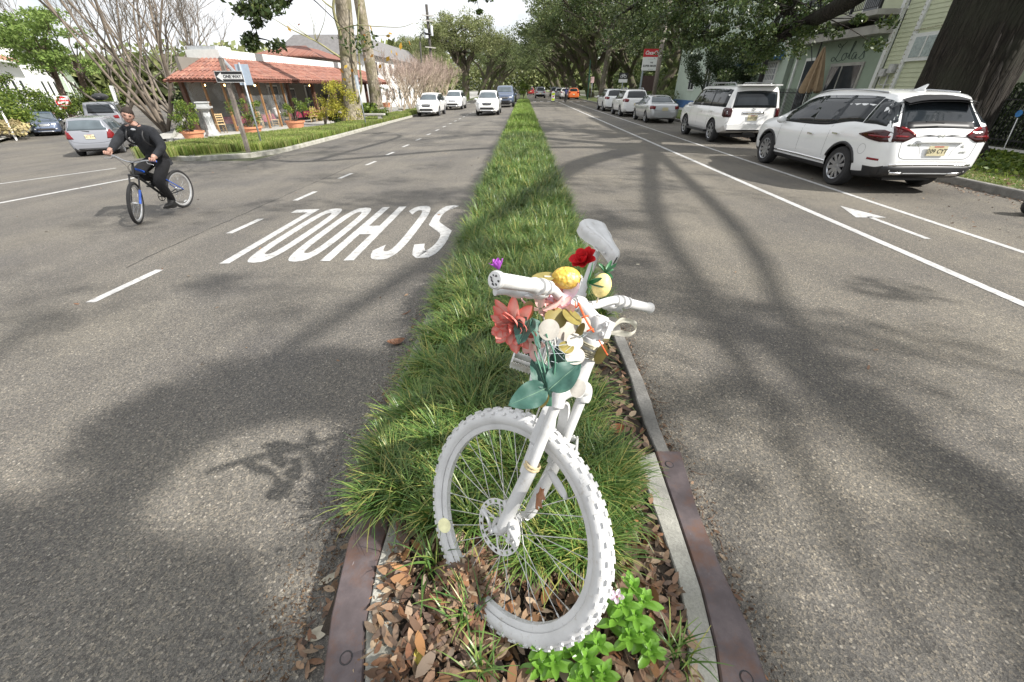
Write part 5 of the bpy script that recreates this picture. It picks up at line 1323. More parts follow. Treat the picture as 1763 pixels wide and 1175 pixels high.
def std_sides(c, sp, x0, x1, splits, mat=None, margin=.055, seams=(), zroof=.10, hz=None):
    T, B = sp['T'], sp['B']
    zt = lambda x: max(interp(B, x)+.04, interp(T, x)-zroof*1.0 - .0); zb = lambda x: interp(B, x)+.03
    def ztt(x):
        return max(zb(x)+.01, interp(T, x)*1.0 - (interp(T, x)-interp(B, x))*.17)
    sidewin(c, x0, x1, splits, ztt, zb, mat or M_GLASS)
    for ax in 'LR':
        for sx in seams: c.seam(ax, [(sx, interp(B, sx)+.02), (sx+.01, .8), (sx+.0, .45)])
def endglass(c, sp, axis, x_lo, x_hi, wt, wb, mat=None, n=14):
    """windscreen or rear window: project from the end, heights taken from the body profile"""
    zlo = interp(sp['T'], x_lo); zhi = interp(sp['T'], x_hi); k = 12; e_ = .02
    top = [(-wt+2*wt*i/k, zhi-.035*(abs(-1+2*i/k)**2.5)) for i in range(k+1)]; bot = [(-wb+2*wb*i/k, zlo-.0*(1)) for i in range(k+1)]
    return c.patch('rear_window' if axis == 'B' else 'windscreen', axis, top, bot, mat or M_GLASS, n, 5, .005)

# --- white crossover at the right, rear towards the camera
g0 = 'cars parked along the right kerb'
c = Car(SUV_MUR, P_WHITE, 'parked_car', 'pearl white crossover parked nearest on the right, black glass tailgate towards the camera', 'car', g0, (7.60, 10.74, 0), math.pi/2, 1.03)
std_sides(c, SUV_MUR, -1.62, 1.05, (.12, -.86), seams=(.98, .10, -.86))
endglass(c, SUV_MUR, 'B', -2.27, -1.93, .56, .70)
for ax in 'LR':
    c.patch('quarter_glass', ax, [(-2.12,1.30),(-2.02,1.43),(-1.88,1.52),(-1.64,1.55)], [(-2.25,1.12),(-1.95,1.15),(-1.64,1.15)], M_GLASS, 6, 4, .0045)
    c.handle(ax, -.28, .86); c.handle(ax, -1.10, .93)
    c.patch('sill_trim', ax, [(-1.0,.42),(0,.43),(1.0,.42)], [(-1.0,.385),(0,.39),(1.0,.385)], M_CHROME, 10, 1, .01)
    c.patch('tail_lamp', ax, [(-2.36,1.03),(-2.2,1.075),(-2.0,1.055),(-1.72,.985)], [(-2.40,.90),(-2.25,.885),(-2.0,.91),(-1.72,.97)], M_DKRED, 8, 4, .014)
    c.patch('lamp_stripe', ax, [(-2.33,.985),(-2.15,.99),(-1.95,.985)], [(-2.33,.955),(-2.15,.955),(-1.95,.965)], M_REDL, 6, 2, .020)
    c.patch('side_reflector', ax, [(-2.33,.62),(-2.12,.625)], [(-2.33,.585),(-2.12,.59)], M_REDL, 4, 1, .006)
    pts = [(-1.42+.46*math.cos(R_(a)), .36+.46*math.sin(R_(a))) for a in range(20, 165, 12)]; pin = [(-1.42+.41*math.cos(R_(a)), .36+.41*math.sin(R_(a))) for a in range(20, 165, 12)]
    for dx in (0, 2.84): c.patch('arch_trim', ax, [(p[0]+dx, p[1]) for p in pts], [(p[0]+dx, p[1]) for p in pin], M_BLACK, 16, 1, .012)
    hh = [(-1.92+.085*math.cos(t), .90-.16+.085*math.sin(t)) for t in [2*math.pi*k/18 for k in range(19)]]
    c.seam(ax, hh, .004, 'fuel_flap')
for sg in (1, -1):
    c.patch('tail_lamp', 'B', [(sg*.44,1.02),(sg*.60,1.11),(sg*.80,1.14)], [(sg*.44,.985),(sg*.62,.90),(sg*.82,.91)], M_DKRED, 8, 4, .010)
    c.patch('lamp_stripe', 'B', [(sg*.44,1.015),(sg*.58,1.10),(sg*.68,1.13)], [(sg*.46,.995),(sg*.60,1.07),(sg*.70,1.10)], M_REDL, 6, 2, .019)
    c.patch('lamp_stripe', 'B', [(sg*.56,.99),(sg*.78,1.0)], [(sg*.59,.965),(sg*.79,.975)], M_REDL, 6, 2, .019)
    c.patch('black_pillar', 'B', [(sg*.60,1.50),(sg*.70,1.49)], [(sg*.72,1.20),(sg*.84,1.17)], M_GLASS, 4, 4, .004)
    c.patch('exhaust_finisher', 'B', [(sg*.40,.40),(sg*.64,.41)], [(sg*.42,.345),(sg*.62,.35)], M_CHROME, 4, 2, .012)
c.patch('tailgate_panel', 'B', [(-.56,1.20),(0,1.22),(.56,1.20)], [(-.58,1.10),(0,1.115),(.58,1.10)], M_BLACK, 10, 2, .007)
c.patch('lower_bumper', 'B', [(-.80,.50),(-.6,.52),(0,.525),(.6,.52),(.80,.50)], [(-.78,.30),(0,.29),(.78,.30)], M_BLACK, 14, 4, .010)
c.patch('bumper_trim', 'B', [(-.72,.545),(0,.56),(.72,.545)], [(-.72,.515),(0,.53),(.72,.515)], M_CHROME, 12, 1, .014)
c.patch('plate_garnish', 'B', [(-.40,.93),(0,.935),(.40,.93)], [(-.38,.875),(0,.88),(.38,.875)], c.paint, 10, 2, .028)
c.seam('B', [(-.66,1.08),(-.64,.80),(-.58,.645),(-.3,.625),(.3,.625),(.58,.645),(.64,.80),(.66,1.08)], .007, 'tailgate_seam')
c.seam('B', [(-.42,.90),(-.30,.80),(-.26,.68)], .004, 'tailgate_crease'); c.seam('B', [(.42,.90),(.30,.80),(.26,.68)], .004, 'tailgate_crease')
c.plate('B', 0, .765, '209 CYT')
mb = MB(); h, nn = c.hit('B', 0, 1.0); mb.lathe([(.040,-.004),(.048,-.004),(.048,.004),(.040,.004),(.040,-.004)], 24, Matrix.Translation(h+Vector((-.012,0,0))) @ Matrix.Rotation(math.pi/2, 4, 'Y')); mb.box(h+Vector((-.014,0,0)), (.008,.115,.022)); mb.build('badge', M_CHROME, c.root)
def badge_text(c, txt, y, z, size, axis='B', mat=None):
    h, nn = c.hit(axis, y, z); sg = -1 if axis == 'B' else 1; t = link('badge_lettering', text_mesh(txt, size, .002, 0, mat or M_CHROME, bold=.001), c.root); t.location = h+Vector((sg*.006, 0, 0)); t.rotation_euler = (math.pi/2, 0, sg*math.pi/2)
badge_text(c, 'MURANO', .42, .855, .05); badge_text(c, 'SL', -.44, .835, .06); badge_text(c, 'AWD', -.47, .74, .045)
mb = MB(); mb.bar((-2.30, .0, 1.19), (-2.33, .34, 1.215), .02, .02); mb.build('wiper', M_BLACK, c.root)
mb = MB()
rows = [[(x, y, interp(SUV_MUR['T'], -1.93)+.035-.055*((-1.93-x)/.22)-.055*abs(y/.6)**3) for y in [-.60+.1*i for i in range(13)]] for x in (-1.72,-1.85,-2.0,-2.13)]
mb.grid(rows); mb.grid([[(p[0], p[1], p[2]-.03) for p in r][::-1] for r in rows]); mb.build('roof_spoiler', M_BLACK, c.root, True)
mb = MB(); mb.prism([(-1.60,-.012),(-1.34,-.02),(-1.34,.02),(-1.60,.012)], 1.665, 1.685); mb.add([(-1.62,0,1.77),(-1.56,-.012,1.67),(-1.56,.012,1.67),(-1.36,-.02,1.68),(-1.36,.02,1.68),(-1.58,0,1.775)], [(0,1,3,5),(0,5,4,2),(0,2,1),(5,3,4)]); mb.build('shark_fin_aerial', c.paint, c.root)
for sg in (1, -1): c.mirror(.92, 1.02, sg); 
for sg in (1, -1):
    mb = MB(); mb.tube([(x, sg*(.66-.02*abs(x+.4)), interp(SUV_MUR['T'], x)-.015) for x in [-1.6+.25*i for i in range(9)]], .014, 6); mb.build('roof_rail', M_ALLOY, c.root, True)

# --- white boxy SUV
c = Car(SUV_BOX, P_WHITE2, 'parked_car', 'boxy white off-road SUV parked behind the white crossover, roof rack on top', 'car', g0, (8.08, 18.75, 0), math.pi/2, 1.02)
std_sides(c, SUV_BOX, -2.16, .98, (.14, -.92), seams=(.95, .12, -.90), mat=M_GLASS)
endglass(c, SUV_BOX, 'B', -2.365, -2.27, .68, .74)
for ax in 'LR':
    c.handle(ax, -.22, .98, c.paint, .2); c.handle(ax, -1.15, 1.0, c.paint, .2)
    c.patch('tail_lamp', ax, [(-2.37,1.13),(-2.2,1.14),(-2.1,1.12)], [(-2.38,.86),(-2.25,.85),(-2.12,.90)], M_DKRED, 5, 4, .014)
    mb = MB(); sg = 1 if ax == 'L' else -1; mb.bar((-.95, sg*.93, .33), (1.0, sg*.93, .33), .16, .07); mb.build('running_board', M_BLACK, c.root)
    mb = MB(); mb.tube([(-1.9, sg*.60, 1.80),(-1.8, sg*.60, 1.87),(.1, sg*.60, 1.87),(.3, sg*.60, 1.79)], .022, 8); mb.build('roof_rail', M_ALLOY, c.root, True)
for sg in (1, -1):
    c.patch('tail_lamp', 'B', [(sg*.72,1.13),(sg*.86,1.12)], [(sg*.74,.86),(sg*.87,.86)], M_DKRED, 4, 4, .014); c.mirror(.86, 1.12, sg)
c.patch('plate_garnish', 'B', [(-.36,1.03),(.36,1.03)], [(-.36,.955),(.36,.955)], M_CHROME, 6, 2, .02); c.plate('B', 0, .84, 'LOUISIANA' if False else '315 CRE')
mb = MB(); h, nn = c.hit('B', 0, 1.10); mb.lathe([(.035,-.004),(.045,-.004),(.045,.004),(.035,.004),(.035,-.004)], 20, Matrix.Translation(h+Vector((-.012,0,0))) @ Matrix.Rotation(math.pi/2, 4, 'Y') @ Matrix.Scale(1.4, 4, (0,1,0))); mb.build('badge', M_CHROME, c.root)
c.seam('B', [(-.80,1.2),(-.80,.75),(-.76,.66),(.76,.66),(.80,.75),(.80,1.2)], .008, 'tailgate_seam')
mb = MB(); mb.box((-2.42,0,.56), (.14,1.66,.16)); mb.build('rear_bumper', c.paint, c.root)
mb = MB(); mb.box((-2.30,0,1.80), (.34,1.36,.035)); mb.build('roof_spoiler', c.paint, c.root)
mb = MB(); mb.box((-2.36,0,.36), (.08,.35,.07)); mb.build('tow_hitch', M_BLACK, c.root)
# --- silver sedan
c = Car(SEDAN, P_SILV, 'parked_car', 'low silver sedan parked third from the front on the right', 'car', g0, (8.0, 28.4, 0), math.pi/2)
std_sides(c, SEDAN, -1.05, .80, (-.15,), seams=(.8, -.12), mat=M_GLASSC); endglass(c, SEDAN, 'B', -1.46, -.86, .50, .62, M_GLASSC)
for sg in (1, -1):
    c.patch('tail_lamp', 'B', [(sg*.52,.86),(sg*.74,.88)], [(sg*.56,.70),(sg*.76,.74)], M_REDL, 5, 3, .012); c.mirror(.75, .92, sg)
for ax in 'LR': c.patch('tail_lamp', ax, [(-2.16,.88),(-1.98,.88)], [(-2.18,.73),(-2.05,.72)], M_REDL, 4, 3, .012); c.handle(ax, -.35, .78, c.paint); c.handle(ax, -1.05, .80, c.paint)
c.plate('B', 0, .72, ''); c.seam('B', [(-.55,.92),(-.55,.66),(.55,.66),(.55,.92)], .008, 'boot_seam')
# --- white curvy SUV
def suv_rear(loc, paint, label, rail=True, lamp=M_REDL, heading=math.pi/2, group=g0, scale=1.0, spec=SUV_MID, name='parked_car', cat='car', plate='', det=1):
    c = Car(spec, paint, name, label, cat, group, loc, heading, scale, det)
    T = spec['T']; xr = T[3][0]; std_sides(c, spec, xr+.35, .95, (.1, -.85), seams=(.92, .08, -.85)); endglass(c, spec, 'B', T[2][0]+.01, T[4][0], .56, .66)
    zt = interp(T, T[2][0]); 
    for sg in (1, -1): c.patch('tail_lamp', 'B', [(sg*.50,zt-.07),(sg*.78,zt-.02)], [(sg*.56,zt-.22),(sg*.80,zt-.22)], lamp, 5, 3, .014); c.mirror(.86, 1.03, sg)
    for ax in 'LR': c.patch('tail_lamp', ax, [(-2.2,zt-.05),(-1.98,zt-.04)], [(-2.24,zt-.22),(-2.05,zt-.18)], lamp, 4, 3, .014); c.handle(ax, -.3, .88, c.paint); c.handle(ax, -1.1, .92, c.paint)
    if rail:
        for sg in (1, -1): mb = MB(); mb.tube([(-1.5, sg*.56, 1.62),(-1.35, sg*.56, 1.71),(.0, sg*.56, 1.71),(.15, sg*.56, 1.64)], .022, 8); mb.build('roof_rail', M_ALLOY, c.root, True)
    c.plate('B', 0, .76, plate); return c
suv_rear((7.75, 34.3, 0), P_WHITE2, 'curvy white crossover parked ahead of the silver sedan, chunky roof rails')
suv_rear((7.75, 41.6, 0), P_WHITE, 'farthest white car of the near row, parked at the oak with the grey trunk', False)
# --- silver hatchback in the side street
hd = math.atan2(STR.y, STR.x)
p0 = G(149,268); left = Vector((-STR.y, STR.x, 0)); hc_ = p0 - left*.62 + STR*1.02
c = Car(HATCH, P_SILV2, 'driving_car', 'silver hatchback with its rear towards the camera behind the cyclist', 'car', None, (hc_.x, hc_.y, Z(hc_.x)), hd-.06, .90)
std_sides(c, HATCH, -1.62, .95, (-.95, -.05), seams=(.9, -.03, -.92), mat=M_GLASSC); endglass(c, HATCH, 'B', -1.90, -1.70, .58, .66, M_GLASSC)
for sg in (1, -1): c.patch('tail_lamp', 'B', [(sg*.64,.98),(sg*.76,.98)], [(sg*.56,.72),(sg*.78,.72)], M_REDL, 5, 5, .014); c.mirror(.95, .95, sg)
for ax in 'LR': c.patch('tail_lamp', ax, [(-1.93,1.02),(-1.78,1.06)], [(-1.95,.74),(-1.72,.76)], M_REDL, 4, 4, .014)
c.plate('B', 0, .80, 'ZZV 279' if False else '101 ZVH'); mb = MB(); mb.bar((-1.95,-.05,1.0),(-1.88,.32,1.03),.02,.02); mb.build('wiper', M_BLACK, c.root)
c.patch('bumper_lip', 'B', [(-.7,.36),(.7,.36)], [(-.68,.26),(.68,.26)], M_BLACK, 8, 2, .01); c.seam('B', [(-.62,.98),(-.58,.60),(.58,.60),(.62,.98)], .01, 'tailgate_seam')
mb = MB(); mb.tube([(-1.45,0,1.50),(-1.62,0,1.75)], .006, 5); mb.build('aerial', M_BLACK, c.root)
# --- front-view SUVs
def suv_front(loc, paint, label, heading, group=None, scale=1.0, spec=SUV_MID, grille=M_BLACK, name='parked_car', chrome=True, det=1, bonnet=True):
    c = Car(spec, paint, name, label, 'car', group, loc, heading, scale, det); T = spec['T']
    std_sides(c, spec, T[3][0]+.35, .95, (.1, -.85), seams=(.92, .08, -.85)); 
    k = 12; top = [(-.56+1.12*i/k, interp(T, .52)-.03*(abs(-1+2*i/k)**2.5)) for i in range(k+1)]; bot = [(-.70+1.40*i/k, interp(T, 1.17)) for i in range(k+1)]
    c.patch('windscreen', 'F', top, bot, M_GLASSC, 14, 5, .005)
    c.patch('grille', 'F', [(-.36,.86),(0,.875),(.36,.86)], [(-.30,.70),(0,.69),(.30,.70)], grille, 8, 4, .014)
    if chrome: c.patch('grille_bar', 'F', [(-.38,.80),(0,.79),(.38,.80)], [(-.38,.775),(0,.765),(.38,.775)], M_CHROME, 8, 1, .022)
    c.patch('lower_grille', 'F', [(-.5,.56),(.5,.56)], [(-.54,.42),(.54,.42)], M_BLACK, 8, 3, .012)
    for sg in (1, -1):
        c.patch('headlamp', 'F', [(sg*.42,.87),(sg*.68,.90)], [(sg*.44,.78),(sg*.70,.79)], M_CLEARL, 5, 3, .016); c.patch('fog_lamp', 'F', [(sg*.56,.56),(sg*.66,.56)], [(sg*.56,.48),(sg*.66,.48)], M_CLEARL, 3, 3, .016); c.mirror(.86, 1.03, sg)
    c.patch('bumper_skid', 'F', [(-.45,.37),(.45,.37)], [(-.42,.30),(.42,.30)], M_ALLOY, 6, 2, .012)
    mb = MB(); h, nn = c.hit('F', 0, .82); mb.lathe([(.04,-.004),(.052,-.004),(.052,.004),(.04,.004),(.04,-.004)], 20, Matrix.Translation(h+Vector((.02,0,0))) @ Matrix.Rotation(math.pi/2, 4, 'Y')); mb.build('badge', M_CHROME, c.root)
    return c
g1 = 'cars along the left side of the avenue'
def zc(x): return Z(x)
suv_front((-7.7, 38.6, zc(-7.7)), P_WHITE2, 'white SUV with a gaping black lower grille parked first at the left kerb', -math.pi/2, g1, .98)
suv_front((-7.2, 49.2, zc(-7.2)), P_WHITE, 'second white SUV parked at the left kerb with a chrome grille', -math.pi/2, g1, 1.03, grille=M_CHROME)
suv_front((-2.72, 36.6, zc(-2.7)), P_WHITE2, 'white crossover driving towards the camera beside the grass strip', -math.pi/2, None, .98, name='driving_car')
suv_front((-1.95, 50.5, 0), P_BLUE, 'dark blue van-like car driving behind the white crossover', -math.pi/2, None, 1.06, spec=SUV_BOX, name='driving_car')
suv_front((-1.9, 66, 0), P_DARK, 'black car farther back in the oncoming lane', -math.pi/2, None, 1.0, name='driving_car')
suv_front((-2.1, 80, 0), P_GREY, 'grey car last in the oncoming queue', -math.pi/2, None, 1.0, name='driving_car')
suv_rear((3.1, 88, 0), P_GREY, 'grey pickup-like SUV driving away beyond the crossing', False, group=None, name='driving_car', spec=SUV_BOX)
suv_rear((1.9, 125, 0), P_RED, 'small red car far away on the avenue', False, group=None, name='driving_car')
gf = 'cars parked beyond the crossing'
for x, y, pt, lb, sp in ((8.2, 79, P_ORNG, 'orange car parked beyond the crossing', SUV_MID), (7.3, 84, P_WHITE2, 'white car parked next to the orange one', SUV_MID), (6.9, 92, P_SILV, 'silver car parked behind the white one beyond the crossing', SUV_MID), (6.6, 101, P_DARK, 'black car farthest in the row beyond the crossing', SUV_BOX)):
    suv_rear((x, y, 0), pt, lb, False, group=gf, spec=sp)
# --- dark blue wagon in the side street, facing us
fl = G(103,232); fr = G(61,236); rl = G(119,228); fc = (fl+fr)/2; hdg = (fc-(G(84,229))).normalized()
cc_ = fc - Vector((STR.x, STR.y, 0))*(-1.1)
suv_front((cc_.x, cc_.y, Z(cc_.x)), P_BLUE, 'dark blue wagon parked in the side street by the green trimmed house', hd+math.pi+.12, None, .74, spec=SUV_MID, grille=M_CHROME)
p = G(200, 226); suv_rear((p.x, p.y, Z(p.x)), P_GREY, 'grey SUV parked past the silver hatchback with a box on its roof', True, heading=hd, group=None, scale=.95, spec=SUV_BOX)
mb = MB(); mb.ell((0,0,0), (.95,.42,.20), 16, 8); o = mb.build('roof_box', M_BLACK, smooth=True, label='black luggage box on the roof of the grey SUV in the side street', cat='roof box'); o.location = (p.x, p.y, Z(p.x)+1.95); o.rotation_euler = (0,0,hd)
# ============================================================ CYCLIST AND HIS BICYCLE
bfr = G(245,385); brr = G(320,357); hdv = (bfr-brr); WB = hdv.length; hdg = math.atan2(hdv.y, hdv.x); SCB = 1.0
mT = M_TYRE; mBk = simple('satin_black_frame', (.02,.021,.023), .35, 0, .2, 10); mBl = simple('blue_frame_paint', (.02,.10,.50), .3, 0, .15, 10, coat=.6)
mRim = simple('bright_rim', (.62,.63,.64), .3, .6, .1, 10)
bike = empty('bicycle', (brr.x, brr.y, Z(brr.x)), hdg, 'black and blue mountain bike ridden across the left lanes', 'bicycle')
bike.rotation_euler = (R_(-6), 0, hdg)
b_hub = Vector((WB, 0, .34)); b_ax = b_hub-P_*.04
ST2 = Matrix.Translation(b_ax) @ Matrix.Rotation(R_(24), 4, S_) @ Matrix.Translation(-b_ax)
RXL = Matrix.Rotation(-math.pi/2, 4, 'X')
make_wheel(bike, ST2 @ Matrix.Translation(b_hub) @ RXL, .34, .025, mT, mRim, M_ALLOY, 20, None, 46, n=40, knobs=False, rimh=.026)
make_wheel(bike, Matrix.Translation((0,0,.34)) @ RXL, .34, .025, mT, mRim, M_ALLOY, 20, None, 46, n=40, knobs=False, rimh=.026, reflector=R_(100))
crown2 = b_ax+S_*.44; hA = crown2+S_*.015; hB = hA+S_*.12; bb2 = Vector((.43,0,.30)); seat2 = Vector((.27,0,.80))
def bt(name, pts, rad, mat=mBk, M=None, n=10, par=None):
    mb = MB(); mb.tube(pts, rad, n); o = mb.build(name, mat, par or bike, True, 50)
    if M is not None: o.matrix_local = M
    return o
bt('head_tube', [hA, hB], .022); bt('down_tube', [hA+S_*.02, bb2], .021); bt('top_tube', [hB-S_*.02, hB-S_*.02+(Vector((.33,0,.62))-hB)*.35], .019, mBl); bt('top_tube', [hB-S_*.02+(Vector((.33,0,.62))-hB)*.35, Vector((.33,0,.62))], .018)
bt('seat_tube', [bb2, Vector((.33,0,.66))], .017); bt('seat_post', [Vector((.33,0,.65)), seat2+Vector((.02,0,.0))], .013, M_ALLOY)
for s in (1,-1):
    bt('chain_stay', [bb2, Vector((0,s*.065,.34))], .010); bt('seat_stay', [Vector((.33,s*.02,.60)), Vector((0,s*.065,.34))], .009, mBl)
    bt('fork_leg', [crown2+Vector((0,s*.06,-.01)), b_ax+S_*.2+Vector((0,s*.06,0))], .013, M_BLACK, ST2); bt('fork_leg', [b_ax+S_*.22+Vector((0,s*.06,0)), b_hub+Vector((0,s*.06,0))], .018, mBl if s > 0 else M_BLACK, ST2)
bt('fork_crown', [crown2+Vector((0,.07,0)), crown2+Vector((0,-.07,0))], .020, mBk, ST2)
bt('stem', [hB, hB+S_*.05, hB+S_*.07+P_*.08], .017, mBk, ST2)
bc2 = hB+S_*.07+P_*.08
bt('handlebar', curve_pts([bc2+Vector((-.05,-.33,.05)), bc2+Vector((-.02,-.2,.05)), bc2+Vector((0,-.07,0)), bc2+Vector((0,.07,0)), bc2+Vector((-.02,.2,.05)), bc2+Vector((-.05,.33,.05))], 4), .011, M_ALLOY, ST2)
for s in (1,-1):
    bt('grip', [bc2+Vector((-.033,s*.24,.05)), bc2+Vector((-.05,s*.33,.05))], .016, mBl if s > 0 else M_BLACK, ST2)
    bt('brake_lever', [bc2+Vector((-.02,s*.2,.04)), bc2+Vector((.05,s*.23,.02)), bc2+Vector((.03,s*.30,.01))], .006, M_ALLOY, ST2)
    bt('brake_cable', curve_pts([bc2+Vector((.05,s*.22,.02)), bc2+Vector((.16,s*.12,.06)), bc2+Vector((.17,0,-.05)), crown2+P_*.05], 5), .003, M_BLACK, ST2, 5)
mb = MB(); mb.lathe([(.075,-.002),(.088,-.002),(.088,.002),(.075,.002),(.075,-.002)], 24, Matrix.Translation(bb2+Vector((0,-.045,0))) @ RXL)
for i in range(5): t=2*math.pi*i/5; mb.bar(bb2+Vector((0,-.045,0)), bb2+Vector((.08*math.cos(t),-.045,.08*math.sin(t))), .014, .004, (0,1,0))
mb.build('chainring', mBk, bike)
ca = R_(-72); cvv = Vector((math.cos(ca),0,math.sin(ca)))*.17     # left crank low
pl_ = bb2+cvv+Vector((0,.12,0)); pr_ = bb2-cvv-Vector((0,.12,0))
bt('crank_arm', [bb2+Vector((0,.05,0)), bb2+cvv+Vector((0,.06,0))], .011); bt('crank_arm', [bb2-Vector((0,.05,0)), bb2-cvv-Vector((0,.06,0))], .011)
for p in (pl_, pr_): mb = MB(); mb.box(p, (.09,.09,.022)); mb.build('pedal', M_BLACK, bike)
mb = MB(); mb.ell(seat2+Vector((.02,0,.02)), (.13,.065,.03), 14, 8); mb.build('saddle', M_BLACK, bike, True)
mb = MB(); mb.ell(Vector((0,-.05,.34)), (.045,.02,.045), 12, 6); mb.tube([Vector((0,-.06,.33)), Vector((.03,-.06,.24)), Vector((.08,-.05,.26))], .008, 6); mb.build('derailleur', M_ALLOY, bike, True)
# ---- rider (bike space, then parented to the bike's own frame so he sits on it; a thing of his own)
def skin_body(name, nodes, edges, root, mats, regions, sub=2):
    """nodes: name -> (pos, (rx, ry)); returns one continuous mesh, material picked by the nearest bone"""
    names = list(nodes); me = bpy.data.meshes.new(name); me.from_pydata([tuple(nodes[k][0]) for k in names], [(names.index(a), names.index(b)) for a, b in edges], [])
    o = bpy.data.objects.new(name, me); COL.objects.link(o)
    o.modifiers.new('s', 'SKIN'); 
    for i, k in enumerate(names):
        sv = me.skin_vertices[0].data[i]; sv.radius = nodes[k][1] if hasattr(nodes[k][1], '__len__') else (nodes[k][1],)*2; sv.use_root = (k == root)
    m = o.modifiers.new('u', 'SUBSURF'); m.levels = sub; m.render_levels = sub
    dg = bpy.context.evaluated_depsgraph_get(); me2 = bpy.data.meshes.new_from_object(o.evaluated_get(dg)); bpy.data.objects.remove(o)
    me2.name = name
    for m_ in mats: me2.materials.append(m_)
    E_ = [(Vector(nodes[a][0]), Vector(nodes[b][0]), regions.get((a, b), 0)) for a, b in edges]
    for p in me2.polygons:
        c = p.center; best = 9; bi = 0
        for a, b, r in E_:
            d = b-a; t = max(0, min(1, (c-a).dot(d)/max(1e-9, d.length_squared))); q = (a+d*t-c).length
            if q < best: best = q; bi = r
        p.material_index = bi; p.use_smooth = True
    return me2
mSkin = simple('skin', (.40,.235,.18), .55, 0, .12, 20); mJack = simple('charcoal_jacket', (.020,.022,.027), .85, 0, .45, 14, bmp=.05); mTrou = simple('black_trousers', (.008,.008,.010), .85, 0, .5, 12, bmp=.05); mHair = simple('brown_hair', (.028,.018,.013), .8, 0, .4, 60); mShoe = simple('black_trainers', (.02,.02,.02), .6, 0, .2, 20); mLip = simple('lip', (.36,.14,.11), .5); mEye = simple('eye_dark', (.03,.02,.02), .4); mSock = simple('grey_sock', (.30,.30,.32), .9)
hip = seat2+Vector((.0,0,.10)); chest = Vector((.44,0,1.25)); neck = Vector((.53,0,1.45)); head = Vector((.585,-.01,1.60))
LH = (ST2 @ (bc2+Vector((-.045,.275,.075)))); RH = (ST2 @ (bc2+Vector((-.045,-.275,.075))))
sh = lambda s: Vector((.47,s*.19,1.37))
nd = {'pelvis': (hip, (.155,.115)), 'belly': (hip.lerp(chest,.5)+Vector((.0,0,.02)), (.175,.135)), 'chest': (chest, (.175,.125)), 'upch': (Vector((.495,0,1.36)), (.13,.09)), 'neck': (neck, (.055,.06)), 'nk2': (neck.lerp(head,.45), (.050,.055))}
ed = [('pelvis','belly'),('belly','chest'),('chest','upch'),('upch','neck'),('neck','nk2')]
rg = {('neck','nk2'): 2, ('upch','neck'): 0, ('pelvis','belly'): 0}
for s, H, pd, nm in ((1, LH, pl_, 'l'), (-1, RH, pr_, 'r')):
    S0 = sh(s); elb = S0.lerp(H,.48)+Vector((-.10, s*.10, -.03)); wr = H+Vector((-.075,s*-.01,.03))
    nd['sh'+nm] = (S0, .092); nd['el'+nm] = (elb, .074); nd['wr'+nm] = (wr, .047); nd['pm'+nm] = (H+Vector((-.01,0,.012)), (.038,.026))
    ed += [('upch','sh'+nm),('sh'+nm,'el'+nm),('el'+nm,'wr'+nm),('wr'+nm,'pm'+nm)]; rg[('wr'+nm,'pm'+nm)] = 2
    ank = pd+Vector((-.075, s*-.005, .10)); hj = hip+Vector((.03,s*.10,-.03)); d = ank-hj; L1, L2 = .44, .43; D = min(d.length, L1+L2-.01); a = (L1*L1-L2*L2+D*D)/(2*D); h = math.sqrt(max(0, L1*L1-a*a)); dn = d.normalized(); pn = (Vector((1,0,.2))-dn*dn.dot(Vector((1,0,.2)))).normalized(); kn = hj+dn*a+pn*h
    kn += Vector((0, s*.04, 0))
    nd['hj'+nm] = (hj, (.105,.10)); nd['th'+nm] = (hj.lerp(kn,.5), .096); nd['kn'+nm] = (kn, .088); nd['cf'+nm] = (kn.lerp(ank,.4), .083); nd['an'+nm] = (ank, .056); nd['fo'+nm] = (pd+Vector((.06,0,.045)), (.045,.032))
    ed += [('pelvis','hj'+nm),('hj'+nm,'th'+nm),('th'+nm,'kn'+nm),('kn'+nm,'cf'+nm),('cf'+nm,'an'+nm),('an'+nm,'fo'+nm)]
    for q in (('pelvis','hj'+nm),('hj'+nm,'th'+nm),('th'+nm,'kn'+nm),('kn'+nm,'cf'+nm),('cf'+nm,'an'+nm)): rg[q] = 1
    rg[('an'+nm,'fo'+nm)] = 3
bodyme = skin_body('person', nd, ed, 'pelvis', [mJack, mTrou, mSkin, mShoe], rg)
def head_mesh(M, sc=1.0):
    vs = []; fs = []; NU, NV = 40, 32
    for i in range(NV+1):
        p = math.pi*i/NV
        for j in range(NU):
            a = 2*math.pi*j/NU; x, y, z = math.sin(p)*math.cos(a), math.sin(p)*math.sin(a), math.cos(p)
            X = x*.098; Y = y*.076; Zz = z*.118
            if z < 0: X *= 1-.10*(-z); Y *= 1-.28*(-z)**1.3
            if z < -.35 and x > 0: X += .018*min(1, (-z-.35)*2.5)*x                 # chin
            fr_ = max(0, x)
            X += .026*math.exp(-((Y/.013)**2+((Zz+.020)/.022)**2))*(x > 0)           # nose
            X += .012*math.exp(-((Y/.010)**2+((Zz-.012)/.022)**2))*(x > 0)
            X -= .006*math.exp(-(((abs(Y)-.030)/.016)**2+((Zz-.012)/.012)**2))*(x > 0)   # sockets
            X += .006*math.exp(-((Y/.045)**2+((Zz-.036)/.010)**2))*(x > 0)           # brow
            X += .005*math.exp(-((Y/.022)**2+((Zz+.060)/.008)**2))*(x > 0)           # mouth
            vs.append(Vector((X, Y, Zz))*sc)
    for i in range(NV):
        for j in range(NU): fs.append((i*NU+j, (i+1)*NU+j, (i+1)*NU+(j+1)%NU, i*NU+(j+1)%NU))
    mb = MB(); mb.add(vs, fs, M)
    for s in (1,-1): mb.ell((-.005*sc, s*.076*sc, -.004*sc), (.016*sc,.008*sc,.030*sc), 10, 8, M)      # ears
    return mb
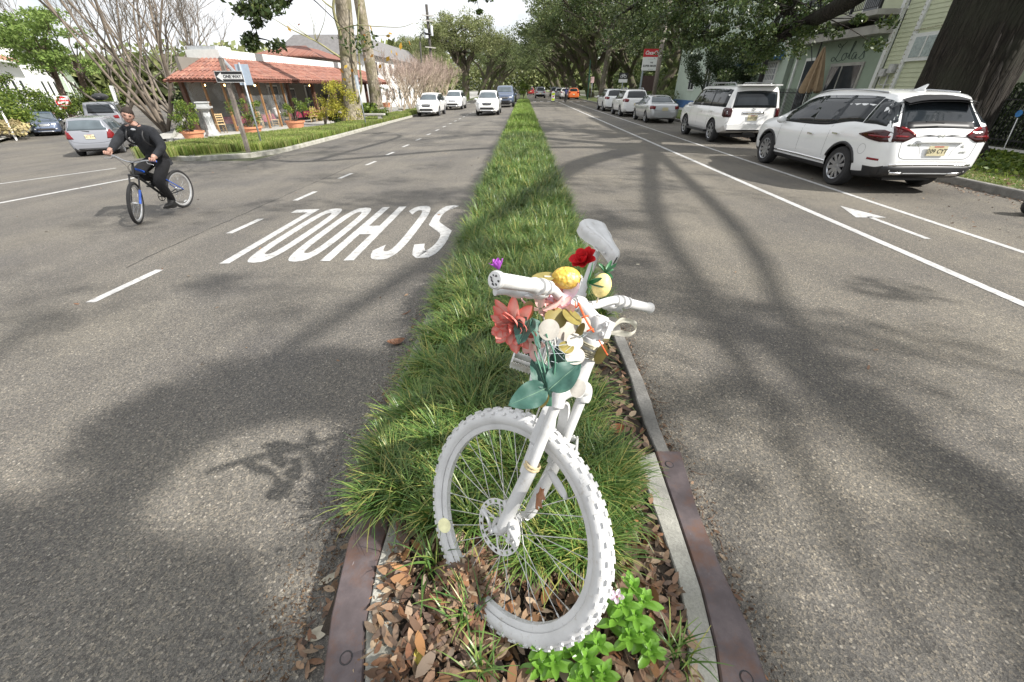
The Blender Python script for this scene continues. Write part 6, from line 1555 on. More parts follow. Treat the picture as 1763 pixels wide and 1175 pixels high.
man = empty('person', (0,0,0), 0, 'man in a charcoal jacket and black trousers riding a bicycle, face turned to the camera', 'person')
man.location = bike.location; man.rotation_euler = bike.rotation_euler
HM = Matrix.Translation(head) @ Matrix.Rotation(R_(-17), 4, 'X') @ Matrix.Rotation(R_(34), 4, 'Z') @ Matrix.Rotation(R_(4), 4, 'Y')
hm = head_mesh(HM); hb = bmesh.new(); hb.from_mesh(bodyme); nb = len(hb.faces)
tmp = bpy.data.meshes.new('h'); tmp.from_pydata([tuple(v) for v in hm.v], [], hm.f); hb.from_mesh(tmp); hb.faces.ensure_lookup_table()
for f in hb.faces[nb:]: f.material_index = 2; f.smooth = True
# five fingers per hand wrapped round the grips
hd_ = MB()
for s, H in ((1, LH), (-1, RH)):
    gd = ((ST2.to_3x3()) @ Vector((-.017,s*.09,0))).normalized(); fw_ = Vector((1,0,0))-gd*gd.x; fw_.normalize()
    for k, (o_, ln) in enumerate(((-.030,.95),(-.010,1.05),(.010,1.0),(.030,.8))):
        c = H+gd*o_*1.1; hd_.tube([c+Vector((-.01,0,.018)), c+fw_*.024+Vector((0,0,.016)), c+fw_*.034*ln+Vector((0,0,-.008)), c+fw_*.018+Vector((0,0,-.028)), c+fw_*.002+Vector((0,0,-.026))], [.0095,.009,.0085,.008,.006], 7)
    c = H-gd*.045; hd_.tube([c+Vector((-.03,0,.015)), c+Vector((-.005,0,-.005)), c+fw_*.018+Vector((0,0,-.022))], [.013,.011,.008], 7)
tmp2 = bpy.data.meshes.new('f'); tmp2.from_pydata([tuple(v) for v in hd_.v], [], hd_.f); nb = len(hb.faces); hb.from_mesh(tmp2); hb.faces.ensure_lookup_table()
for f in hb.faces[nb:]: f.material_index = 2; f.smooth = True
hb.to_mesh(bodyme); hb.free(); link('body', bodyme, man)
# hair
hv = MB(); vs = []; NU, NV = 40, 18
for i in range(NV+1):
    p = math.pi*.60*i/NV
    for j in range(NU):
        a = 2*math.pi*j/NU; x, y, z = math.sin(p)*math.cos(a), math.sin(p)*math.sin(a), math.cos(p)
        line = .50 if x > .45 else (.50-.72*(.45-x)/.5 if x > -.05 else -.42)
        k = 1.07+.05*math.sin(j*2.3+i)*.5
        
        X, Y, Z2 = x*.098*k, y*.076*k*1.02, z*.118*1.07+ .006*(x > .2)
        if z < line: X *= .90; Y *= .90
        vs.append((X, Y, Z2))
hv.add(vs, [(i*NU+j, (i+1)*NU+j, (i+1)*NU+(j+1)%NU, i*NU+(j+1)%NU) for i in range(NV) for j in range(NU)], HM); hv.build('hair', mHair, man, True)
fe = MB()
for s in (1,-1): fe.ell((.083, s*.031, .012), (.004,.0075,.003), 8, 6, HM)
fe.build('eyes', mEye, man, True)
fe = MB()
for s in (1,-1): fe.bar(HM @ Vector((.093, s*.018, .031)), HM @ Vector((.086, s*.046, .029)), .006, .006)
fe.build('eyebrows', mHair, man)
fe = MB(); fe.ell((.093, 0, -.060), (.008,.024,.005), 10, 6, HM); fe.build('lips', mLip, man, True)
# collar, jacket hem, backpack
mb = MB(); mb.lathe([(.066,-.03),(.074,0),(.070,.03),(.062,.03)], 20, Matrix.Translation(neck+Vector((-.005,0,-.01))) @ Matrix.Rotation(R_(24), 4, 'Y')); mb.build('collar', mJack, man, True)
mb = MB(); mb.lathe([(.19,-.16),(.185,-.06),(.16,.05)], 24, Matrix.Translation(hip+Vector((.02,0,.08))) @ Matrix.Rotation(R_(14), 4, 'Y') @ Matrix.Scale(.74, 4, (1,0,0))); mb.build('jacket_hem', mJack, man, True)
mb = MB(); mb.ell((0,0,0), (.04,.035,.02), 8, 6, Matrix.Translation(neck+Vector((.055,0,-.055)))); mb.build('undershirt', simple('grey_shirt', (.35,.37,.40), .8), man, True)
bp_ = empty('backpack', bike.location, 0, 'black backpack on the cyclist', 'backpack'); bp_.rotation_euler = bike.rotation_euler
MBP = Matrix.Translation(Vector((.345,-.03,1.22))) @ Matrix.Rotation(R_(38), 4, 'Y')
mb = MB(); rows = []
for i in range(9):
    z = -.24+.48*i/8; f = (1-abs(z/.25)**3.2)**.5+.08; rows.append([MBP @ Vector((-.02-.10*f*max(0,math.sin(t)) - .015, .155*f*math.cos(t), z)) if False else MBP @ Vector((-.02+(.105 if math.sin(t) < 0 else .04)*f*math.sin(t), .16*f*math.copysign(abs(math.cos(t))**.7, math.cos(t)), z)) for t in [2*math.pi*k/20 for k in range(21)]])
mb.grid(rows); mb.build('pack', M_BLACK, bp_, True)
for s in (1,-1):
    mb = MB(); mb.tube(curve_pts([MBP @ Vector((.02,s*.09,.2)), Vector((.50,s*.115,1.42)), Vector((.60,s*.125,1.33)), Vector((.58,s*.14,1.20)), MBP @ Vector((.04,s*.13,-.14))], 5), .016, 6); mb.build('strap', M_BLACK, bp_, True)
for s, pd in ((1, pl_), (-1, pr_)):
    mb = MB(); mb.ell(pd+Vector((.03, 0, .045)), (.145,.048,.045), 14, 8); mb.box(pd+Vector((.03,0,.016)), (.27,.088,.022)); mb.build('shoe', mShoe, man, True, 40)
    mb = MB(); mb.tube([pd+Vector((-.070,0,.085)), pd+Vector((-.078,0,.125))], .047, 12); mb.build('sock', mSock, man, True)

# ---- small figures
def small_person(name, loc, rz, label, sit=True, shirt=None, group=None, ride=False):
    sh_ = shirt or mJack; N_ = {}; 
    if sit:
        N_ = {'pe': (Vector((0,0,.52)), (.13,.11)), 'ch': (Vector((.02,0,.92)), (.15,.10)), 'nk': (Vector((.03,0,1.10)), .05)}
        E2 = [('pe','ch'),('ch','nk')]; R2 = {}
        for s, n_ in ((1,'l'),(-1,'r')):
            N_.update({'sh'+n_: (Vector((.02,s*.18,1.03)), .06), 'el'+n_: (Vector((.06,s*.24,.80)), .045), 'ha'+n_: (Vector((.30,s*.14,.80)), .035), 'kn'+n_: (Vector((.42,s*.12,.52)), .07), 'an'+n_: (Vector((.44,s*.12,.09)), .045), 'to'+n_: (Vector((.56,s*.12,.05)), .04)})
            E2 += [('ch','sh'+n_),('sh'+n_,'el'+n_),('el'+n_,'ha'+n_),('pe','kn'+n_),('kn'+n_,'an'+n_),('an'+n_,'to'+n_)]; R2.update({('pe','kn'+n_): 1, ('kn'+n_,'an'+n_): 1, ('an'+n_,'to'+n_): 3})
        hz = 1.26; hx = .04
    else:
        N_ = {'pe': (Vector((0,0,.95)), (.13,.11)), 'ch': (Vector((.12,0,1.32)), (.16,.11)), 'nk': (Vector((.18,0,1.50)), .05)}
        E2 = [('pe','ch'),('ch','nk')]; R2 = {}
        for s, n_ in ((1,'l'),(-1,'r')):
            kz = .62 if s > 0 else .70
            N_.update({'sh'+n_: (Vector((.14,s*.18,1.42)), .06), 'el'+n_: (Vector((.30,s*.24,1.2)), .045), 'ha'+n_: (Vector((.52,s*.25,1.05)), .035), 'kn'+n_: (Vector((.33,s*.12,kz)), .07), 'an'+n_: (Vector((.15,s*.12,kz-.42)), .045), 'to'+n_: (Vector((.27,s*.12,kz-.48)), .04)})
            E2 += [('ch','sh'+n_),('sh'+n_,'el'+n_),('el'+n_,'ha'+n_),('pe','kn'+n_),('kn'+n_,'an'+n_),('an'+n_,'to'+n_)]; R2.update({('pe','kn'+n_): 1, ('kn'+n_,'an'+n_): 1, ('an'+n_,'to'+n_): 3})
        hz = 1.66; hx = .2
    me = skin_body('body', N_, E2, 'pe', [sh_, mTrou, mSkin, mShoe], R2, 1); r = empty(name, loc, rz, label, 'person', group); link('body', me, r)
    m = head_mesh(Matrix.Translation((hx,0,hz))); m.build('head', mSkin, r, True); m = MB(); m.ell((hx-.015,0,hz+.03), (.105,.085,.105), 12, 8); m.build('hair', mHair, r, True)
    return r
# far cyclist in the right hand bike lane
fc_ = Vector((5.6, 62, 0)); r = small_person('person', fc_, math.pi/2, 'distant cyclist in a dark blue top seen from behind in the bike lane', False, simple('navy_top', (.015,.02,.09), .8))
fb = empty('bicycle', fc_, math.pi/2, 'dark bicycle under the distant cyclist', 'bicycle')
for x in (-.35, .70):
    mb = MB(); mb.lathe([(.32,-.02),(.34,0),(.32,.02),(.30,0),(.32,-.02)], 28, Matrix.Translation((x,0,.34)) @ RXL); mb.build('wheel', M_TYRE, fb, True)
mb = MB(); mb.tube([(-.35,0,.34),(.0,0,.3),(.0,0,.85)], .02, 6); mb.tube([(.0,0,.3),(.6,0,.8),(.70,0,.34)], .02, 6); mb.tube([(0,0,.62),(.58,0,.85)], .02, 6); mb.tube([(.52,-.28,1.02),(.56,0,1.0),(.52,.28,1.02)], .014, 6); mb.tube([(.60,0,.8),(.56,0,1.0)], .015, 6); mb.build('frame', mBk, fb, True)
# ============================================================ BUILDINGS, RIGHT SIDE
mMint = simple('mint_stucco', (.40,.47,.40), .85, 0, .08, 2.2); mMural = simple('green_plaster', (.25,.31,.24), .8, 0, .10, 1.5); mClap = simple('pale_green_clapboard', (.50,.53,.37), .75, 0, .08, 3)
mTrim = simple('white_trim', (.66,.67,.65), .6, 0, .1, 5); mBeam = simple('grey_weathered_fascia', (.36,.35,.32), .8, 0, .25, 2.5); mShad = simple('shade_black', (.03,.03,.03), .8); mIron = simple('black_iron', (.018,.018,.02), .5, .3, .2, 10)
mAwnB = simple('blue_awning', (.05,.13,.27), .7, 0, .15, 4); mBrickD = simple('dark_painted_wood', (.05,.055,.05), .8, 0, .2, 3); mTan = simple('tan_canvas', (.33,.24,.15), .85, 0, .2, 6)
def pbox(name, lo, hi, mat, par, label=None):
    mb = MB(); mb.box([(a+b)/2 for a, b in zip(lo, hi)], [abs(b-a) for a, b in zip(lo, hi)]); o = mb.build(name, mat, par); 
    if label: o['label'] = label
    return o
# mint building
b = empty('mint_building', (15, 28, 0), 0, 'pale mint stucco building behind the oak with blue awnings and a white barred window', 'building'); b.location = (0,0,0)
for k, (ya, yb) in enumerate(((27.95, 47),)):
    pbox('wall', (15, ya, .1), (26, yb, 8.4), mMint, b)
rb = 0
for r in range(20):          # block courses in low relief
    z0 = .2+r*.4
    if z0 > 8: break
    for j in range(24):
        y0 = 27.98+j*.8+(.4 if r % 2 else 0)
        if y0+.78 > 46.9: continue
        if (z0 < 3.1 and z0+.39 > 2.0 and y0 < 30.5 and y0+.8 > 28.7) or (z0 < 3.2 and 31.2 < y0+.8 and y0 < 33.3): continue
        if z0 > 5.2 or j > 14: continue
        if ('blk') not in MESH:
            q = MB(); q.box((0,0,0), (.02,.79,.39)); o_ = q.build('block', mMint); MESH['blk'] = o_.data; bpy.data.objects.remove(o_)
        l_ = link('block', MESH['blk'], b); l_.location = (14.996, y0+.39, z0+.195)
fr_ = pbox('window', (14.93, 28.85, 2.06), (15.02, 30.35, 3.08), mTrim, b); pbox('pane', (14.915, 28.95, 2.14), (14.932, 30.25, 3.0), simple('curtained_glass', (.30,.31,.33), .15, 0, .3, 9), fr_)
for i in range(1, 7): pbox('glazing_bar', (14.89, 28.95+i*.186-.02, 2.12), (14.92, 28.95+i*.186+.02, 3.02), mTrim, fr_)
for zz in (2.42, 2.72): pbox('glazing_bar', (14.885, 28.95, zz-.018), (14.915, 30.25, zz+.018), mTrim, fr_)
pbox('window_sill', (14.86, 28.75, 1.98), (15.0, 30.45, 2.05), mTrim, b)
mb = MB(); mb.add([(14.98,28.6,3.62),(14.98,30.6,3.62),(14.35,30.6,3.22),(14.35,28.6,3.22),(14.35,28.6,3.12),(14.35,30.6,3.12),(14.98,28.6,3.12),(14.98,30.6,3.12)], [(0,1,2,3),(3,2,5,4),(0,3,4,6),(1,7,5,2)]); mb.build('awning', mAwnB, b)
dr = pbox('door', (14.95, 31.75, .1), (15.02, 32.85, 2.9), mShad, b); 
for y0, y1 in ((31.5,31.75),(32.85,33.1)): pbox('door_jamb', (14.90, y0, .1), (15.02, y1, 2.95), simple('pale_column', (.50,.55,.48), .8), b)
mb = MB(); rows = [[(x, 32.3+r_*math.cos(t), 2.95+r_*1.0*math.sin(t)) for x, r_ in ((14.98,1.02),(14.45,.95),(14.45,.72),(14.98,.66))] for t in [math.pi*k/16 for k in range(17)]]; mb.grid(rows); mb.build('arched_awning', mAwnB, b, True, 50)
for yy_ in (35.5, 38.5, 42.0):
    w_ = pbox('window', (14.94, yy_, 1.5), (15.02, yy_+1.4, 3.0), mTrim, b); pbox('pane', (14.925, yy_+.1, 1.6), (14.94, yy_+1.3, 2.9), M_WINDOW, w_); pbox('glazing_bar', (14.91, yy_+.67, 1.6), (14.925, yy_+.73, 2.9), mTrim, w_)
for yy_ in (29, 32, 35, 38, 41):
    w_ = pbox('window', (14.94, yy_, 5.3), (15.02, yy_+1.2, 6.9), mTrim, b); pbox('pane', (14.925, yy_+.1, 5.4), (14.94, yy_+1.1, 6.8), M_WINDOW, w_)
pbox('painted_base_band', (14.97, 34, .1), (15.0, 47, .75), simple('blue_base_paint', (.06,.14,.32), .6), b)
# restaurant with mural wall and balcony
b = empty('corner_shop', (0, 0, 0), 0, "two storey green shop with Lola's painted on its wall under an iron balcony", 'building')
pbox('wall', (15.0, 20.75, .1), (24, 27.4, 3.72), mMural, b); pbox('upper_wall', (16.4, 20.75, 4.35), (24, 27.4, 8.5), mClap, b); pbox('recess_shade_block', (16.2, 20.8, 3.95), (24, 27.35, 4.34), mShad, b)  # solid block below the balcony; the shade there is put into its colour
pbox('beam', (14.35, 20.70, 3.62), (14.98, 27.6, 3.93), mBeam, b); pbox('balcony_floor', (14.0, 20.72, 4.22), (16.4, 27.6, 4.40), mBeam, b)
pbox('passage_shutter', (15.6, 27.42, .1), (15.7, 27.93, 6), mBrickD, b)
for i in range(22): pbox('shutter_slat', (15.55, 27.43, .3+i*.22), (15.6, 27.92, .42+i*.22), simple('olive_slat', (.10,.10,.07), .7), b)
rl = pbox('railing', (14.06, 20.75, 5.28), (14.11, 27.55, 5.34), mIron, b); pbox('bottom_rail', (14.07, 20.75, 4.48), (14.10, 27.55, 4.51), mIron, rl)
bm_ = MB(); bm_.box((0,0,0), (.018,.018,.80)); o_ = bm_.build('baluster', mIron); BAL = o_.data; bpy.data.objects.remove(o_)
for i in range(62):
    q = link('baluster', BAL, rl); q.location = (14.085, 20.82+i*.109, 4.88)
for i in range(5): pbox('railing_post', (14.04, 20.75+i*1.68, 4.4), (14.13, 20.84+i*1.68, 5.4), mIron, rl)
mb = MB(); r_ = random.Random(2)
for i in range(60):       # scroll panels in the railing
    y0 = 21.0+(i//12)*1.35; c = Vector((14.085, y0+r_.uniform(0,.5), 4.6+r_.uniform(0,.6))); rr_ = r_.uniform(.03,.06); mb.tube([c+Vector((0, rr_*math.cos(t), rr_*math.sin(t))) for t in [5.2*k/8 for k in range(9)]], .006, 4)
o = mb.build('railing_scrolls', mIron, rl); o['kind'] = 'stuff'
for yy_ in (21.6, 24.2): 
    w_ = pbox('window', (16.34, yy_, 4.6), (16.42, yy_+1.1, 6.9), mTrim, b); pbox('pane', (16.325, yy_+.1, 4.7), (16.34, yy_+1.0, 6.8), M_WINDOW, w_)
# mural wall fittings
p0 = AX(1382,158,15); dr = pbox('door', (14.93, 25.15, .1), (15.02, 26.15, 3.05), mTrim, b); pbox('door_leaf', (14.91, 25.26, .1), (14.932, 26.04, 2.92), M_WINDOW, dr)
sw = pbox('shop_window', (14.94, 21.7, .75), (15.02, 23.95, 2.72), mBeam, b); pbox('pane', (14.925, 21.82, .87), (14.941, 23.83, 2.60), M_WINDOW, sw); pbox('glazing_bar', (14.90, 23.0, .87), (14.925, 23.06, 2.6), mBeam, sw)
pbox('corner_trim', (14.90, 20.62, .1), (15.03, 20.80, 8.5), mTrim, b); pbox('corner_trim', (14.92, 26.95, .1), (15.03, 27.08, 3.6), mTrim, b)
for yy_ in (24.55,): 
    mb = MB(); mb.tube([(14.5, yy_, .1), (14.5, yy_, 3.65)], .035, 8); mb.build('pipe', mIron, b)
    mb = MB(); mb.tube([(14.55, yy_, 2.3), (14.6, yy_+1.0, 3.6)], .022, 6); mb.build('brace', mIron, b)
# lettering: script drawn as one continuous painted stroke per letter
def script(strokes, org, w_, h_, mat, par, rad, toP, name='painted_letter'):
    for st in strokes:
        pts = curve_pts([(x, y, 0) for x, y in st], 6); mb = MB(); rows = []
        for i, p in enumerate(pts):
            t = (pts[min(i+1, len(pts)-1)]-pts[max(i-1, 0)]).normalized(); n2 = Vector((-t.y, t.x, 0)); wd = rad*(.55+.6*abs(t.y))
            rows.append([toP(org[0]+(p.x+n2.x*wd)*w_, org[1]+(p.y+n2.y*wd)*h_), toP(org[0]+(p.x-n2.x*wd)*w_, org[1]+(p.y-n2.y*wd)*h_)])
        mb.grid(rows); mb.build(name, mat, par)
lola = [[(.15,.86),(.05,.98),(-.02,.9),(.12,.80),(.30,.90),(.42,1.05)], [(.26,.92),(.20,.62),(.10,.30),(-.05,.12),(-.16,.22),(-.08,.34),(.08,.24),(.25,.10),(.45,.16)],
        [(.58,.50),(.46,.42),(.44,.22),(.56,.14),(.66,.30),(.60,.48),(.72,.44)], [(.74,.24),(.86,.60),(.92,.95),(.86,.98),(.82,.62),(.84,.22),(.94,.20)],
        [(1.16,.46),(1.02,.46),(.98,.24),(1.08,.16),(1.18,.40),(1.18,.20),(1.28,.18)], [(1.38,.86),(1.34,.68)], [(1.34,.18),(1.46,.34),(1.54,.56),(1.56,.36),(1.60,.20),(1.50,.12),(1.40,.16)]]
lola = [[(x*1.0, y) for x, y in s_] for s_ in lola]
script(lola, (23.95, 2.72), -1.25, .80, simple('mural_lettering_dark', (.03,.05,.04), .7), b, .020, lambda a, z_: Vector((14.988, a, z_)))
# pale green clapboard house
b = empty('clapboard_house', (0, 0, 0), 0, 'pale green clapboard house between the green shop and the big oak trunk', 'house')
pbox('wall', (15.06, 16.9, .1), (24, 20.6, 8.5), mClap, b)
bm_ = MB(); bm_.add([(-.004,0,0),(-.022,0,0),(-.004,0,.158),(-.004,1,0),(-.022,1,0),(-.004,1,.158)], [(0,1,2),(3,5,4),(1,4,5,2),(0,3,4,1)]); o_ = bm_.build('board', mClap); BRD = o_.data; bpy.data.objects.remove(o_)
for i in range(50):
    z0 = .15+i*.15
    for ya, yb in (((19.72, 20.58), (16.92, 19.55)) if not (2.62 < z0+.1 < 3.48) else ((19.72, 20.58), (16.92, 18.25))):
        q = link('board', BRD, b); q.location = (15.06, ya, z0); q.scale = (1, yb-ya, 1)
pbox('corner_trim', (14.97, 19.55, .1), (15.08, 19.72, 8.5), mTrim, b)
w_ = pbox('window', (14.97, 18.25, 2.62), (15.09, 19.55, 3.5), mTrim, b); pbox('pane', (14.955, 18.37, 2.74), (14.971, 19.42, 3.38), simple('lace_curtain_glass', (.30,.36,.35), .12, 0, .35, 14), w_); pbox('glazing_bar', (14.94, 18.86, 2.74), (14.956, 18.92, 3.38), mTrim, w_)
for yy_, zz, s_ in ((20.35, 2.15, .22), (19.95, 2.25, .26)): pbox('meter_box', (14.86, yy_-.13, zz), (15.03, yy_+.13, zz+s_*1.2), simple('meter_grey', (.46,.46,.45), .5), b)
mb = MB(); mb.tube(curve_pts([(14.98,20.4,2.12),(14.97,20.38,1.9),(14.97,20.1,1.84),(14.97,19.8,1.86)], 4), .018, 6); mb.tube([(14.98,20.05,2.2),(14.98,20.05,.2)], .03, 6); mb.build('conduit', simple('conduit_grey', (.45,.45,.44), .5), b, True)
mb = MB(); r_ = random.Random(8)
for s0, s1 in (((14.9,20.65,8),(14.92,20.62,1.2)), ((14.92,19.63,8),(14.93,19.63,1.2)), ((14.93,19.6,3.6),(14.93,17.0,3.7))):
    for i in range(46):
        p = Vector(s0).lerp(Vector(s1), i/45)+Vector((0, r_.uniform(-.02,.02), r_.uniform(-.01,.01))); mb.ell(p, (.018,.018,.028), 6, 4)
o = mb.build('string_lights', simple('string_bulb', (.35,.33,.22), .3), b); o['kind'] = 'stuff'
pbox('roof', (14.6, 16.7, 8.5), (25, 27.6, 8.9), mBeam, b)
# dark house and railings beyond the oak
b = empty('dark_house', (0, 0, 0), 0, 'dark shaded house behind the oak at the right edge', 'house')
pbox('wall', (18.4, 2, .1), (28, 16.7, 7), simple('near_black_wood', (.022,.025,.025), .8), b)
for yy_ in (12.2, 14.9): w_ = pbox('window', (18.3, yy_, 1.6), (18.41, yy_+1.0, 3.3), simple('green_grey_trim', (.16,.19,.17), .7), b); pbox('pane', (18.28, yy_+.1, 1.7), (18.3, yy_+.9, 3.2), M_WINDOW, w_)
fn = empty('railing_fence', (0, 0, 0), 0, 'black iron picket fence on the far side of the right pavement', 'fence')
pbox('top_rail', (15.68, 8.0, 1.42), (15.72, 16.8, 1.46), mIron, fn); pbox('bottom_rail', (15.68, 8.0, .30), (15.72, 16.8, .34), mIron, fn)
bm_ = MB(); bm_.box((0,0,0), (.02,.02,1.5)); bm_.lathe([(.018,.75),(0,.83)], 5); o_ = bm_.build('picket', mIron); PCK = o_.data; bpy.data.objects.remove(o_)
for i in range(73): q = link('picket', PCK, fn); q.location = (15.7, 8.05+i*.12, .88)
fn2 = empty('railing_fence', (0, 0, 0), 0, "black iron fence in front of the shop painted Lola's", 'fence')
pbox('top_rail', (14.02, 23.2, 1.50), (14.06, 27.4, 1.54), mIron, fn2); pbox('bottom_rail', (14.02, 23.2, .3), (14.06, 27.4, .34), mIron, fn2)
for i in range(35): q = link('picket', PCK, fn2); q.location = (14.04, 23.25+i*.12, .90)
# closed tan umbrella
p = AX(1388, 175, 14.25); um = empty('umbrella', (14.25, p.y, .1), 0, "closed tan parasol standing before the wall painted Lola's", 'umbrella')
mb = MB(); mb.tube([(0,0,0),(0,0,3.3)], .025, 8); mb.build('pole', M_ALLOY, um, True)
mb = MB(); rows = []
for z_, r0 in ((3.25,.03),(3.0,.10),(2.5,.22),(2.0,.32),(1.55,.40),(1.45,.38)):
    rows.append([(r0*(1+.28*math.cos(8*t))*math.cos(t), r0*(1+.28*math.cos(8*t))*math.sin(t), z_+.05*math.cos(8*t+1)) for t in [2*math.pi*k/48 for k in range(49)]])
mb.grid(rows); mb.build('canopy', mTan, um, True, 60); mb = MB(); mb.lathe([(.3,0),(.3,.08),(.04,.12)], 16, cap=True); mb.build('base', mIron, um)

# ============================================================ RESTAURANT, LEFT SIDE
mRW = simple('darkened_plaster', (.17,.16,.14), .85, 0, .12, 1.5); mRD = simple('dark_interior', (.07,.065,.06), .85, 0, .3, 1.0)  # cream wall colour darkened to stand in for the deep porch shade
C0 = Vector((-15.9, 26.0, 0)); UD = Vector((.075, 1, 0)).normalized(); VD = Vector((-UD.y, UD.x, 0))      # u along facade, v inwards
zg = -.47; zE = 2.08; LF = 21.0; LE = 3.5
def RP(u, v, z): return C0+UD*u+VD*v+Vector((0,0,z))
res_ = empty('restaurant', (0, 0, 0), 0, 'open sided corner restaurant with a clay tile roof and maroon tablecloths', 'building')
def rbox(name, u0, u1, v0, v1, z0, z1, mat, par=res_):
    mb = MB(); vs = [RP(u, v, z) for z in (z0, z1) for u, v in ((u0,v0),(u1,v0),(u1,v1),(u0,v1))]; mb.add(vs, [(0,1,2,3)[::1],(7,6,5,4),(0,4,5,1),(1,5,6,2),(2,6,7,3),(3,7,4,0)]); 
    o = mb.build(name, mat, par); bm = bmesh.new(); bm.from_mesh(o.data); bmesh.ops.recalc_face_normals(bm, faces=bm.faces); bm.to_mesh(o.data); bm.free(); return o
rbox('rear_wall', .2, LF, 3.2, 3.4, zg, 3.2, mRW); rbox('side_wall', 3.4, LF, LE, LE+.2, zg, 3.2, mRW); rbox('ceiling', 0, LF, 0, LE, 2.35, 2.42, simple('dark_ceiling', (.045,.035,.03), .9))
# upper parapet (white) and flat roof
rbox('parapet', 2.0, LF+1, 2.0, LE+.6, 3.0, 3.62, mTrim)
rbox('roof_vent', 2.1, 3.4, 2.2, 4.0, 3.62, 3.80, simple('grey_roof_edge', (.42,.44,.46), .6))
def posts():
    for u in (0.0, 4.7, 7.9, 11.0, 14.2, 17.4, 20.6): rbox('post', u-.11, u+.11, -.11+(.002*u), .11, zg, 2.3, M_DKWOOD)
    for v in (3.4,): rbox('post', -.1, .1, v-.1, v+.1, zg, 2.3, M_DKWOOD)
posts()
rbox('front_beam', -.12, LF, -.10, .10, 2.02, 2.24, M_ORWOOD); rbox('end_beam', -.10, .10, .12, LE, 2.02, 2.24, M_ORWOOD)
for u in (.75, 1.75, 3.0, 4.1): rbox('screen_frame', u-.05, u+.05, -.05, .05, zg, 2.02, M_ORWOOD)
for v in (.95, 2.1): rbox('screen_frame', -.05, .05, v-.05, v+.05, zg, 2.02, M_ORWOOD)
def mk_plastic():
    m, n, p = new_mat('clear_plastic_sheet'); p.inputs['Base Color'].default_value = (.6,.62,.62,1); p.inputs['Roughness'].default_value = .12
    t = n.nodes.new('ShaderNodeBsdfTransparent'); x = n.nodes.new('ShaderNodeMixShader'); g = objc(n)
    r = ramp(n, noise(n, g, 1.4, 4, .6), [(.35, (.03,.03,.03)), (.75, (.13,.13,.13))]); n.links.new(r, x.inputs[0]); n.links.new(t.outputs[0], x.inputs[1]); n.links.new(p.outputs[0], x.inputs[2]); n.links.new(x.outputs[0], n.nodes['Material Output'].inputs[0]); return m
M_PLAS = mk_plastic()
for a, b_ in ((.1,4.6),): rbox('plastic_curtain', a, b_, .015, .02, zg+.05, 2.0, M_PLAS)
rbox('plastic_curtain', .015, .02, .1, LE-.3, zg+.05, 2.0, M_PLAS)
for u, z0, z1 in ((7.4,.2,1.9),(9.6,.4,1.7),(12.4,.2,1.9)): w_ = rbox('doorway', u, u+1.2, 3.12, 3.2, z0, z1, mTrim); rbox('pane', u+.1, u+1.1, 3.08, 3.12, z0+.1, z1-.1, M_WINDOW, w_)
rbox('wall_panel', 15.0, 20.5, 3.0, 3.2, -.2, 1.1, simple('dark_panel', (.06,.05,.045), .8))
# tile roof: pent slopes on the two street sides
ov = .75; rise_v = 2.0; zR = 3.10
def tile_mesh():
    mb = MB(); L = .40; rows = []
    for x, s in ((0, 1.0), (L, .82)):
        rows.append([(.085*s*math.cos(t)*1.35, x, .075*s*math.sin(t)) for t in [math.pi*k/7 for k in range(8)]])
    mb.grid(rows); mb.grid([[(p[0]*.86, p[1], p[2]*.80-.004) for p in r][::-1] for r in rows])
    k = len(rows[0]); f = rows[0]; mb.add(list(f)+[(p[0]*.86, p[1], p[2]*.80-.004) for p in f], [(i, k+i, k+i+1, i+1) for i in range(k-1)])
    o = mb.build('tile', M_TILE, smooth=True, angle=60); d = o.data; bpy.data.objects.remove(o); return d
TILE = tile_mesh()
def slope_frame(origin, along, up):
    a = along.normalized(); u = up.normalized(); n_ = a.cross(u); 
    if n_.z < 0: n_ = -n_
    return Matrix(((a.x,u.x,n_.x,origin.x),(a.y,u.y,n_.y,origin.y),(a.z,u.z,n_.z,origin.z),(0,0,0,1)))
faces = []
A1 = RP(-ov, -ov, zE); up1 = (RP(rise_v, rise_v, zR)-A1)
# front slope: from u=-ov.. LF+ov ; columns clipped by the hip line at 45 degrees
upF = Vector(VD)*(rise_v+ov)+Vector((0,0,zR-zE)); upE = Vector(UD)*(rise_v+ov)+Vector((0,0,zR-zE)); SL = upF.length; nrow = int(SL/.34)+1
MF = slope_frame(A1, UD, upF); ME_ = slope_frame(A1, VD, upE)
plc = []
for nm, M, LEN in (('F', MF, LF+2*ov), ('E', ME_, LE+ov+.3)):
    nc_ = int(LEN/.27)
    for i in range(nc_):
        x = .14+i*.27
        for j in range(nrow):
            y = j*.335
            if y+.1 > x*(SL/(rise_v+ov)): break          # hip
            mm = M @ Matrix.Translation((x+random.uniform(-.008,.008), y, .055+.012*(j % 2)+random.uniform(0,.008))) @ Matrix.Rotation(random.uniform(-.03,.03), 4, 'Z')
            plc.append(((M @ Vector((x, y, 0))-O_).length*(1 if nm == 'F' else .92), mm))
plc.sort(key=lambda q: q[0]); rt = None
mb = MB()   # roof deck below the tiles
A_ = [RP(-ov,-ov,zE), RP(LF+ov,-ov,zE), RP(LF+ov,rise_v,zR), RP(rise_v,rise_v,zR)]; B_ = [RP(-ov,-ov,zE), RP(rise_v,rise_v,zR), RP(rise_v,LE+.3,zR), RP(-ov,LE+.3,zE)]
mb.add(A_, [(0,1,2,3)]); mb.add(B_, [(0,1,2,3)]); mb.add([p-Vector((0,0,.07)) for p in A_], [(3,2,1,0)]); mb.add([p-Vector((0,0,.07)) for p in B_], [(3,2,1,0)]); mb.build('roof', simple('roof_underlay', (.30,.13,.09), .9, 0, .3, 2), res_)
for d_, mm in plc[:300]:
    q = link('tile', TILE, res_); q.matrix_local = mm
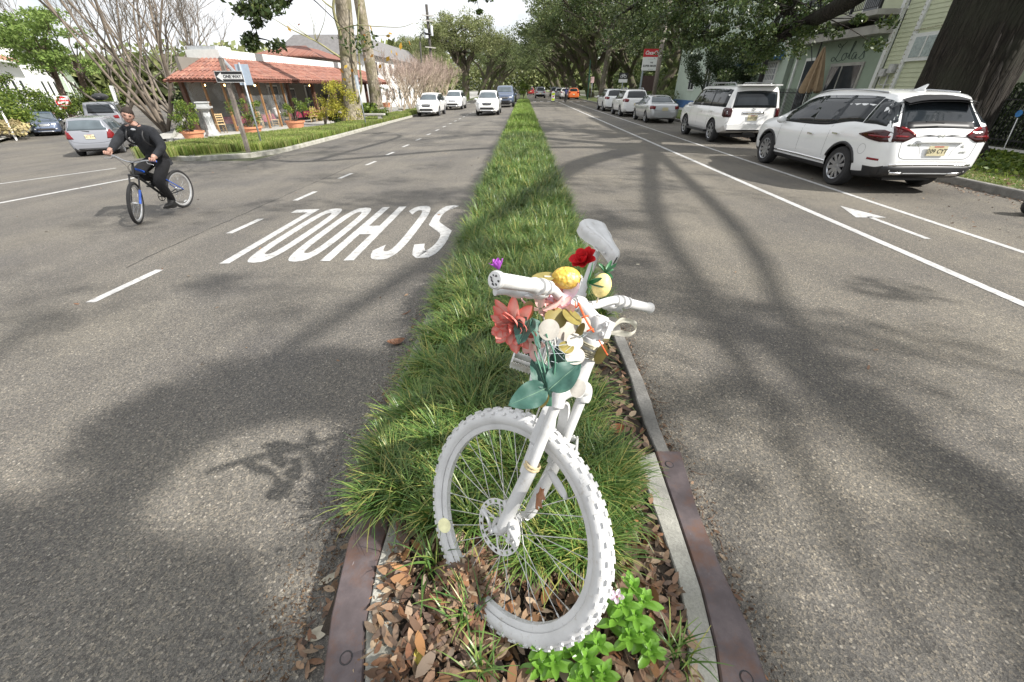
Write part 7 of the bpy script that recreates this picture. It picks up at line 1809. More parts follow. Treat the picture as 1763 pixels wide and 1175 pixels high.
big = MB(); tv = [v.co.copy() for v in TILE.vertices]; tf = [tuple(p.vertices) for p in TILE.polygons]
for d_, mm in plc[300:]: big.add(tv, tf, mm)
o = big.build('far_tiles', M_TILE, res_, True, 60); o['kind'] = 'stuff'
mb = MB(); mb.tube([A1+Vector((0,0,.1)), RP(rise_v,rise_v,zR+.1)], .11, 8); mb.build('hip_capping', simple('grey_flashing', (.30,.32,.34), .5, .3), res_)
for i in range(34):
    u = -.5+i*.66; mb = MB(); mb.bar(RP(u,-ov+.04,zE-.10), RP(u,.3,zE+.22), .07, .10); mb.build('rafter', M_DKWOOD, res_)
for i in range(6):
    v = .2+i*.66; mb = MB(); mb.bar(RP(-ov+.04,v,zE-.10), RP(.3,v,zE+.22), .07, .10); mb.build('rafter', M_DKWOOD, res_)
# warm pendant bulbs (lit in the photograph)
mBulb = emis('warm_bulb', (1.0,.62,.22), 9)
for u, v in ((.5, 1.2), (.5, 2.4), (2.6, .8), (6.2, .9), (9.2, .9), (5.0, 2.4)):
    mb = MB(); mb.ell(RP(u, v, 1.86), (.045,.045,.055), 8, 6); mb.build('pendant_bulb', mBulb, res_, True)
# tables, chairs, guests
def table(u, v, lb):
    t = empty('table', RP(u, v, zg+.02), 0, lb, 'table', 'restaurant tables with maroon cloths'); mb = MB(); mb.tube([(0,0,0),(0,0,.7)], .035, 8); mb.box((0,0,.015), (.5,.5,.03)); mb.build('pedestal', mIron, t)
    mb = MB(); mb.box((0,0,.72), (.85,.85,.03)); mb.build('tabletop', M_DKWOOD, t)
    mb = MB(); rows = []
    for z_, k in ((.742,.0),(.742,.88),(.70,1.0),(.52,1.05),(.38,1.07)):
        rows.append([(.46*k*max(-1,min(1,1.35*math.cos(a)))*(1+.03*math.sin(11*a)*(z_ < .7)), .46*k*max(-1,min(1,1.35*math.sin(a)))*(1+.03*math.cos(9*a)*(z_ < .7)), z_) for a in [2*math.pi*q/48 for q in range(49)]])
    mb.grid(rows[::-1]); o = mb.build('tablecloth', M_CLOTH, smooth=True, angle=50, label='maroon cloth over the '+lb.split(' with ')[0].replace('small ', ''), cat='tablecloth', group='maroon tablecloths'); o.location = t.location
    return t
table(.9, 1.5, 'small table with the left end bulbs above it'); table(2.4, .9, 'small table behind the second terracotta pot'); table(6.1, 1.0, 'small table just inside the second dark post'); table(7.3, .2, 'small table nearest the third terracotta pot'); table(9.6, .2, 'small table beside the wooden barrel'); table(4.2, 1.4, 'small table where the seated guests are')
ch0 = None
def chair(u, v, rz, lb):
    global ch0
    if ch0 is None:
        ch0 = empty('chair', (0,0,0), 0, lb, 'chair', 'ladder back wooden chairs of the restaurant')
        for x, y, h in ((-.18,-.18,.98),(-.18,.18,.98),(.18,-.18,.45),(.18,.18,.45)): mb = MB(); mb.tube([(x,y,0),(x,y,h)], .017, 6); mb.build('leg', M_CHAIR, ch0, True)
        mb = MB(); mb.box((0,0,.45), (.42,.42,.035)); mb.build('seat', simple('rush_seat', (.50,.38,.22), .9), ch0)
        for z_ in (.60,.72,.84,.94): mb = MB(); mb.box((-.18,0,z_), (.02,.34,.055)); mb.build('slat', M_CHAIR, ch0)
        for z_ in (.18,.28):
            for s in (1,-1): mb = MB(); mb.tube([(-.18,s*.18,z_),(.18,s*.18,z_)], .010, 5); mb.build('rung', M_CHAIR, ch0)
        c = ch0
    else: c = copy_tree(ch0)
    c.location = RP(u, v, zg+.02); c.rotation_euler = (0,0,rz); c['label'] = lb; return c
for u, v, rz, lb in ((-.9,1.2,2.6,'wooden chair between the stone fountain and the wooden sign post'), (1.5,.45,1.9,'wooden chair behind the wooden sign post'), (2.9,.3,.4,'wooden chair right of the second terracotta pot'), (5.3,.9,1.6,'wooden chair inside the second dark post'), (6.5,-.35,-1.4,'wooden chair with its slatted back to the street beside the third pot'), (7.9,-.45,-1.7,'wooden chair just right of the third pot'), (8.6,.3,1.5,'wooden chair between the maroon tables'), (10.3,.2,-1.6,'wooden chair tucked at the barrel table'), (9.0,-.55,-1.2,'wooden chair in front of the barrel table'), (4.5,.6,.9,'wooden chair in front of the guests')): chair(u, v, rz, lb)
gw = simple('white_shirt', (.62,.62,.62), .8)
for u, v, rz, lb, sh_ in ((3.9,.75,1.4,'guest in a white shirt seated behind the plastic curtain',gw), (4.8,1.9,-1.7,'guest in dark clothes seated behind the dark post',None)):
    p = RP(u, v, zg+.02); small_person('person', p, rz, lb, True, sh_)
# barrel
p = RP(10.9,-.15,zg); br_ = empty('barrel', p, 0, 'grey wooden barrel at the end of the terrace tables', 'barrel'); mB2 = simple('barrel_oak', (.24,.22,.20), .8, 0, .25, 8)
for i in range(16):
    t = 2*math.pi*i/16; mb = MB(); rows = []
    for z_ in (0,.15,.3,.45,.6,.75,.9): r0 = .27+.07*math.sin(math.pi*z_/.9); rows.append([(r0*math.cos(t+d), r0*math.sin(t+d), z_) for d in (-.19, 0, .19)])
    mb.grid(rows); mb.build('stave', mB2, br_, True)
for z_ in (.06,.25,.65,.84): r0 = .28+.07*math.sin(math.pi*z_/.9); mb = MB(); mb.lathe([(r0,z_-.02),(r0+.006,z_-.02),(r0+.006,z_+.02),(r0,z_+.02)], 24); mb.build('hoop', mIron, br_)
mb = MB(); mb.lathe([(0,.87),(.27,.87)], 20); mb.build('lid', mB2, br_)
# stone fountain pedestal
p = G(370,240,.12); ft = empty('stone_pedestal', p, R_(20), 'pale carved stone pedestal on the pavement corner in front of the restaurant', 'pedestal'); mSt = simple('weathered_marble', (.42,.43,.43), .75, 0, .28, 5, dirt=(.22,.23,.22))
for z0, z1, w0, w1, nm in ((0,.13,.92,.92,'plinth'),(.13,.22,.62,.60,'base_step'),(.22,.40,.52,.42,'base'),(.40,1.22,.38,.30,'shaft'),(1.22,1.30,.40,.50,'capital'),(1.30,1.38,.60,.62,'slab'),(1.38,1.52,.42,.42,'cap_block'),(1.52,1.57,.50,.50,'cap')):
    n_ = 4 if nm in ('plinth','slab','cap_block','cap') else 8; mb = MB(); mb.lathe([(w0*.707 if n_ == 4 else w0*.56, z0),(w1*.707 if n_ == 4 else w1*.56, z1)], n_, rotz(math.pi/n_), cap=True); mb.build(nm, mSt, ft)
for a in range(0, 360, 45):
    M = rotz(R_(a+22.5)) @ Matrix.Translation((.168,0,0)); mb = MB(); n_ = 12
    arch = [(.0,-.06,.62),(.0,.06,.62)]+[(0,.06*math.cos(t),.92+.07*math.sin(t)) for t in [math.pi*k/8 for k in range(9)]]
    mb.add([(x+.018,y,z_) for x,y,z_ in arch], [tuple(range(len(arch)))], M); mb.build('niche_shade', simple('niche_shadow_stone', (.20,.21,.21), .8, 0, .3, 8), ft)  # flat arch panels; the shade of a hollow is put into their colour
# steps
for (u, v, w_, h_) in ((338,246,1.0,.22),): pass
pbase = G(345,244); mb = MB(); mb.prism([(x, y) for x, y in ((pbase.x-1.3,pbase.y-.5),(pbase.x+3.2,pbase.y-.2),(pbase.x+3.0,pbase.y+2.2),(pbase.x-1.5,pbase.y+2.0))], Z(pbase.x)+.05, Z(pbase.x)+.17); mb.build('pavement_step', M_WALK, kind='structure')
# white two-storey building beyond, small tiled roof behind
b = empty('white_building', (0,0,0), 0, 'white two storey building with a grey roof behind the crape myrtles', 'building')
wa = AY(650,150,62); x1 = wa.x; 
pbox('wall', (x1-9, 56, -.6), (x1+1.2, 84, 4.9), simple('white_render', (.70,.70,.69), .8, 0, .06, 1), b)
mb = MB(); mb.add([(x1-9.6,55.4,4.9),(x1+1.8,55.4,4.9),(x1+1.8,84.6,4.9),(x1-9.6,84.6,4.9),(x1-7.5,57.5,6.9),(x1-.3,57.5,6.9),(x1-.3,82.5,6.9),(x1-7.5,82.5,6.9)], [(0,1,5,4),(1,2,6,5),(2,3,7,6),(3,0,4,7),(4,5,6,7),(3,2,1,0)]); mb.build('roof', simple('grey_slate', (.17,.165,.165), .8, 0, .2, 3), b)
for i in range(8):
    for z_ in (.2, 2.9): w_ = pbox('window', (x1+1.18, 58+i*3.1, z_), (x1+1.26, 59.2+i*3.1, z_+1.5), simple('pale_frame', (.55,.56,.57), .6), b); pbox('pane', (x1+1.26, 58.1+i*3.1, z_+.1), (x1+1.275, 59.1+i*3.1, z_+1.4), M_WINDOW, w_)
for i in range(3):
    for z_ in (.2, 2.9): w_ = pbox('window', (x1-8+i*3, 55.92, z_), (x1-6.9+i*3, 56.0, z_+1.5), simple('pale_frame', (.55,.56,.57), .6), b); pbox('pane', (x1-7.9+i*3, 55.9, z_+.1), (x1-7.0+i*3, 55.92, z_+1.4), M_WINDOW, w_)
b = empty('tiled_pavilion', (0,0,0), 0, 'red tiled hip roof rising behind the restaurant roof', 'building')
a = AY(432,99,42); c_ = AY(552,100,42); zt = AY(480,87,44).z
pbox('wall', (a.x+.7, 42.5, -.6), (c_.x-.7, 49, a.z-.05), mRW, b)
mb = MB(); mb.add([(a.x,41.6,a.z),(c_.x,41.6,a.z),(c_.x,50,a.z),(a.x,50,a.z),(a.x+2,44.5,zt+.25),(c_.x-2.2,44.5,zt+.25),(c_.x-2.2,47,zt+.25),(a.x+2,47,zt+.25)], [(0,1,5,4),(1,2,6,5),(2,3,7,6),(3,0,4,7),(4,5,6,7)]); mb.build('roof', M_TILE, b)
mb = MB()
for i in range(52):
    x = a.x+.1+i*(c_.x-a.x-.2)/51; f = min(1, (x-a.x)/2, (c_.x-x)/2.2); mb.tube([(x,41.6,a.z+.05), (x,41.6+2.9*f,a.z+.05+(zt+.25-a.z)*f)], .085, 6)
o = mb.build('roof_ribs', M_TILE, b, True); o['kind'] = 'stuff'
# ============================================================ HOUSES OF THE SIDE STREET
mGr = simple('green_trim', (.07,.16,.11), .7, 0, .15, 3); mGrR = simple('green_roof', (.10,.20,.15), .7, 0, .25, 1); mCrW = simple('cream_weatherboard', (.60,.58,.47), .8, 0, .06, 2); mWhW = simple('white_weatherboard', (.72,.72,.72), .8, 0, .06, 2); mBrR = simple('brown_shingle', (.26,.14,.12), .85, 0, .25, 2); mRdR = simple('terracotta_roof', (.42,.19,.13), .85, 0, .25, 2)
def HP(o, s, n_, z): return Vector((o.x+STR.x*s-STN.x*n_, o.y+STR.y*s-STN.y*n_, z))
def house(label, o, s0, s1, dep, h, roofh, wallm, roofm, trimm, name='house', over=.8, gable=False, wins=3, awn=None, boards=True):
    z0 = -.65; b = empty(name, (0,0,0), 0, label, 'house')
    def hb(nm, a0, a1, n0, n1, zz0, zz1, m, par=b):
        mb = MB(); vs = [HP(o, a, n_, z) for z in (zz0, zz1) for a, n_ in ((a0,n0),(a1,n0),(a1,n1),(a0,n1))]; mb.add(vs, [(3,2,1,0),(4,5,6,7),(0,1,5,4),(1,2,6,5),(2,3,7,6),(3,0,4,7)]); ob = mb.build(nm, m, par)
        bm = bmesh.new(); bm.from_mesh(ob.data); bmesh.ops.recalc_face_normals(bm, faces=bm.faces); bm.to_mesh(ob.data); bm.free(); return ob
    hb('wall', s0, s1, 0, dep, z0, h, wallm)
    if boards:
        for i in range(int((h-z0)/.22)): hb('board', s0-.02, s1, -.02, dep, z0+.2+i*.22, z0+.215+i*.22, wallm)
    mb = MB(); e_ = over
    if gable:
        m_ = (s0+s1)/2; vs = [HP(o,s0-e_,-e_,h), HP(o,s1+e_,-e_,h), HP(o,m_,-e_,h+roofh), HP(o,s0-e_,dep+e_,h), HP(o,s1+e_,dep+e_,h), HP(o,m_,dep+e_,h+roofh)]; mb.add(vs, [(0,2,5,3),(2,1,4,5),(0,1,2),(3,5,4),(0,3,4,1)])
    else:
        m_ = (s0+s1)/2; vs = [HP(o,s0-e_,-e_,h), HP(o,s1+e_,-e_,h), HP(o,s1+e_,dep+e_,h), HP(o,s0-e_,dep+e_,h), HP(o,m_,(s1-s0)/2,h+roofh), HP(o,m_,dep-(s1-s0)/2,h+roofh)]; mb.add(vs, [(0,1,4),(1,2,5,4),(2,3,5),(3,0,4,5),(3,2,1,0)])
    mb.build('roof', roofm, b); hb('eaves_board', s0-e_-.02, s1+e_+.02, -e_-.02, dep+e_+.02, h-.16, h-.002, trimm)
    for i in range(wins):
        n0 = .8+i*(dep-1.6)/wins; w_ = hb('window', s0-.10, s0-.01, n0, n0+1.1, z0+1.5, z0+3.2, trimm); hb('pane', s0-.13, s0-.10, n0+.12, n0+.98, z0+1.62, z0+3.08, M_WINDOW, w_)
        if awn:
            mb = MB(); vs = [HP(o,s0-.02,n0-.15,z0+3.7), HP(o,s0-.02,n0+1.25,z0+3.7), HP(o,s0-.8,n0+1.25,z0+3.2), HP(o,s0-.8,n0-.15,z0+3.2), HP(o,s0-.8,n0-.15,z0+3.08), HP(o,s0-.8,n0+1.25,z0+3.08)]; mb.add(vs, [(0,1,2,3),(3,2,5,4),(0,3,4),(1,5,2)]); mb.build('awning', awn, b)
    for i in range(3):
        a = s0+1+i*(s1-s0-2)/3; w_ = hb('window', a, a+1.0, -.10, -.01, z0+1.3, z0+3.1, trimm); hb('pane', a+.1, a+.9, -.13, -.10, z0+1.4, z0+3.0, M_WINDOW, w_)
    for s_, n_ in ((s0-.03,-.03),(s1-.1,-.03)): hb('corner_board', s_, s_+.15, n_, n_+.15, z0, h, trimm)
    return b, hb
HO = l0 - STN*6.0
b, hb = house('cream house with green eaves and green awnings at the left edge', HO, 5.5, 15, 16, 3.9, 1.5, mCrW, mGrR, mGr, wins=4, awn=mGr, over=1.1)
mb = MB(); vs = [HP(HO,6.5,2.5,4.4), HP(HO,14,2.5,4.4), HP(HO,10.2,2.5,8.2), HP(HO,6.5,15,4.4), HP(HO,14,15,4.4), HP(HO,10.2,15,8.2)]; mb.add(vs, [(0,1,2),(3,5,4)]); mb.build('gable', mCrW, b); mb = MB(); mb.add([v+(Vector((0,0,.05))) for v in vs], [(0,2,5,3),(2,1,4,5)]); mb.build('upper_roof', mRdR, b)
house('house with a steep brown shingle roof second from the left edge', HO, 19, 28, 14, 4.2, 4.8, mWhW, mBrR, mTrim, gable=True, wins=3)
house('white house with a terracotta roof behind the first pine', HO, 32, 42, 14, 4.0, 2.6, mWhW, mRdR, mTrim, wins=3)
house('plain white house between the two pine trunks', HO, 46, 57, 14, 6.5, 2.2, mWhW, simple('pale_roof', (.42,.42,.43), .8), mTrim, wins=3)
house('pale green house at the far end of the side street', HO, 62, 74, 14, 5.0, 2.4, simple('pale_green_wall', (.42,.50,.40), .8), simple('pale_roof', (.42,.42,.43), .8), mTrim, wins=3)
# ============================================================ TREES AND PLANTS
SRAY = (Vector((.15,.75,1.0)), sdir)
def leafcloud(C, size, seed, mat, name, flat=.0, parent=None, **kw):
    if name in ('crown', 'upper_crown') and parent is not None and parent.location.y < 16 and abs(parent.location.x) < 15:
        W_ = np.asarray(C)+np.array(tuple(parent.location)); o = W_-np.array(tuple(SRAY[0])); d_ = np.array(tuple(SRAY[1])); t_ = o @ d_; dist = np.linalg.norm(o-t_[:,None]*d_, axis=1); C = np.asarray(C)[(dist > .6) | (t_ < 0)]      # leaves culled along the sun line, a made gap to light the bicycle
    r = np.random.default_rng(seed); n = len(C); s = size*r.uniform(.6, 1.25, n)
    d = r.normal(size=(n,3)); d /= np.linalg.norm(d, axis=1)[:,None]
    if flat: d[:,2] *= (1-flat)
    u = np.cross(d, r.normal(size=(n,3))); u /= np.linalg.norm(u, axis=1)[:,None]+1e-9; d /= np.linalg.norm(d, axis=1)[:,None]+1e-9
    V = np.stack([C-d*s[:,None]*.5, C+u*s[:,None]*.26-d*s[:,None]*.05, C+d*s[:,None]*.5, C-u*s[:,None]*.26-d*s[:,None]*.05], 1)
    F = np.arange(n*4).reshape(-1,4); me = npmesh(name, V.reshape(-1,3), F, mat); return link(name, me, parent, **kw)
def clumps(centers, radii, per, seed, squash=.75, shell=0.0):
    r = np.random.default_rng(seed); centers = np.array([tuple(c) for c in centers]); radii = np.asarray(radii); n = len(centers)
    idx = np.repeat(np.arange(n), per); m = len(idx); d = r.normal(size=(m,3)); d /= np.linalg.norm(d, axis=1)[:,None]; q = r.random(m)**(1/2.2)
    if shell: q = np.maximum(q, shell*r.random(m))
    P = centers[idx]+d*(q*radii[idx])[:,None]*np.array([1,1,squash]); return P
def ellipsoid_clumps(c, rad, k, cr, seed, lower=-.35):
    r = np.random.default_rng(seed); out = []; rr = []
    while len(out) < k:
        d = r.normal(size=3); d /= np.linalg.norm(d)
        if d[2] < lower: continue
        q = r.uniform(.55, 1.0); out.append((c[0]+d[0]*rad[0]*q, c[1]+d[1]*rad[1]*q, c[2]+d[2]*rad[2]*q)); rr.append(cr*r.uniform(.6,1.3))
    return out, rr
def limb_path(a, b, sag, r_, k=6):
    a = Vector(a); b = Vector(b); out = []
    for i in range(k+1):
        t = i/k; p = a.lerp(b, t); p.z += sag*math.sin(math.pi*t); j = (b-a).length*.045*math.sin(math.pi*t)
        out.append(p+Vector((r_.uniform(-j,j), r_.uniform(-j,j), r_.uniform(-j,j)*.6)))
    return out
def oak(name, label, base, h_fork, rtrunk, crown_c, crown_r, k, cr, per, lsize, seed, bark, leafm, group=None, lean=(0,0), cat='tree', nl=9):
    r_ = random.Random(seed); t = empty(name, base, 0, label, cat, group); mb = MB()
    f = Vector((lean[0], lean[1], h_fork)); pts = curve_pts([(0,0,-.3),(0,0,.25),(lean[0]*.3,lean[1]*.3,h_fork*.4), tuple(f)], 5); n_ = len(pts)
    rad = [rtrunk*(1.45-.45*min(1,i/4)) if i < 5 else rtrunk*(1-.25*(i-5)/(n_-5)) for i in range(n_)]
    mb.tube(pts, rad, 14)
    cc, rr = ellipsoid_clumps(crown_c, crown_r, k, cr, seed)
    for i in range(nl):
        c = Vector(cc[(i*7) % k]); p = limb_path(f-Vector((0,0,.1)), c, (c-f).length*.10, r_, 7); q = [rtrunk*.62*(1-.85*j/7) for j in range(8)]; mb.tube(p, q, 8)
        for m in range(3): c2 = Vector(cc[(i*7+m*5+3) % k]); s = p[3+m]; mb.tube(limb_path(s, c2, .2, r_, 5), [rtrunk*.22*(1-.8*j/5) for j in range(6)], 5)
    mb.build('trunk', bark, t, True, 60)
    P = clumps(cc, rr, per, seed+1, .7); leafcloud(P, lsize, seed+2, leafm, 'crown', parent=t); return t
def place_tree(src, loc, rz, sc, label):
    c = copy_tree(src); c.location = loc; c.rotation_euler = (0,0,rz); c.scale = (sc, sc, sc*random.uniform(.92,1.06)); c['label'] = label; return c
# -- the great oak at the right kerb, its limbs reaching over the road
ok = empty('oak_tree', (0,0,0), 0, 'huge dark furrowed oak trunk at the right kerb, limbs reaching over the avenue', 'tree')
T0 = Vector((11.55, 12.75, 0)); mb = MB(); rows = []
for i in range(34):
    z = -.1+i*.2; fl = 1+1.15*math.exp(-max(z,0)/.38); row = []
    for k in range(65):
        a = 2*math.pi*k/64; rr = .92*(1+(fl-1)*(.55+.45*math.cos(5*a+.6)))*(1+.03*math.sin(9*a+z*1.1)+.022*math.sin(23*a+z*2.3)+.012*math.sin(41*a-z*3)) ; rr += .12*(z > 4.4)*(z-4.4)
        row.append((T0.x+rr*math.cos(a)+.0*z, T0.y+rr*math.sin(a), z))
    rows.append(row)
mb.grid(rows); mb.f = [f[::-1] for f in mb.f]; mb.build('trunk', M_OAKB, ok, True)
F0 = Vector((11.6, 12.8, 6.2)); limbs = []
def limb(pts, r0, r1, sub=5, n=10):
    P = curve_pts(pts, sub); k = len(P); m = MB(); m.tube(P, [r0+(r1-r0)*(i/(k-1))**.8 for i in range(k)], n); m.build('limb', M_OAKB, ok, True, 60); limbs.append((P, r0, r1)); return P
a_ = lambda u, v, y: AY(u, v, y)
L1 = limb([F0, a_(1540,-60,14.2), a_(1475,-8,15), a_(1425,22,16), a_(1385,42,16.8), a_(1335,70,17.6), a_(1300,83,18.2), a_(1288,72,18.6), a_(1250,78,19.2), a_(1180,62,20.5)], .36, .03, 4)
L2 = limb([a_(1335,70,17.6), a_(1352,30,17.4), a_(1372,2,17.2), a_(1385,-40,17)], .09, .03)
L3 = limb([a_(1250,78,19.2), a_(1222,58,19.6), a_(1195,50,20), a_(1170,55,21)], .05, .015)
L4 = limb([F0, (9.5,15.5,8.0), a_(1230,-30,20), a_(1130,-10,24), a_(1060,30,27)], .42, .04)
L5 = limb([a_(1130,-10,24), a_(1120,30,25.5), a_(1105,55,26), a_(1090,60,26)], .08, .02)
L6 = limb([F0, (8.5,11,9.0), (3.5,9.5,8.6), (-1.0,11.5,7.0), a_(470,-60,12.5)], .26, .05)
L7 = limb([(-1.0,11.5,7.0), a_(520,-20,13), a_(455,8,13), a_(440,40,13), a_(445,66,13)], .06, .008)
up_ = lambda x, y, z: tuple(Vector((x,y,0))+sdir*(z/sdir.z))
L8 = limb([F0, up_(2.3,7.2,8.6), up_(1.9,4.0,8.8), up_(1.66,2.3,8.8), up_(1.5,.6,8.6)], .17, .035); limb([F0, up_(3.3,6.5,9.0), up_(2.5,3.4,9.2), up_(2.2,1.6,9.2), up_(2.3,.2,9.0)], .14, .03); L9 = limb([F0, (12,8,9), (11,3,9.6), (8.5,-2,9.2)], .42, .06); L10 = limb([up_(1.66,2.3,8.8), up_(.2,1.6,8.2), up_(-1.2,.9,7.9)], .10, .03)
L11 = limb([a_(1385,42,16.8), a_(1330,10,18.5), a_(1280,-5,20), a_(1210,8,21), a_(1160,20,23)], .12, .02)
L12 = limb([(3.5,9.5,8.6), a_(930,-60,18), a_(850,-25,20), a_(800,0,21)], .12, .012)
r_ = random.Random(12); cl = []; cr_ = []; tw = MB()
def along(P, i0, n_, spread, rad, lift=0.0, yz=.7):
    for _ in range(n_):
        k = r_.randint(i0, len(P)-1); p = P[k]; q = p+Vector((r_.gauss(0,spread), r_.gauss(0,spread), r_.gauss(lift,spread*yz))); cl.append(q); cr_.append(rad*r_.uniform(.5,1.3)); tw.tube([p, p.lerp(q,.5)+Vector((0,0,.05)), q], [.02,.012,.006], 4)
along(L1, 12, 44, .75, .42, .1); along(L2, 2, 26, .7, .42, .2); along(L3, 2, 12, .4, .30); along(L4, 8, 60, 1.3, .6, -.1); along(L5, 2, 14, .6, .42, 0); along(L11, 3, 56, .95, .48, -.1)
along(L6, 10, 26, 1.3, .55, .8); along(L7, 8, 15, .28, .24, 0); along(L8, 5, 22, 1.5, .6, .2); along(L9, 5, 20, 1.6, .65, .3); along(L10, 6, 10, .5, .4); along(L12, 11, 9, .35, .22, 0)
for _ in range(135): q = Vector(up_(-1.0-abs(r_.gauss(0,.6)), r_.uniform(-.3,2.4), 7.8+r_.gauss(0,.2))); cl.append(q); cr_.append(r_.uniform(.2,.4))  # unseen leaf clumps added up the sun line to shade the left road
tw.build('twigs', M_OAKB, ok)['kind'] = 'stuff'
P = clumps(cl, cr_, 120, 71, .6); leafcloud(P, .13, 72, M_OAKL, 'crown', parent=ok)
# high outer crown of the same oak (out of frame above, shades the road)
cc, rr = ellipsoid_clumps((10,9,11), (8.0,9,3.0), 40, 1.0, 74); P = clumps(cc, rr, 130, 75, .6); leafcloud(P, .20, 76, M_OAKL, 'upper_crown', parent=ok)
# unseen second oak, added behind the viewer to shade the near road
o2 = oak('oak_tree', 'unseen broad oak added on the right verge behind the viewpoint to shade the near road', (11.6,-7.5,0), 5, .7, (-1.0,0,9.5), (8.5,9,3.5), 28, .9, 120, .20, 81, M_OAKB, M_OAKL)
# -- row of oaks further up
oR = oak('oak_tree', 'oak with a pale grey bent trunk beyond the parked white cars', (0,0,0), 6.2, .42, (-1.0,0,9.2), (7.5,8,4.2), 90, 1.25, 150, .27, 91, mk_bark('grey_oak_bark', (.12,.10,.085), (.26,.23,.19), 5, .3, (.11,.12,.06), .03), M_OAKL, lean=(.5,0))
p = AX(1034,168,10.9); oR.location = (10.9, p.y, .1)
oS = oak('oak_tree', 'mossy oak leaning over the bike lane left of the pale trunked one', (0,0,0), 4.0, .75, (-4.2,0,9.2), (9.5,9,5), 100, 1.4, 115, .34, 95, M_OAKB2, M_OAKL3, lean=(-1.8,.5)); oS.location = (12.5, 72, .1)
labs = ['dark oak on the right just past the crossing','oak in the right row, third beyond the crossing','oak in the right row, further down the tunnel','far oak at the right end of the avenue','farthest oak on the right']
for i, (x, y) in enumerate(((12.5,88),(12,106),(12.5,128),(12,155),(12.5,190))): place_tree(oS, (x, y, .1), [.35,-.3,.2,-.4,.1][i], 1.05, labs[i])
for i, (x, y, s_) in enumerate(((19.5,50,.85),(22,62,1.0),(23,80,1.1),(24,102,1.1),(24,130,1.1),(21,38,.6))): place_tree(oS, (x, y, .1), i*1.9, s_, ['oak behind the sign board','yard oak behind the bent grey trunk','yard oak right of the crossing','yard oak deep behind the right row','far yard oak on the right','low oak behind the mint building'][i])
oL = oak('oak_tree', 'round sunlit pale green oak on the left beyond the crape myrtles', (0,0,0), 4.2, .8, (0,0,8.6), (8.6,8,4.6), 150, 1.35, 170, .27, 101, M_OAKB2, M_OAKL2, lean=(.3,0)); p = AY(801,160,86); oL.location = (p.x, 86, -.3)
for i, (x, y, s_) in enumerate(((-13,140,1.0),(-12.5,165,1.1),(-12,190,1.1),(-12,225,1.2),(-26,120,.9),(-26,98,.7),(-32,150,1.1))): place_tree(oS if i < 4 else oL, (x, y, -.3), [3.3,2.9,3.2,3.0,1,2,4][i], s_, ['oak on the left behind the round sunlit one','oak further down the left row','far oak of the left row','farthest oak on the left','oak behind the left row near the white building','smaller oak behind the white building','distant oak left of the avenue'][i])
# far woods closing the view
def woods(name, xs, y, h, n, seed, label, mat, depth=10):
    r = np.random.default_rng(seed); C = np.stack([r.uniform(*xs, n), y+r.uniform(-depth, depth, n), np.abs(r.uniform(0, 1, n))**.8*h*(1+.25*np.sin(r.uniform(*xs, n)*.3))], 1); return leafcloud(C, 2.3, seed, mat, name, kind='stuff', label=label, cat='woods')
woods('far_woods', (-70,80), 300, 14, 22000, 5, 'distant mass of trees at the end of the avenue', M_OAKL2, 20)
woods('far_woods', (26,70), 120, 13, 16000, 6, 'dense trees behind the right side buildings', M_OAKL3, 70)
woods('far_woods', (-110,-26), 150, 9, 16000, 7, 'trees behind the left side buildings', M_OAKL2, 35)
woods('far_woods', (-90,-50), 88, 5, 9000, 8, 'trees at the end of the side street', M_OAKL2, 14)
# -- dark rounded tree at the right before the mint building
p = AX(1188,170,12.9); dk = empty('small_tree', (12.9, 32.5, .1), 0, 'low dark evergreen tree right of the drinks sign', 'tree'); mb = MB(); r2 = random.Random(4)
for i in range(5): a = r2.uniform(0,6.28); mb.tube(curve_pts([(0,0,0),(.15*math.cos(a),.15*math.sin(a),.7),(.9*math.cos(a),.9*math.sin(a),1.9)], 4), [.09]*4+[.06]*4+[.03], 7)
mb.build('trunk', M_OAKB, dk, True); cc, rr = ellipsoid_clumps((.3,0,2.75), (2.7,2.5,1.25), 60, .5, 111, -.8); P = clumps(cc, rr, 330, 112, .8); leafcloud(P, .12, 113, M_DARKSH, 'crown', parent=dk)
# -- sycamores
def syc(px, lab, r0, y=None, seed=1, h=15, lx=0.0):
    p = G(*px, .12); t = empty('sycamore_tree', p, 0, lab, 'tree'); mb = MB(); rows = []
    for i in range(26):
        z = -.2+i*(h/25.0); fl = 1+.75*math.exp(-max(z,0)/.45); rows.append([(r0*(fl*(1+.05*math.cos(5*a)*(fl-1)*4)+.04*math.sin(3*a+z*.7))*(1-.022*z)*math.cos(a)+.05*math.sin(z*.5)+lx*z, r0*(fl+.04*math.sin(4*a+z))*(1-.022*z)*math.sin(a), z) for a in [2*math.pi*k/24 for k in range(25)]])
    mb.grid(rows); mb.f = [f[::-1] for f in mb.f]; mb.build('trunk', M_SYC, t, True); return t, p
t, p = syc((607,214), 'tall pale barked sycamore trunk on the left lawn', .50, lx=.13)
def brn(t, p, pts, r0, r1, name='branch', mat=M_SYC):
    mb = MB(); P = curve_pts([Vector(q)-p for q in pts], 5); k = len(P); mb.tube(P, [r0+(r1-r0)*i/(k-1) for i in range(k)], 6); mb.build(name, mat, t, True); return P
Y = p.y; mVine = simple('greenish_branch', (.26,.25,.13), .85, 0, .3, 4)
brn(t, p, [a_(598,95,Y), a_(583,50,Y-.5), a_(574,15,Y-.7), a_(578,-20,Y-.8)], .10, .06, mat=mVine); brn(t, p, [a_(574,15,Y-.7), a_(560,5,Y-1), a_(540,-15,Y-1.2)], .05, .02, mat=mVine)
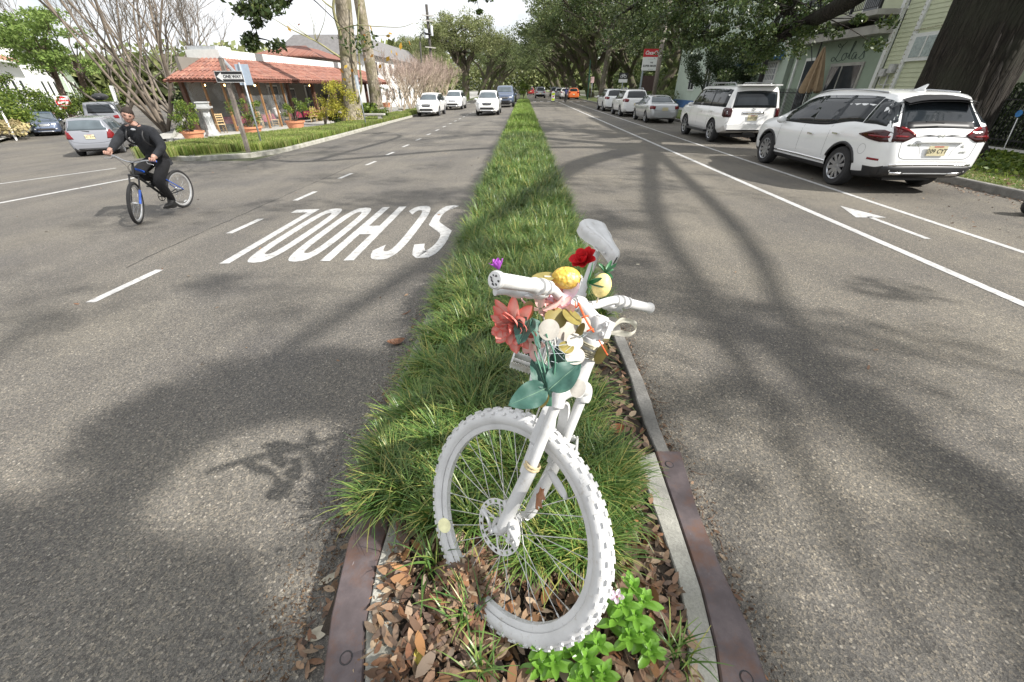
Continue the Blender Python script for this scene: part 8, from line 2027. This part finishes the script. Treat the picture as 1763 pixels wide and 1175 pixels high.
brn(t, p, [a_(600,108,Y), a_(575,92,Y-.6), a_(545,72,Y-1), a_(500,50,Y-1.5), a_(470,32,Y-2)], .07, .012, mat=mVine); brn(t, p, [a_(583,52,Y-.5), a_(612,44,Y-1), a_(650,46,Y-1), a_(690,47,Y-1), a_(712,40,Y-1)], .035, .01, mat=mVine)
brn(t, p, [a_(619,-15,Y-.6), a_(616,60,Y-.6), a_(620,120,Y-.6), a_(622,150,Y-.5), a_(616,178,Y-.2)], .045, .06, mat=mVine); brn(t, p, [a_(622,46,Y-.6), a_(640,58,Y-1), a_(655,62,Y-1), a_(678,58,Y-1)], .025, .006, mat=mVine)
brn(t, p, [a_(620,72,Y-.6), a_(640,84,Y-1), a_(660,92,Y-1.2)], .02, .006, mat=mVine)
for q in ((500,30),(520,60),(480,20),(545,35),(560,-5),(530,10)): brn(t, p, [a_(545,72,Y-1), a_((545+q[0])/2+r_.uniform(-9,9),(72+q[1])/2,Y-1.2), a_(*q,Y-1.4)], .022, .004, mat=mVine)
C = np.array([tuple(a_(u+r_.uniform(-3,3), v+r_.uniform(-3,3), Y-1)-p) for u, v in ((638,49),(671,60),(671,62),(620,12),(625,60),(627,74),(642,95),(676,91),(680,92),(666,100),(500,52),(516,40),(548,70),(705,77),(690,78),(618,110),(608,120),(595,118),(590,125),(628,105),(655,117),(600,130),(596,136),(604,140))]); leafcloud(C, .34, 5, M_AUT, 'remaining_leaves', parent=t)
t2, p2 = syc((650,197), 'darker second trunk standing behind the pale sycamore', .50)
# -- vase-shaped bare trees
def bare(name, base, label, stems, H, spread, seed, mat, r0=.13, depth=4, fine=.012, group=None, azr=(0, 6.28), up=.9, stemm=None, lenf=.62, per=3):
    r2 = random.Random(seed); t = empty(name, base, 0, label, 'tree', group); mb = MB(); fb = MB()
    def rec(p, d, L, r, k):
        q = p; pts = [p]; 
        for i in range(3): d = (d+Vector((r2.gauss(0,.09), r2.gauss(0,.09), r2.gauss(.05,.07)))).normalized(); q = q+d*L/3; pts.append(q)
        (mb if k <= 2 else fb).tube(pts, [max(q_, .007) for q_ in (r, r*.88, r*.76, r*.62)], 7 if k <= 1 else (5 if k == 2 else 3), cap=False)
        if k >= depth: return
        for i in range(per+(1 if k > 1 else 0)):
            a = r2.uniform(0,6.28); o = d.orthogonal().normalized(); o = Matrix.Rotation(a, 3, d) @ o; nd_ = (d+o*r2.uniform(.28,.62)+Vector((0,0,.10*up))).normalized(); s = pts[-1] if i < 2 else pts[-2]; rec(s, nd_, L*r2.uniform(lenf-.1,lenf+.15), r*.58, k+1)
    for i in range(stems):
        a = azr[0]+(azr[1]-azr[0])*(i+r2.uniform(-.3,.3))/stems; sp = spread*r2.uniform(.5,1.1); d = Vector((math.cos(a)*sp, math.sin(a)*sp, 1)).normalized(); rec(Vector((math.cos(a)*r0*.6, math.sin(a)*r0*.6, -.1)), d, H*.36, r0*r2.uniform(.75,1.1), 0)
    mb.build('trunk', stemm or mat, t, True, 60); fb.build('twigs', mat, t)['kind'] = 'stuff'; return t
p = G(285,226,.1); bare('bare_tree', p, 'large vase shaped bare tree between the side street and the restaurant', 8, 13.5, .6, 5, M_TWIG, .115, 6, per=2, stemm=simple('grey_brown_bark', (.17,.14,.11), .9, 0, .35, 3), lenf=.70)
p = G(300,232,.1); bare('bare_tree', (p.x-1.5, p.y+4, p.z), 'smaller bare tree behind the vase shaped one', 5, 7.5, .75, 15, M_TWIG, .12, 5, per=2, lenf=.68)
cm0 = bare('crape_myrtle', (0,0,0), 'leafless crape myrtle nearest the bench', 7, 5.2, .42, 22, M_TWIGP, .055, 4, group='row of leafless crape myrtles along the left kerb', stemm=M_MYRT, per=3, up=1.6, lenf=.60); cm0.location = (-10.6, 40.0, -.25)
for i, (x, y, s_) in enumerate(((-10.5,43.2,1.0),(-10.6,46.5,1.05),(-10.6,50,1.1),(-10.6,54,1.1),(-10.7,58.5,1.15),(-10.6,63.5,1.15),(-11.8,48,.95),(-11.8,56,1.1))):
    c = copy_tree(cm0); c.location = (x, y, -.25); c.rotation_euler = (0,0,i*1.4+.5); c.scale = (s_,s_,s_); c['label'] = ['second crape myrtle in the row','third crape myrtle in the row','crape myrtle behind the first parked white SUV','fifth crape myrtle in the row','sixth crape myrtle, by the street lamp','farthest crape myrtle in the row','crape myrtle set back near the white building','crape myrtle set back at the far end'][i]
mb_cm = bare('crape_myrtle', (-10.9, 37.2, -.25), 'small young crape myrtle by the terracotta pot', 5, 2.6, .3, 29, M_TWIGP, .03, 3, stemm=M_MYRT, per=3)
# -- pines
def pine(px, top, label, seed, crown, y=None, r0=.28):
    b = G(*px, .0); Yb = b.y; tp = AY(*top, Yb); r2 = random.Random(seed); t = empty('pine_tree', b, 0, label, 'tree', 'pines on the side street'); mb = MB(); H = tp.z-b.z; P0 = [Vector((0,0,-.2)), (tp-b)*.33, (tp-b)*.66, tp-b]; mb.tube(curve_pts(P0, 5), [r0*(1-.035*i) for i in range(16)], 10); cl2 = []; rr2 = []
    for (u, v, ry, n_, rad) in crown:
        for i in range(n_):
            c = AY(u+r2.uniform(-rad,rad), v+r2.uniform(-rad,rad)*.55, Yb+r2.uniform(-ry,ry))-b; cl2.append(c); rr2.append(r2.uniform(.5,1.1))
            if i % 3 == 0: s = (tp-b)*r2.uniform(.62,1); mb.tube(limb_path(s, c, .3, r2, 5), [.09,.07,.05,.04,.025,.012], 4)
    mb.build('trunk', M_PINEB, t, True, 60); P = clumps(cl2, rr2, 85, seed, .4); leafcloud(P, .24, seed+3, M_PINEL, 'crown', parent=t); return t
pine((128,214), (84,100), 'taller pine with the bright green crown left of the red round sign', 3, [(40,45,3,26,42),(60,90,3,26,45),(20,70,3,12,25),(95,105,3,10,25),(75,30,3,8,22)])
pine((166,204), (128,105), 'second pine with a thinner crown behind the silver hatchback', 6, [(120,70,3,7,30),(150,118,3,8,25),(110,110,3,7,25)], r0=.33)
bare('bare_tree', G(150,212)+Vector((3,6,0)), 'grey twiggy bare tree behind the pines', 7, 12, 1.1, 33, M_TWIG, .14, 5, per=2, lenf=.68); bare('bare_tree', G(215,205), 'bare tree far down the side street', 6, 11, .9, 34, M_TWIG, .14, 5, per=2, lenf=.66)
# -- shrubs and pots
def pot(px, label, r0, h, crown_px, seed, mat=M_SHRUB, n_=26, per=70, cr=.22, dead=None, group='terracotta pots before the restaurant', z=.13):
    p = G(*px, z); t = empty('terracotta_pot', p, 0, label, 'plant pot', group); mb = MB(); mb.lathe([(0,0),(r0*.72,0),(r0*.95,h*.8),(r0*1.06,h*.82),(r0*1.08,h),(r0*.98,h),(r0*.9,h*.82),(0,h*.85)], 28); mb.build('pot', M_TERRA, t, True, 40)
    s = empty('potted_shrub', p+Vector((0,0,h*.85)), 0, 'shrub growing in the '+label.replace('terracotta ', ''), 'shrub', 'shrubs in the terracotta pots'); mb = MB(); r2 = random.Random(seed); cc = []; rr = []
    for (u, v, w_, k) in crown_px:
        for i in range(k): cc.append(AY(u+r2.uniform(-w_,w_), v+r2.uniform(-w_,w_), p.y+r2.uniform(-.5,.5))-p-Vector((0,0,h*.85))); rr.append(cr*r2.uniform(.6,1.3))
    for i in range(0, len(cc), 3): mb.tube(limb_path((0,0,-.1), cc[i], .1, r2, 4), [.022,.018,.014,.010,.006], 5)
    mb.build('stem', M_TWIG, s); P = clumps(cc, rr, per, seed, .8); leafcloud(P, .10, seed, mat, 'foliage', parent=s)
pot((337,243), 'terracotta pot nearest the stone fountain', .46, .42, [(322,192,16,12),(318,212,12,8),(305,200,8,5)], 31, n_=30)
pot((435,235), 'terracotta pot behind the two sign posts', .52, .44, [(405,185,10,5),(430,188,14,9),(440,208,10,5)], 32, per=60)
pot((511,224), 'terracotta pot in front of the maroon tables', .50, .46, [(512,178,14,9),(500,190,10,6),(525,182,8,4)], 33, M_DARKSH if False else M_SHRUB)
pot((666,187), 'terracotta pot beyond the stone bench', .5, .6, [(664,160,9,10)], 34, M_DARKSH, group=None)
def shrub(name, px, label, H, rad, k, cr, per, ls, seed, mat, group=None, z=.1, stems=6):
    p = G(*px, z) if len(px) == 2 else Vector(px); t = empty(name, p, 0, label, 'shrub', group); r2 = random.Random(seed); cc, rr = ellipsoid_clumps((0,0,H*.6), (rad,rad,H*.42), k, cr, seed, -.9); mb = MB()
    for i in range(stems): mb.tube(limb_path((0,0,0), cc[i], .05, r2, 4), [.03,.024,.018,.012,.008], 5)
    mb.build('stem', M_TWIG, t); leafcloud(clumps(cc, rr, per, seed+1, .8), ls, seed+2, mat, 'foliage', parent=t); return t
# yellow weeping shrub by the sycamore
p = G(590,215,.12); t = empty('yellow_shrub', (p.x-.9, p.y-.6, p.z), 0, 'small tree with drooping yellow green leaves in front of the sycamore', 'shrub'); b_ = t.location.copy(); r2 = random.Random(41); cc = []; rr = []
for i in range(56): u = r2.gauss(578,16); v = r2.uniform(140,198); cc.append(AY(u, v+abs(u-578)*.5, b_.y+r2.uniform(-1,1))-b_); rr.append(r2.uniform(.15,.38))
mb = MB()
for i in range(0,56,5): mb.tube(limb_path((0,0,-.1), cc[i], .4, r2, 4), [.04,.03,.02,.014,.008], 5)
mb.build('stem', M_TWIG, t); leafcloud(clumps(cc, rr, 110, 42, 1.2), .10, 43, M_YELL, 'foliage', parent=t)
shrub('strap_leaf_plant', (578,216), 'spiky dark plant at the foot of the sycamore', .7, .6, 12, .2, 60, .22, 44, M_DARKSH); shrub('strap_leaf_plant', (640,200), 'green strap leaved plant behind the stone bench', .9, .9, 16, .3, 70, .25, 45, M_SHRUB); shrub('shrub', (657,207), 'rounded green shrub beside the stone bench', .7, .55, 12, .25, 80, .12, 46, M_SHRUB)
shrub('vine_shrub', RP(3.0,5.0,zg), 'dark climbing shrub at the left end of the restaurant', 2.6, 1.3, 30, .6, 130, .2, 47, M_DARKSH)
shrub('hedge_bush', (30,228), 'big leafy bush at the left edge in front of the green trimmed house', 2.3, 2.6, 40, .6, 160, .16, 48, M_SHRUB); shrub('hedge_bush', (4,236), 'bush at the very left edge of the side street corner', 2.0, 1.5, 24, .5, 120, .16, 49, M_SHRUB); shrub('dry_grass_clump', (18,238), 'straw coloured grass clump beside the white sign pole', .8, .9, 14, .3, 90, .2, 50, leafmat('straw_leaf', stops((.42,.34,.18),(.50,.42,.24),(.36,.34,.16)), .8, .2))
shrub('hedge_bush', (130,214), 'shrub behind the dark blue wagon', 1.8, 1.8, 24, .5, 110, .18, 51, M_SHRUB); shrub('hedge_bush', (178,203), 'round shrub between the pine trunks and the street', 2.2, 2.4, 24, .6, 110, .2, 52, M_SHRUB)
t = empty('climbing_plant', (0,0,0), 0, 'leafy creeper hanging at the left edge above the bush', 'plant'); r2 = random.Random(53); cc = [AY(r2.uniform(-12,14), r2.uniform(130,175), 27) for i in range(14)]; leafcloud(clumps(cc, [.3]*14, 60, 54), .14, 55, M_SHRUB, 'foliage', parent=t); mb = MB(); mb.tube([AY(-12,200,27), AY(-8,160,27), AY(4,130,27)], .04, 5); mb.build('stem', M_TWIG, t)
# ground cover round the oak foot and right verge
r = np.random.default_rng(61); n = 9000; X = np.concatenate([r.normal(11.6,1.5,n//2), r.uniform(12.3,13.35,n//2)]); Yy = np.concatenate([r.normal(11.8,1.3,n//2), r.uniform(8,14,n//2)]); k = ((X-T0.x)**2+(Yy-T0.y)**2 > .95) & (X < 13.4) & (X > 10.2); X = X[k]; Yy = Yy[k]
leafcloud(np.stack([X, Yy, .13+r.uniform(0,.28,len(X))*(np.exp(-((X-12)/1.4)**2))], 1), .12, 62, M_DARKSH if False else M_SHRUB, 'ground_cover', kind='stuff', label='leafy ground cover round the foot of the big oak', cat='ground cover')
shrub('hedge_bush', (14.6,9.0,.1), 'dark hedge behind the iron pickets at the right edge', 1.1, 1.6, 20, .4, 120, .12, 63, M_DARKSH) if False else None
r = np.random.default_rng(64); C = np.stack([16.6+r.normal(0,.35,7000), r.uniform(10,17,7000), r.uniform(.1,1.9,7000)], 1); leafcloud(C, .14, 65, M_DARKSH, 'hedge', label='dark hedge behind the iron picket fence', cat='hedge', kind='stuff')
r = np.random.default_rng(66); C = np.stack([r.uniform(12.8,14.6,5000), r.uniform(44,66,5000), r.uniform(.1,1.5,5000)], 1); leafcloud(C, .22, 67, M_OAKL3, 'bushes', label='mixed bushes along the right pavement before the crossing', cat='bushes', kind='stuff')
# round bush on the next median
shrub('round_bush', (-.05,78.5,.15), 'round clipped bush at the tip of the next median', 2.3, 1.1, 26, .45, 130, .16, 68, M_SHRUB)
# ============================================================ STREET FURNITURE
def post_thing(name, label, cat, base, top, rad, mat, group=None, n=10, square=None):
    t = empty(name, base, 0, label, cat, group); mb = MB(); d = Vector(top)-Vector(base)
    if square: mb.bar((0,0,-.2), tuple(d), square, square, (1,0,0))
    else: mb.tube([(0,0,-.2), tuple(d)], rad, n)
    mb.build('post', mat, t, not square); return t
def sign_panel(par, c, w_, h_, mat, yaw_, name='sign_panel', th=.006, rad=.02):
    mb = MB(); n_ = 5; pts = []
    for cx_, cy_, a0 in ((w_/2-rad, h_/2-rad, 0), (-w_/2+rad, h_/2-rad, 90), (-w_/2+rad, -h_/2+rad, 180), (w_/2-rad, -h_/2+rad, 270)):
        for k in range(n_): a = R_(a0+90*k/(n_-1)); pts.append((cx_+rad*math.cos(a), cy_+rad*math.sin(a)))
    mb.prism(pts, -th/2, th/2); o = mb.build(name, mat, par); o.matrix_local = Matrix.Translation(c) @ Matrix.Rotation(yaw_, 4, 'Z') @ Matrix.Rotation(math.pi/2, 4, 'X'); return o
# wooden post with ONE WAY sign (leaning a little)
b = G(428,264,.1); tp = AY(380,100,b.y); t = post_thing('wooden_post', 'weathered wooden post carrying the ONE WAY sign', 'post', b, tp, .05, M_WOODP, square=.11)
c = AY(395,132.5,b.y-.12)-b; w_ = (AY(414,132,b.y)-AY(376,132,b.y)).length; h_ = .30
sg = empty('one_way_sign', b+c, 0, 'black and white ONE WAY arrow sign on the wooden post', 'sign'); wk = .92
pn = sign_panel(sg, (0,0,0), wk, .31, M_SIGNW, 0, 'panel'); sign_panel(pn, (0,0,0), 1, 1, M_SIGNK, 0) if False else None
mb = MB(); mb.box((0,-.005,0), (wk-.03,.002,.28)); mb.build('black_field', M_SIGNK, sg)
mb = MB(); mb.add([(-.42,-.008,0),(-.24,-.008,-.12),(-.24,-.008,-.065),(.42,-.008,-.065),(.42,-.008,.065),(-.24,-.008,.065),(-.24,-.008,.12)], [(0,1,2,3,4,5,6)]); mb.build('white_arrow', M_SIGNW, sg)
tm = link('lettering', text_mesh('ONE WAY', .125, .001, 0, M_SIGNK, bold=.004), sg); tm.location = (.09,-.010,0); tm.rotation_euler = (math.pi/2,0,0)
# metal post with the back of a sign
b = G(452,255,.1); tp = AY(411,108,b.y); t = post_thing('sign_post', 'blue grey metal post with a sign seen from the back', 'sign post', b, tp, .03, M_GALV)
c = AY(419,129,b.y)-b; sign_panel(t, c+Vector((0,.04,0)), .46, .62, simple('sign_back_aluminium', (.40,.47,.56), .45, .3, .1, 10), R_(8))
# metal post right of the sycamore
b = G(631,219,.1); tp = AY(613,132,b.y); t = post_thing('sign_post', 'thin blue grey sign post right of the sycamore', 'sign post', b, tp, .03, M_GALV); c = AY(614,142,b.y)-b; sign_panel(t, c+Vector((.03,0,0)), .32, .66, M_GALV, R_(75))
# do not enter
b = G(125,215,.1); c = AY(110,177,b.y); k = .62; t = post_thing('sign_post', 'white pole of the red round sign in the side street', 'sign post', b, Vector((b.x,b.y,c.z+.7)), .04, M_SIGNW)
s_ = empty('do_not_enter_sign', c+Vector((.08,-.1,0)), R_(38), 'round red DO NOT ENTER sign on a white square plate in the side street', 'sign'); RS = .40
mb = MB(); mb.box((0,.02,0), (RS*2.1,.01,RS*2.1)); mb.build('plate', M_SIGNW, s_); mb = MB(); mb.lathe([(0,.005),(RS,.005),(RS,-.005)], 32, Matrix.Rotation(math.pi/2,4,'X')); mb.build('red_disc', M_SIGNR, s_)
mb = MB(); mb.box((0,-.012,0), (RS*1.5,.006,RS*.34)); mb.build('white_bar', M_SIGNW, s_)
for tx, z_ in (('DO NOT', RS*.52), ('ENTER', -RS*.52)): q = link('lettering', text_mesh(tx, RS*.42, .001, 0, M_SIGNW, bold=.01), s_); q.location = (0,-.012,z_); q.rotation_euler = (math.pi/2,0,0)
# white sign pole far left, pole by the cyclist's head
post_thing('pole', 'thin white pole at the left edge of the side street', 'pole', G(27,239,.1), AY(-8,172,G(27,239).y), .05, M_SIGNW)
b = G(213,215,.1); post_thing('utility_pole', 'slender pale pole beyond the cyclist, right of the far cars', 'pole', b, AY(191,148,b.y), .12, M_SIGNW)
# utility pole with transformer, left side
Yp = 66; tp = AY(734,8,Yp); b = Vector((tp.x, Yp, -.3)); t = post_thing('utility_pole', 'dark utility pole with a white transformer rising over the crape myrtles', 'utility pole', b, tp, .17, simple('dark_pole', (.05,.045,.04), .8)); L_ = lambda u, v: AY(u, v, Yp-.2)-b
for u0, v0, u1 in ((726,26,747),(727,35,746),(732,81,750)): mb = MB(); mb.bar(L_(u0,v0), L_(u1,v0+2), .12, .12); mb.build('crossarm', simple('pale_crossarm', (.50,.48,.44), .8), t)
for u, v, r0, h in ((734,62,.28,.9),(744,58,.16,1.0)): c = L_(u, v+4); mb = MB(); mb.lathe([(0,0),(r0,0),(r0,h),(r0*.6,h+.08),(0,h+.1)], 16, Matrix.Translation(c)); mb.build('transformer', simple('transformer_grey', (.52,.55,.58), .5), t, True, 40)
for u in (727,733,739,745):
    c = L_(u, 24); mb = MB(); mb.lathe([(.03,0),(.07,.05),(.04,.1),(.07,.15),(0,.2)], 8, Matrix.Translation(c)); mb.build('insulator', simple('insulator_white', (.6,.6,.6), .3), t)
# lamp post left
Yl = 50; b = Vector((AY(731,174,Yl).x, Yl, -.25)); tp = AY(723,72,Yl); t = post_thing('street_lamp', 'thin dark street lamp with a curved arm between the crape myrtles', 'street lamp', b, tp, .08, simple('dark_pole', (.05,.045,.04), .8)); mb = MB(); mb.tube(curve_pts([tp-b, AY(724,62,Yl)-b, AY(729,57,Yl)-b, AY(735,58,Yl)-b], 5), .05, 6); mb.ell(AY(737,59,Yl)-b, (.35,.15,.1), 10, 6); mb.build('lamp_arm', mIron, t, True)
# black lamp post, right
xb = 10.1; p_ = AX(1306,150,xb); b = Vector((xb, p_.y, .12)); tp = AY(1340,-45,p_.y); t = post_thing('street_lamp', 'black street lamp post between the white SUV and the mint building', 'street lamp', b, Vector((b.x,b.y,tp.z)), .10, mIron); mb = MB(); mb.lathe([(.22,0),(.22,.1),(.15,.3),(.13,.9),(.10,1.0)], 14); mb.build('base_collar', mIron, t, True, 40)
q = link('post_lettering', text_mesh('CHIPPEWA' if False else '', .1), t) if False else None
# wooden utility pole right
xb = 10.7; p_ = AX(1125,168,xb); b = Vector((xb, p_.y, .12)); t = post_thing('utility_pole', 'tall grey wooden utility pole in front of the drinks sign', 'utility pole', b, Vector((xb, p_.y, AY(1150,-40,p_.y).z)), .17, M_WOODP, n=14); mb = MB(); c = AY(1136,26,p_.y)-b; mb.box(c, (1.0,.25,.28)); mb.build('cable_box', mIron, t)
ca_ = AY(1136,28,p_.y)
# overhead wires
def wire(pts, label, r0=.012): mb = MB(); mb.tube(curve_pts(pts, 6), r0, 4); return mb.build('overhead_wire', mIron, label=label, cat='wire', group='overhead wires')
wire([ca_, AY(1090,60,p_.y+6), AY(1040,85,p_.y+14)], 'wires running from the wooden pole to the bent oak trunk', .03); wire([ca_, AY(1200,20,p_.y-8), AY(1290,-10,p_.y-14)], 'wire from the wooden pole up to the right', .015)
wire([AX(1378,53,14.9), AY(1300,52,22), AY(1200,30,30)], 'thin wire above the awning of the mint building', .008)
# drinks sign board
xs2 = 12.6; a1 = AX(1112,84,xs2); a2 = AX(1137,84,xs2); Yc = AX(1124,90,xs2).y; F1 = lambda u, v: AY(u, v, Yc)
t = empty('shop_sign', (0,0,0), 0, 'roadside sign board with a red Coca-Cola panel above a white supermarket panel', 'sign'); x0, x1_ = F1(1109,90).x, F1(1139,90).x; z0, z1_, z2 = F1(1120,84.5).z, F1(1120,98.5).z, F1(1120,122).z
def spanel(nm, za, zb_, mat): mb = MB(); mb.box(((x0+x1_)/2, Yc, (za+zb_)/2), (x1_-x0, .22, za-zb_)); return mb.build(nm, mat, t)
pr = spanel('red_panel', z0, z1_, M_SIGNR); pw = spanel('white_panel', z1_-.01, z2, M_SIGNW)
tx = link('script_lettering', text_mesh('Coca-Cola', (z0-z1_)*.66, .004, .35, M_SIGNW, bold=.012, space=.85), t); tx.location = ((x0+x1_)/2, Yc-.12, (z0+z1_)/2); tx.rotation_euler = (math.pi/2,0,0); tx.scale = ((x1_-x0)*.92/max(.1, tx.dimensions.x or (z0-z1_)*2.6),)*1 + (1,1) if False else (.95,1,1)
for i, (s2, sz) in enumerate((('• • • • • •', .20), ('THE', .14), ('SUPER MARKET', .22), ('— — —', .12))):
    q = link('lettering', text_mesh(s2, (z1_-z2)*sz*.95, .002, 0, M_SIGNK if i else simple('faded_print', (.5,.5,.46), .6), bold=.006), t); q.location = ((x0+x1_)/2, Yc-.115, z1_-(z1_-z2)*(.18+.24*i)); q.rotation_euler = (math.pi/2,0,0)
for x in (x0+.12, x1_-.12): mb = MB(); mb.box((x, Yc, z2/2), (.14,.14,z2)); mb.build('leg', M_GALV, t)
mb = MB(); mb.box(((x0+x1_)/2, Yc+.02, z2*.66), ((x1_-x0)*.72, .1, z2*.42)); mb.build('lower_board', simple('brown_board', (.07,.04,.035), .7), t)
# bike route sign
xs3 = 9.9; b = AX(1072,158,xs3); Yb = b.y; c = AY(1073,134,Yb); wS = (AY(1080.5,134,Yb)-AY(1065.5,134,Yb)).length; t = post_thing('sign_post', 'short grey post of the black bicycle sign', 'sign post', Vector((c.x,Yb,.12)), Vector((c.x,Yb,c.z+.3)), .035, M_GALV)
s_ = empty('bicycle_sign', c+Vector((0,-.06,0)), 0, 'black sign with a white bicycle symbol before the oaks', 'sign'); hS = wS*.60; mb = MB(); mb.box((0,0,hS*.28), (wS,.012,hS)); mb.build('panel', M_SIGNK, s_); mb = MB(); mb.box((0,0,-hS*.52), (wS,.012,hS*.55)); mb.build('lower_panel', M_SIGNW, s_)
mb = MB(); rw = wS*.15
for x in (-wS*.2, wS*.2): mb.lathe([(rw*.75,0),(rw,0)], 20, Matrix.Translation((x,-.010,hS*.18)) @ Matrix.Rotation(math.pi/2,4,'X'))
for a_1, a_2 in (((-.2,.18),(-.08,.52)),((-.08,.52),(.12,.52)),((.12,.52),(.2,.18)),((-.2,.18),(.0,.18)),((0,.18),(.12,.52)),((0,.18),(-.1,.58)),((.12,.52),(.10,.62))): mb.bar((a_1[0]*wS,-.010,a_1[1]*hS), (a_2[0]*wS,-.010,a_2[1]*hS), wS*.035, .004, (0,1,0))
mb.build('bicycle_symbol', M_SIGNW, s_)
# green pole and small signs
b = AX(1011,172,9.8); post_thing('green_pole', 'slim green pole by the bent oak trunk', 'pole', Vector((9.8,b.y,.12)), Vector((9.8,b.y,AY(1014,62,b.y).z)), .10, simple('green_paint', (.04,.12,.09), .5)); c = AY(1015,138,b.y-.1); t = post_thing('sign_post', 'small pinkish sign on a thin post beside the green pole', 'sign post', Vector((c.x+.4,b.y-.3,.12)), Vector((c.x+.4,b.y-.3,c.z+.3)), .03, M_GALV); sign_panel(t, (0,-.05,c.z-.12), .5, .75, simple('pale_pink_sign', (.60,.42,.42), .5), 0)
# in-street crossing marker
p_ = G(952,176); t = empty('crossing_marker', (p_.x, p_.y, 0), 0, 'upright white in-street crossing marker with yellow green panels', 'crossing sign'); mb = MB(); mb.prism([(-.24,-.03),(.24,-.03),(.24,.03),(-.24,.03)], .12, 1.05); mb.lathe([(.24,-.03),(.24,.03)], 20, Matrix.Translation((0,0,1.05)) @ Matrix.Rotation(math.pi/2,4,'X'), cap=True); mb.build('board', M_SIGNW, t)
for z_ in (.95, .30): mb = MB(); mb.box((0,-.035,z_), (.40,.01,.26)); mb.build('fluorescent_panel', simple('fluorescent_yellow_green', (.62,.80,.03), .5), t)
mb = MB(); mb.box((0,-.035,.66), (.18,.01,.14)); mb.build('red_symbol', M_SIGNR, t); mb = MB(); mb.lathe([(.32,0),(.32,.06),(.1,.12)], 16, cap=True); mb.build('base', M_BLACK, t)
# stone bench, planter boxes
p_ = G(640,212,.12); t = empty('stone_bench', (p_.x-.2, p_.y+.5, p_.z), R_(4), 'low pale stone bench right of the sycamore', 'bench'); mb = MB(); mb.box((0,0,.46), (1.9,.5,.09)); mb.build('seat', M_WALK, t)
for x in (-.65,.65): mb = MB(); mb.box((x,0,.2), (.22,.42,.42)); mb.build('leg', M_WALK, t)
p_ = G(676,198,.12); t = empty('stone_bench', (p_.x, p_.y, p_.z), R_(4), 'second stone bench under the young crape myrtle', 'bench', None); mb = MB(); mb.box((0,0,.5), (1.9,.5,.09)); mb.build('seat', M_WALK, t)
for x in (-.7,.7): mb = MB(); mb.box((x,0,.2), (.25,.42,.5)); mb.build('leg', M_WALK, t)
# blue lawn sign
p_ = AX(1748,226,15.2); t = post_thing('lawn_sign', 'small bright blue sign on a white stake behind the right pavement', 'sign', Vector((15.2,p_.y,.13)), AX(1752,204,15.2), .012, M_SIGNW); c = AX(1754,196,15.2)-Vector((15.2,p_.y,.13)); mb = MB(); mb.lathe([(0,0),(.10,0),(.10,.01),(0,.01)], 8, Matrix.Translation(c) @ Matrix.Rotation(math.pi/2,4,'Y')); mb.build('blue_disc', simple('bright_blue', (.04,.22,.55), .5), t)
# dark boot or bag at the right picture edge
p_ = G(1762,372); t = MB(); t.ell((0,0,.16), (.22,.14,.16), 12, 8); t.ell((.3,0,.14), (.3,.15,.14), 12, 8); o = t.build('black_bag', M_BLACK, smooth=True, label='black bag lying by the kerb at the right edge', cat='bag'); o.location = (p_.x+.12, p_.y, 0)
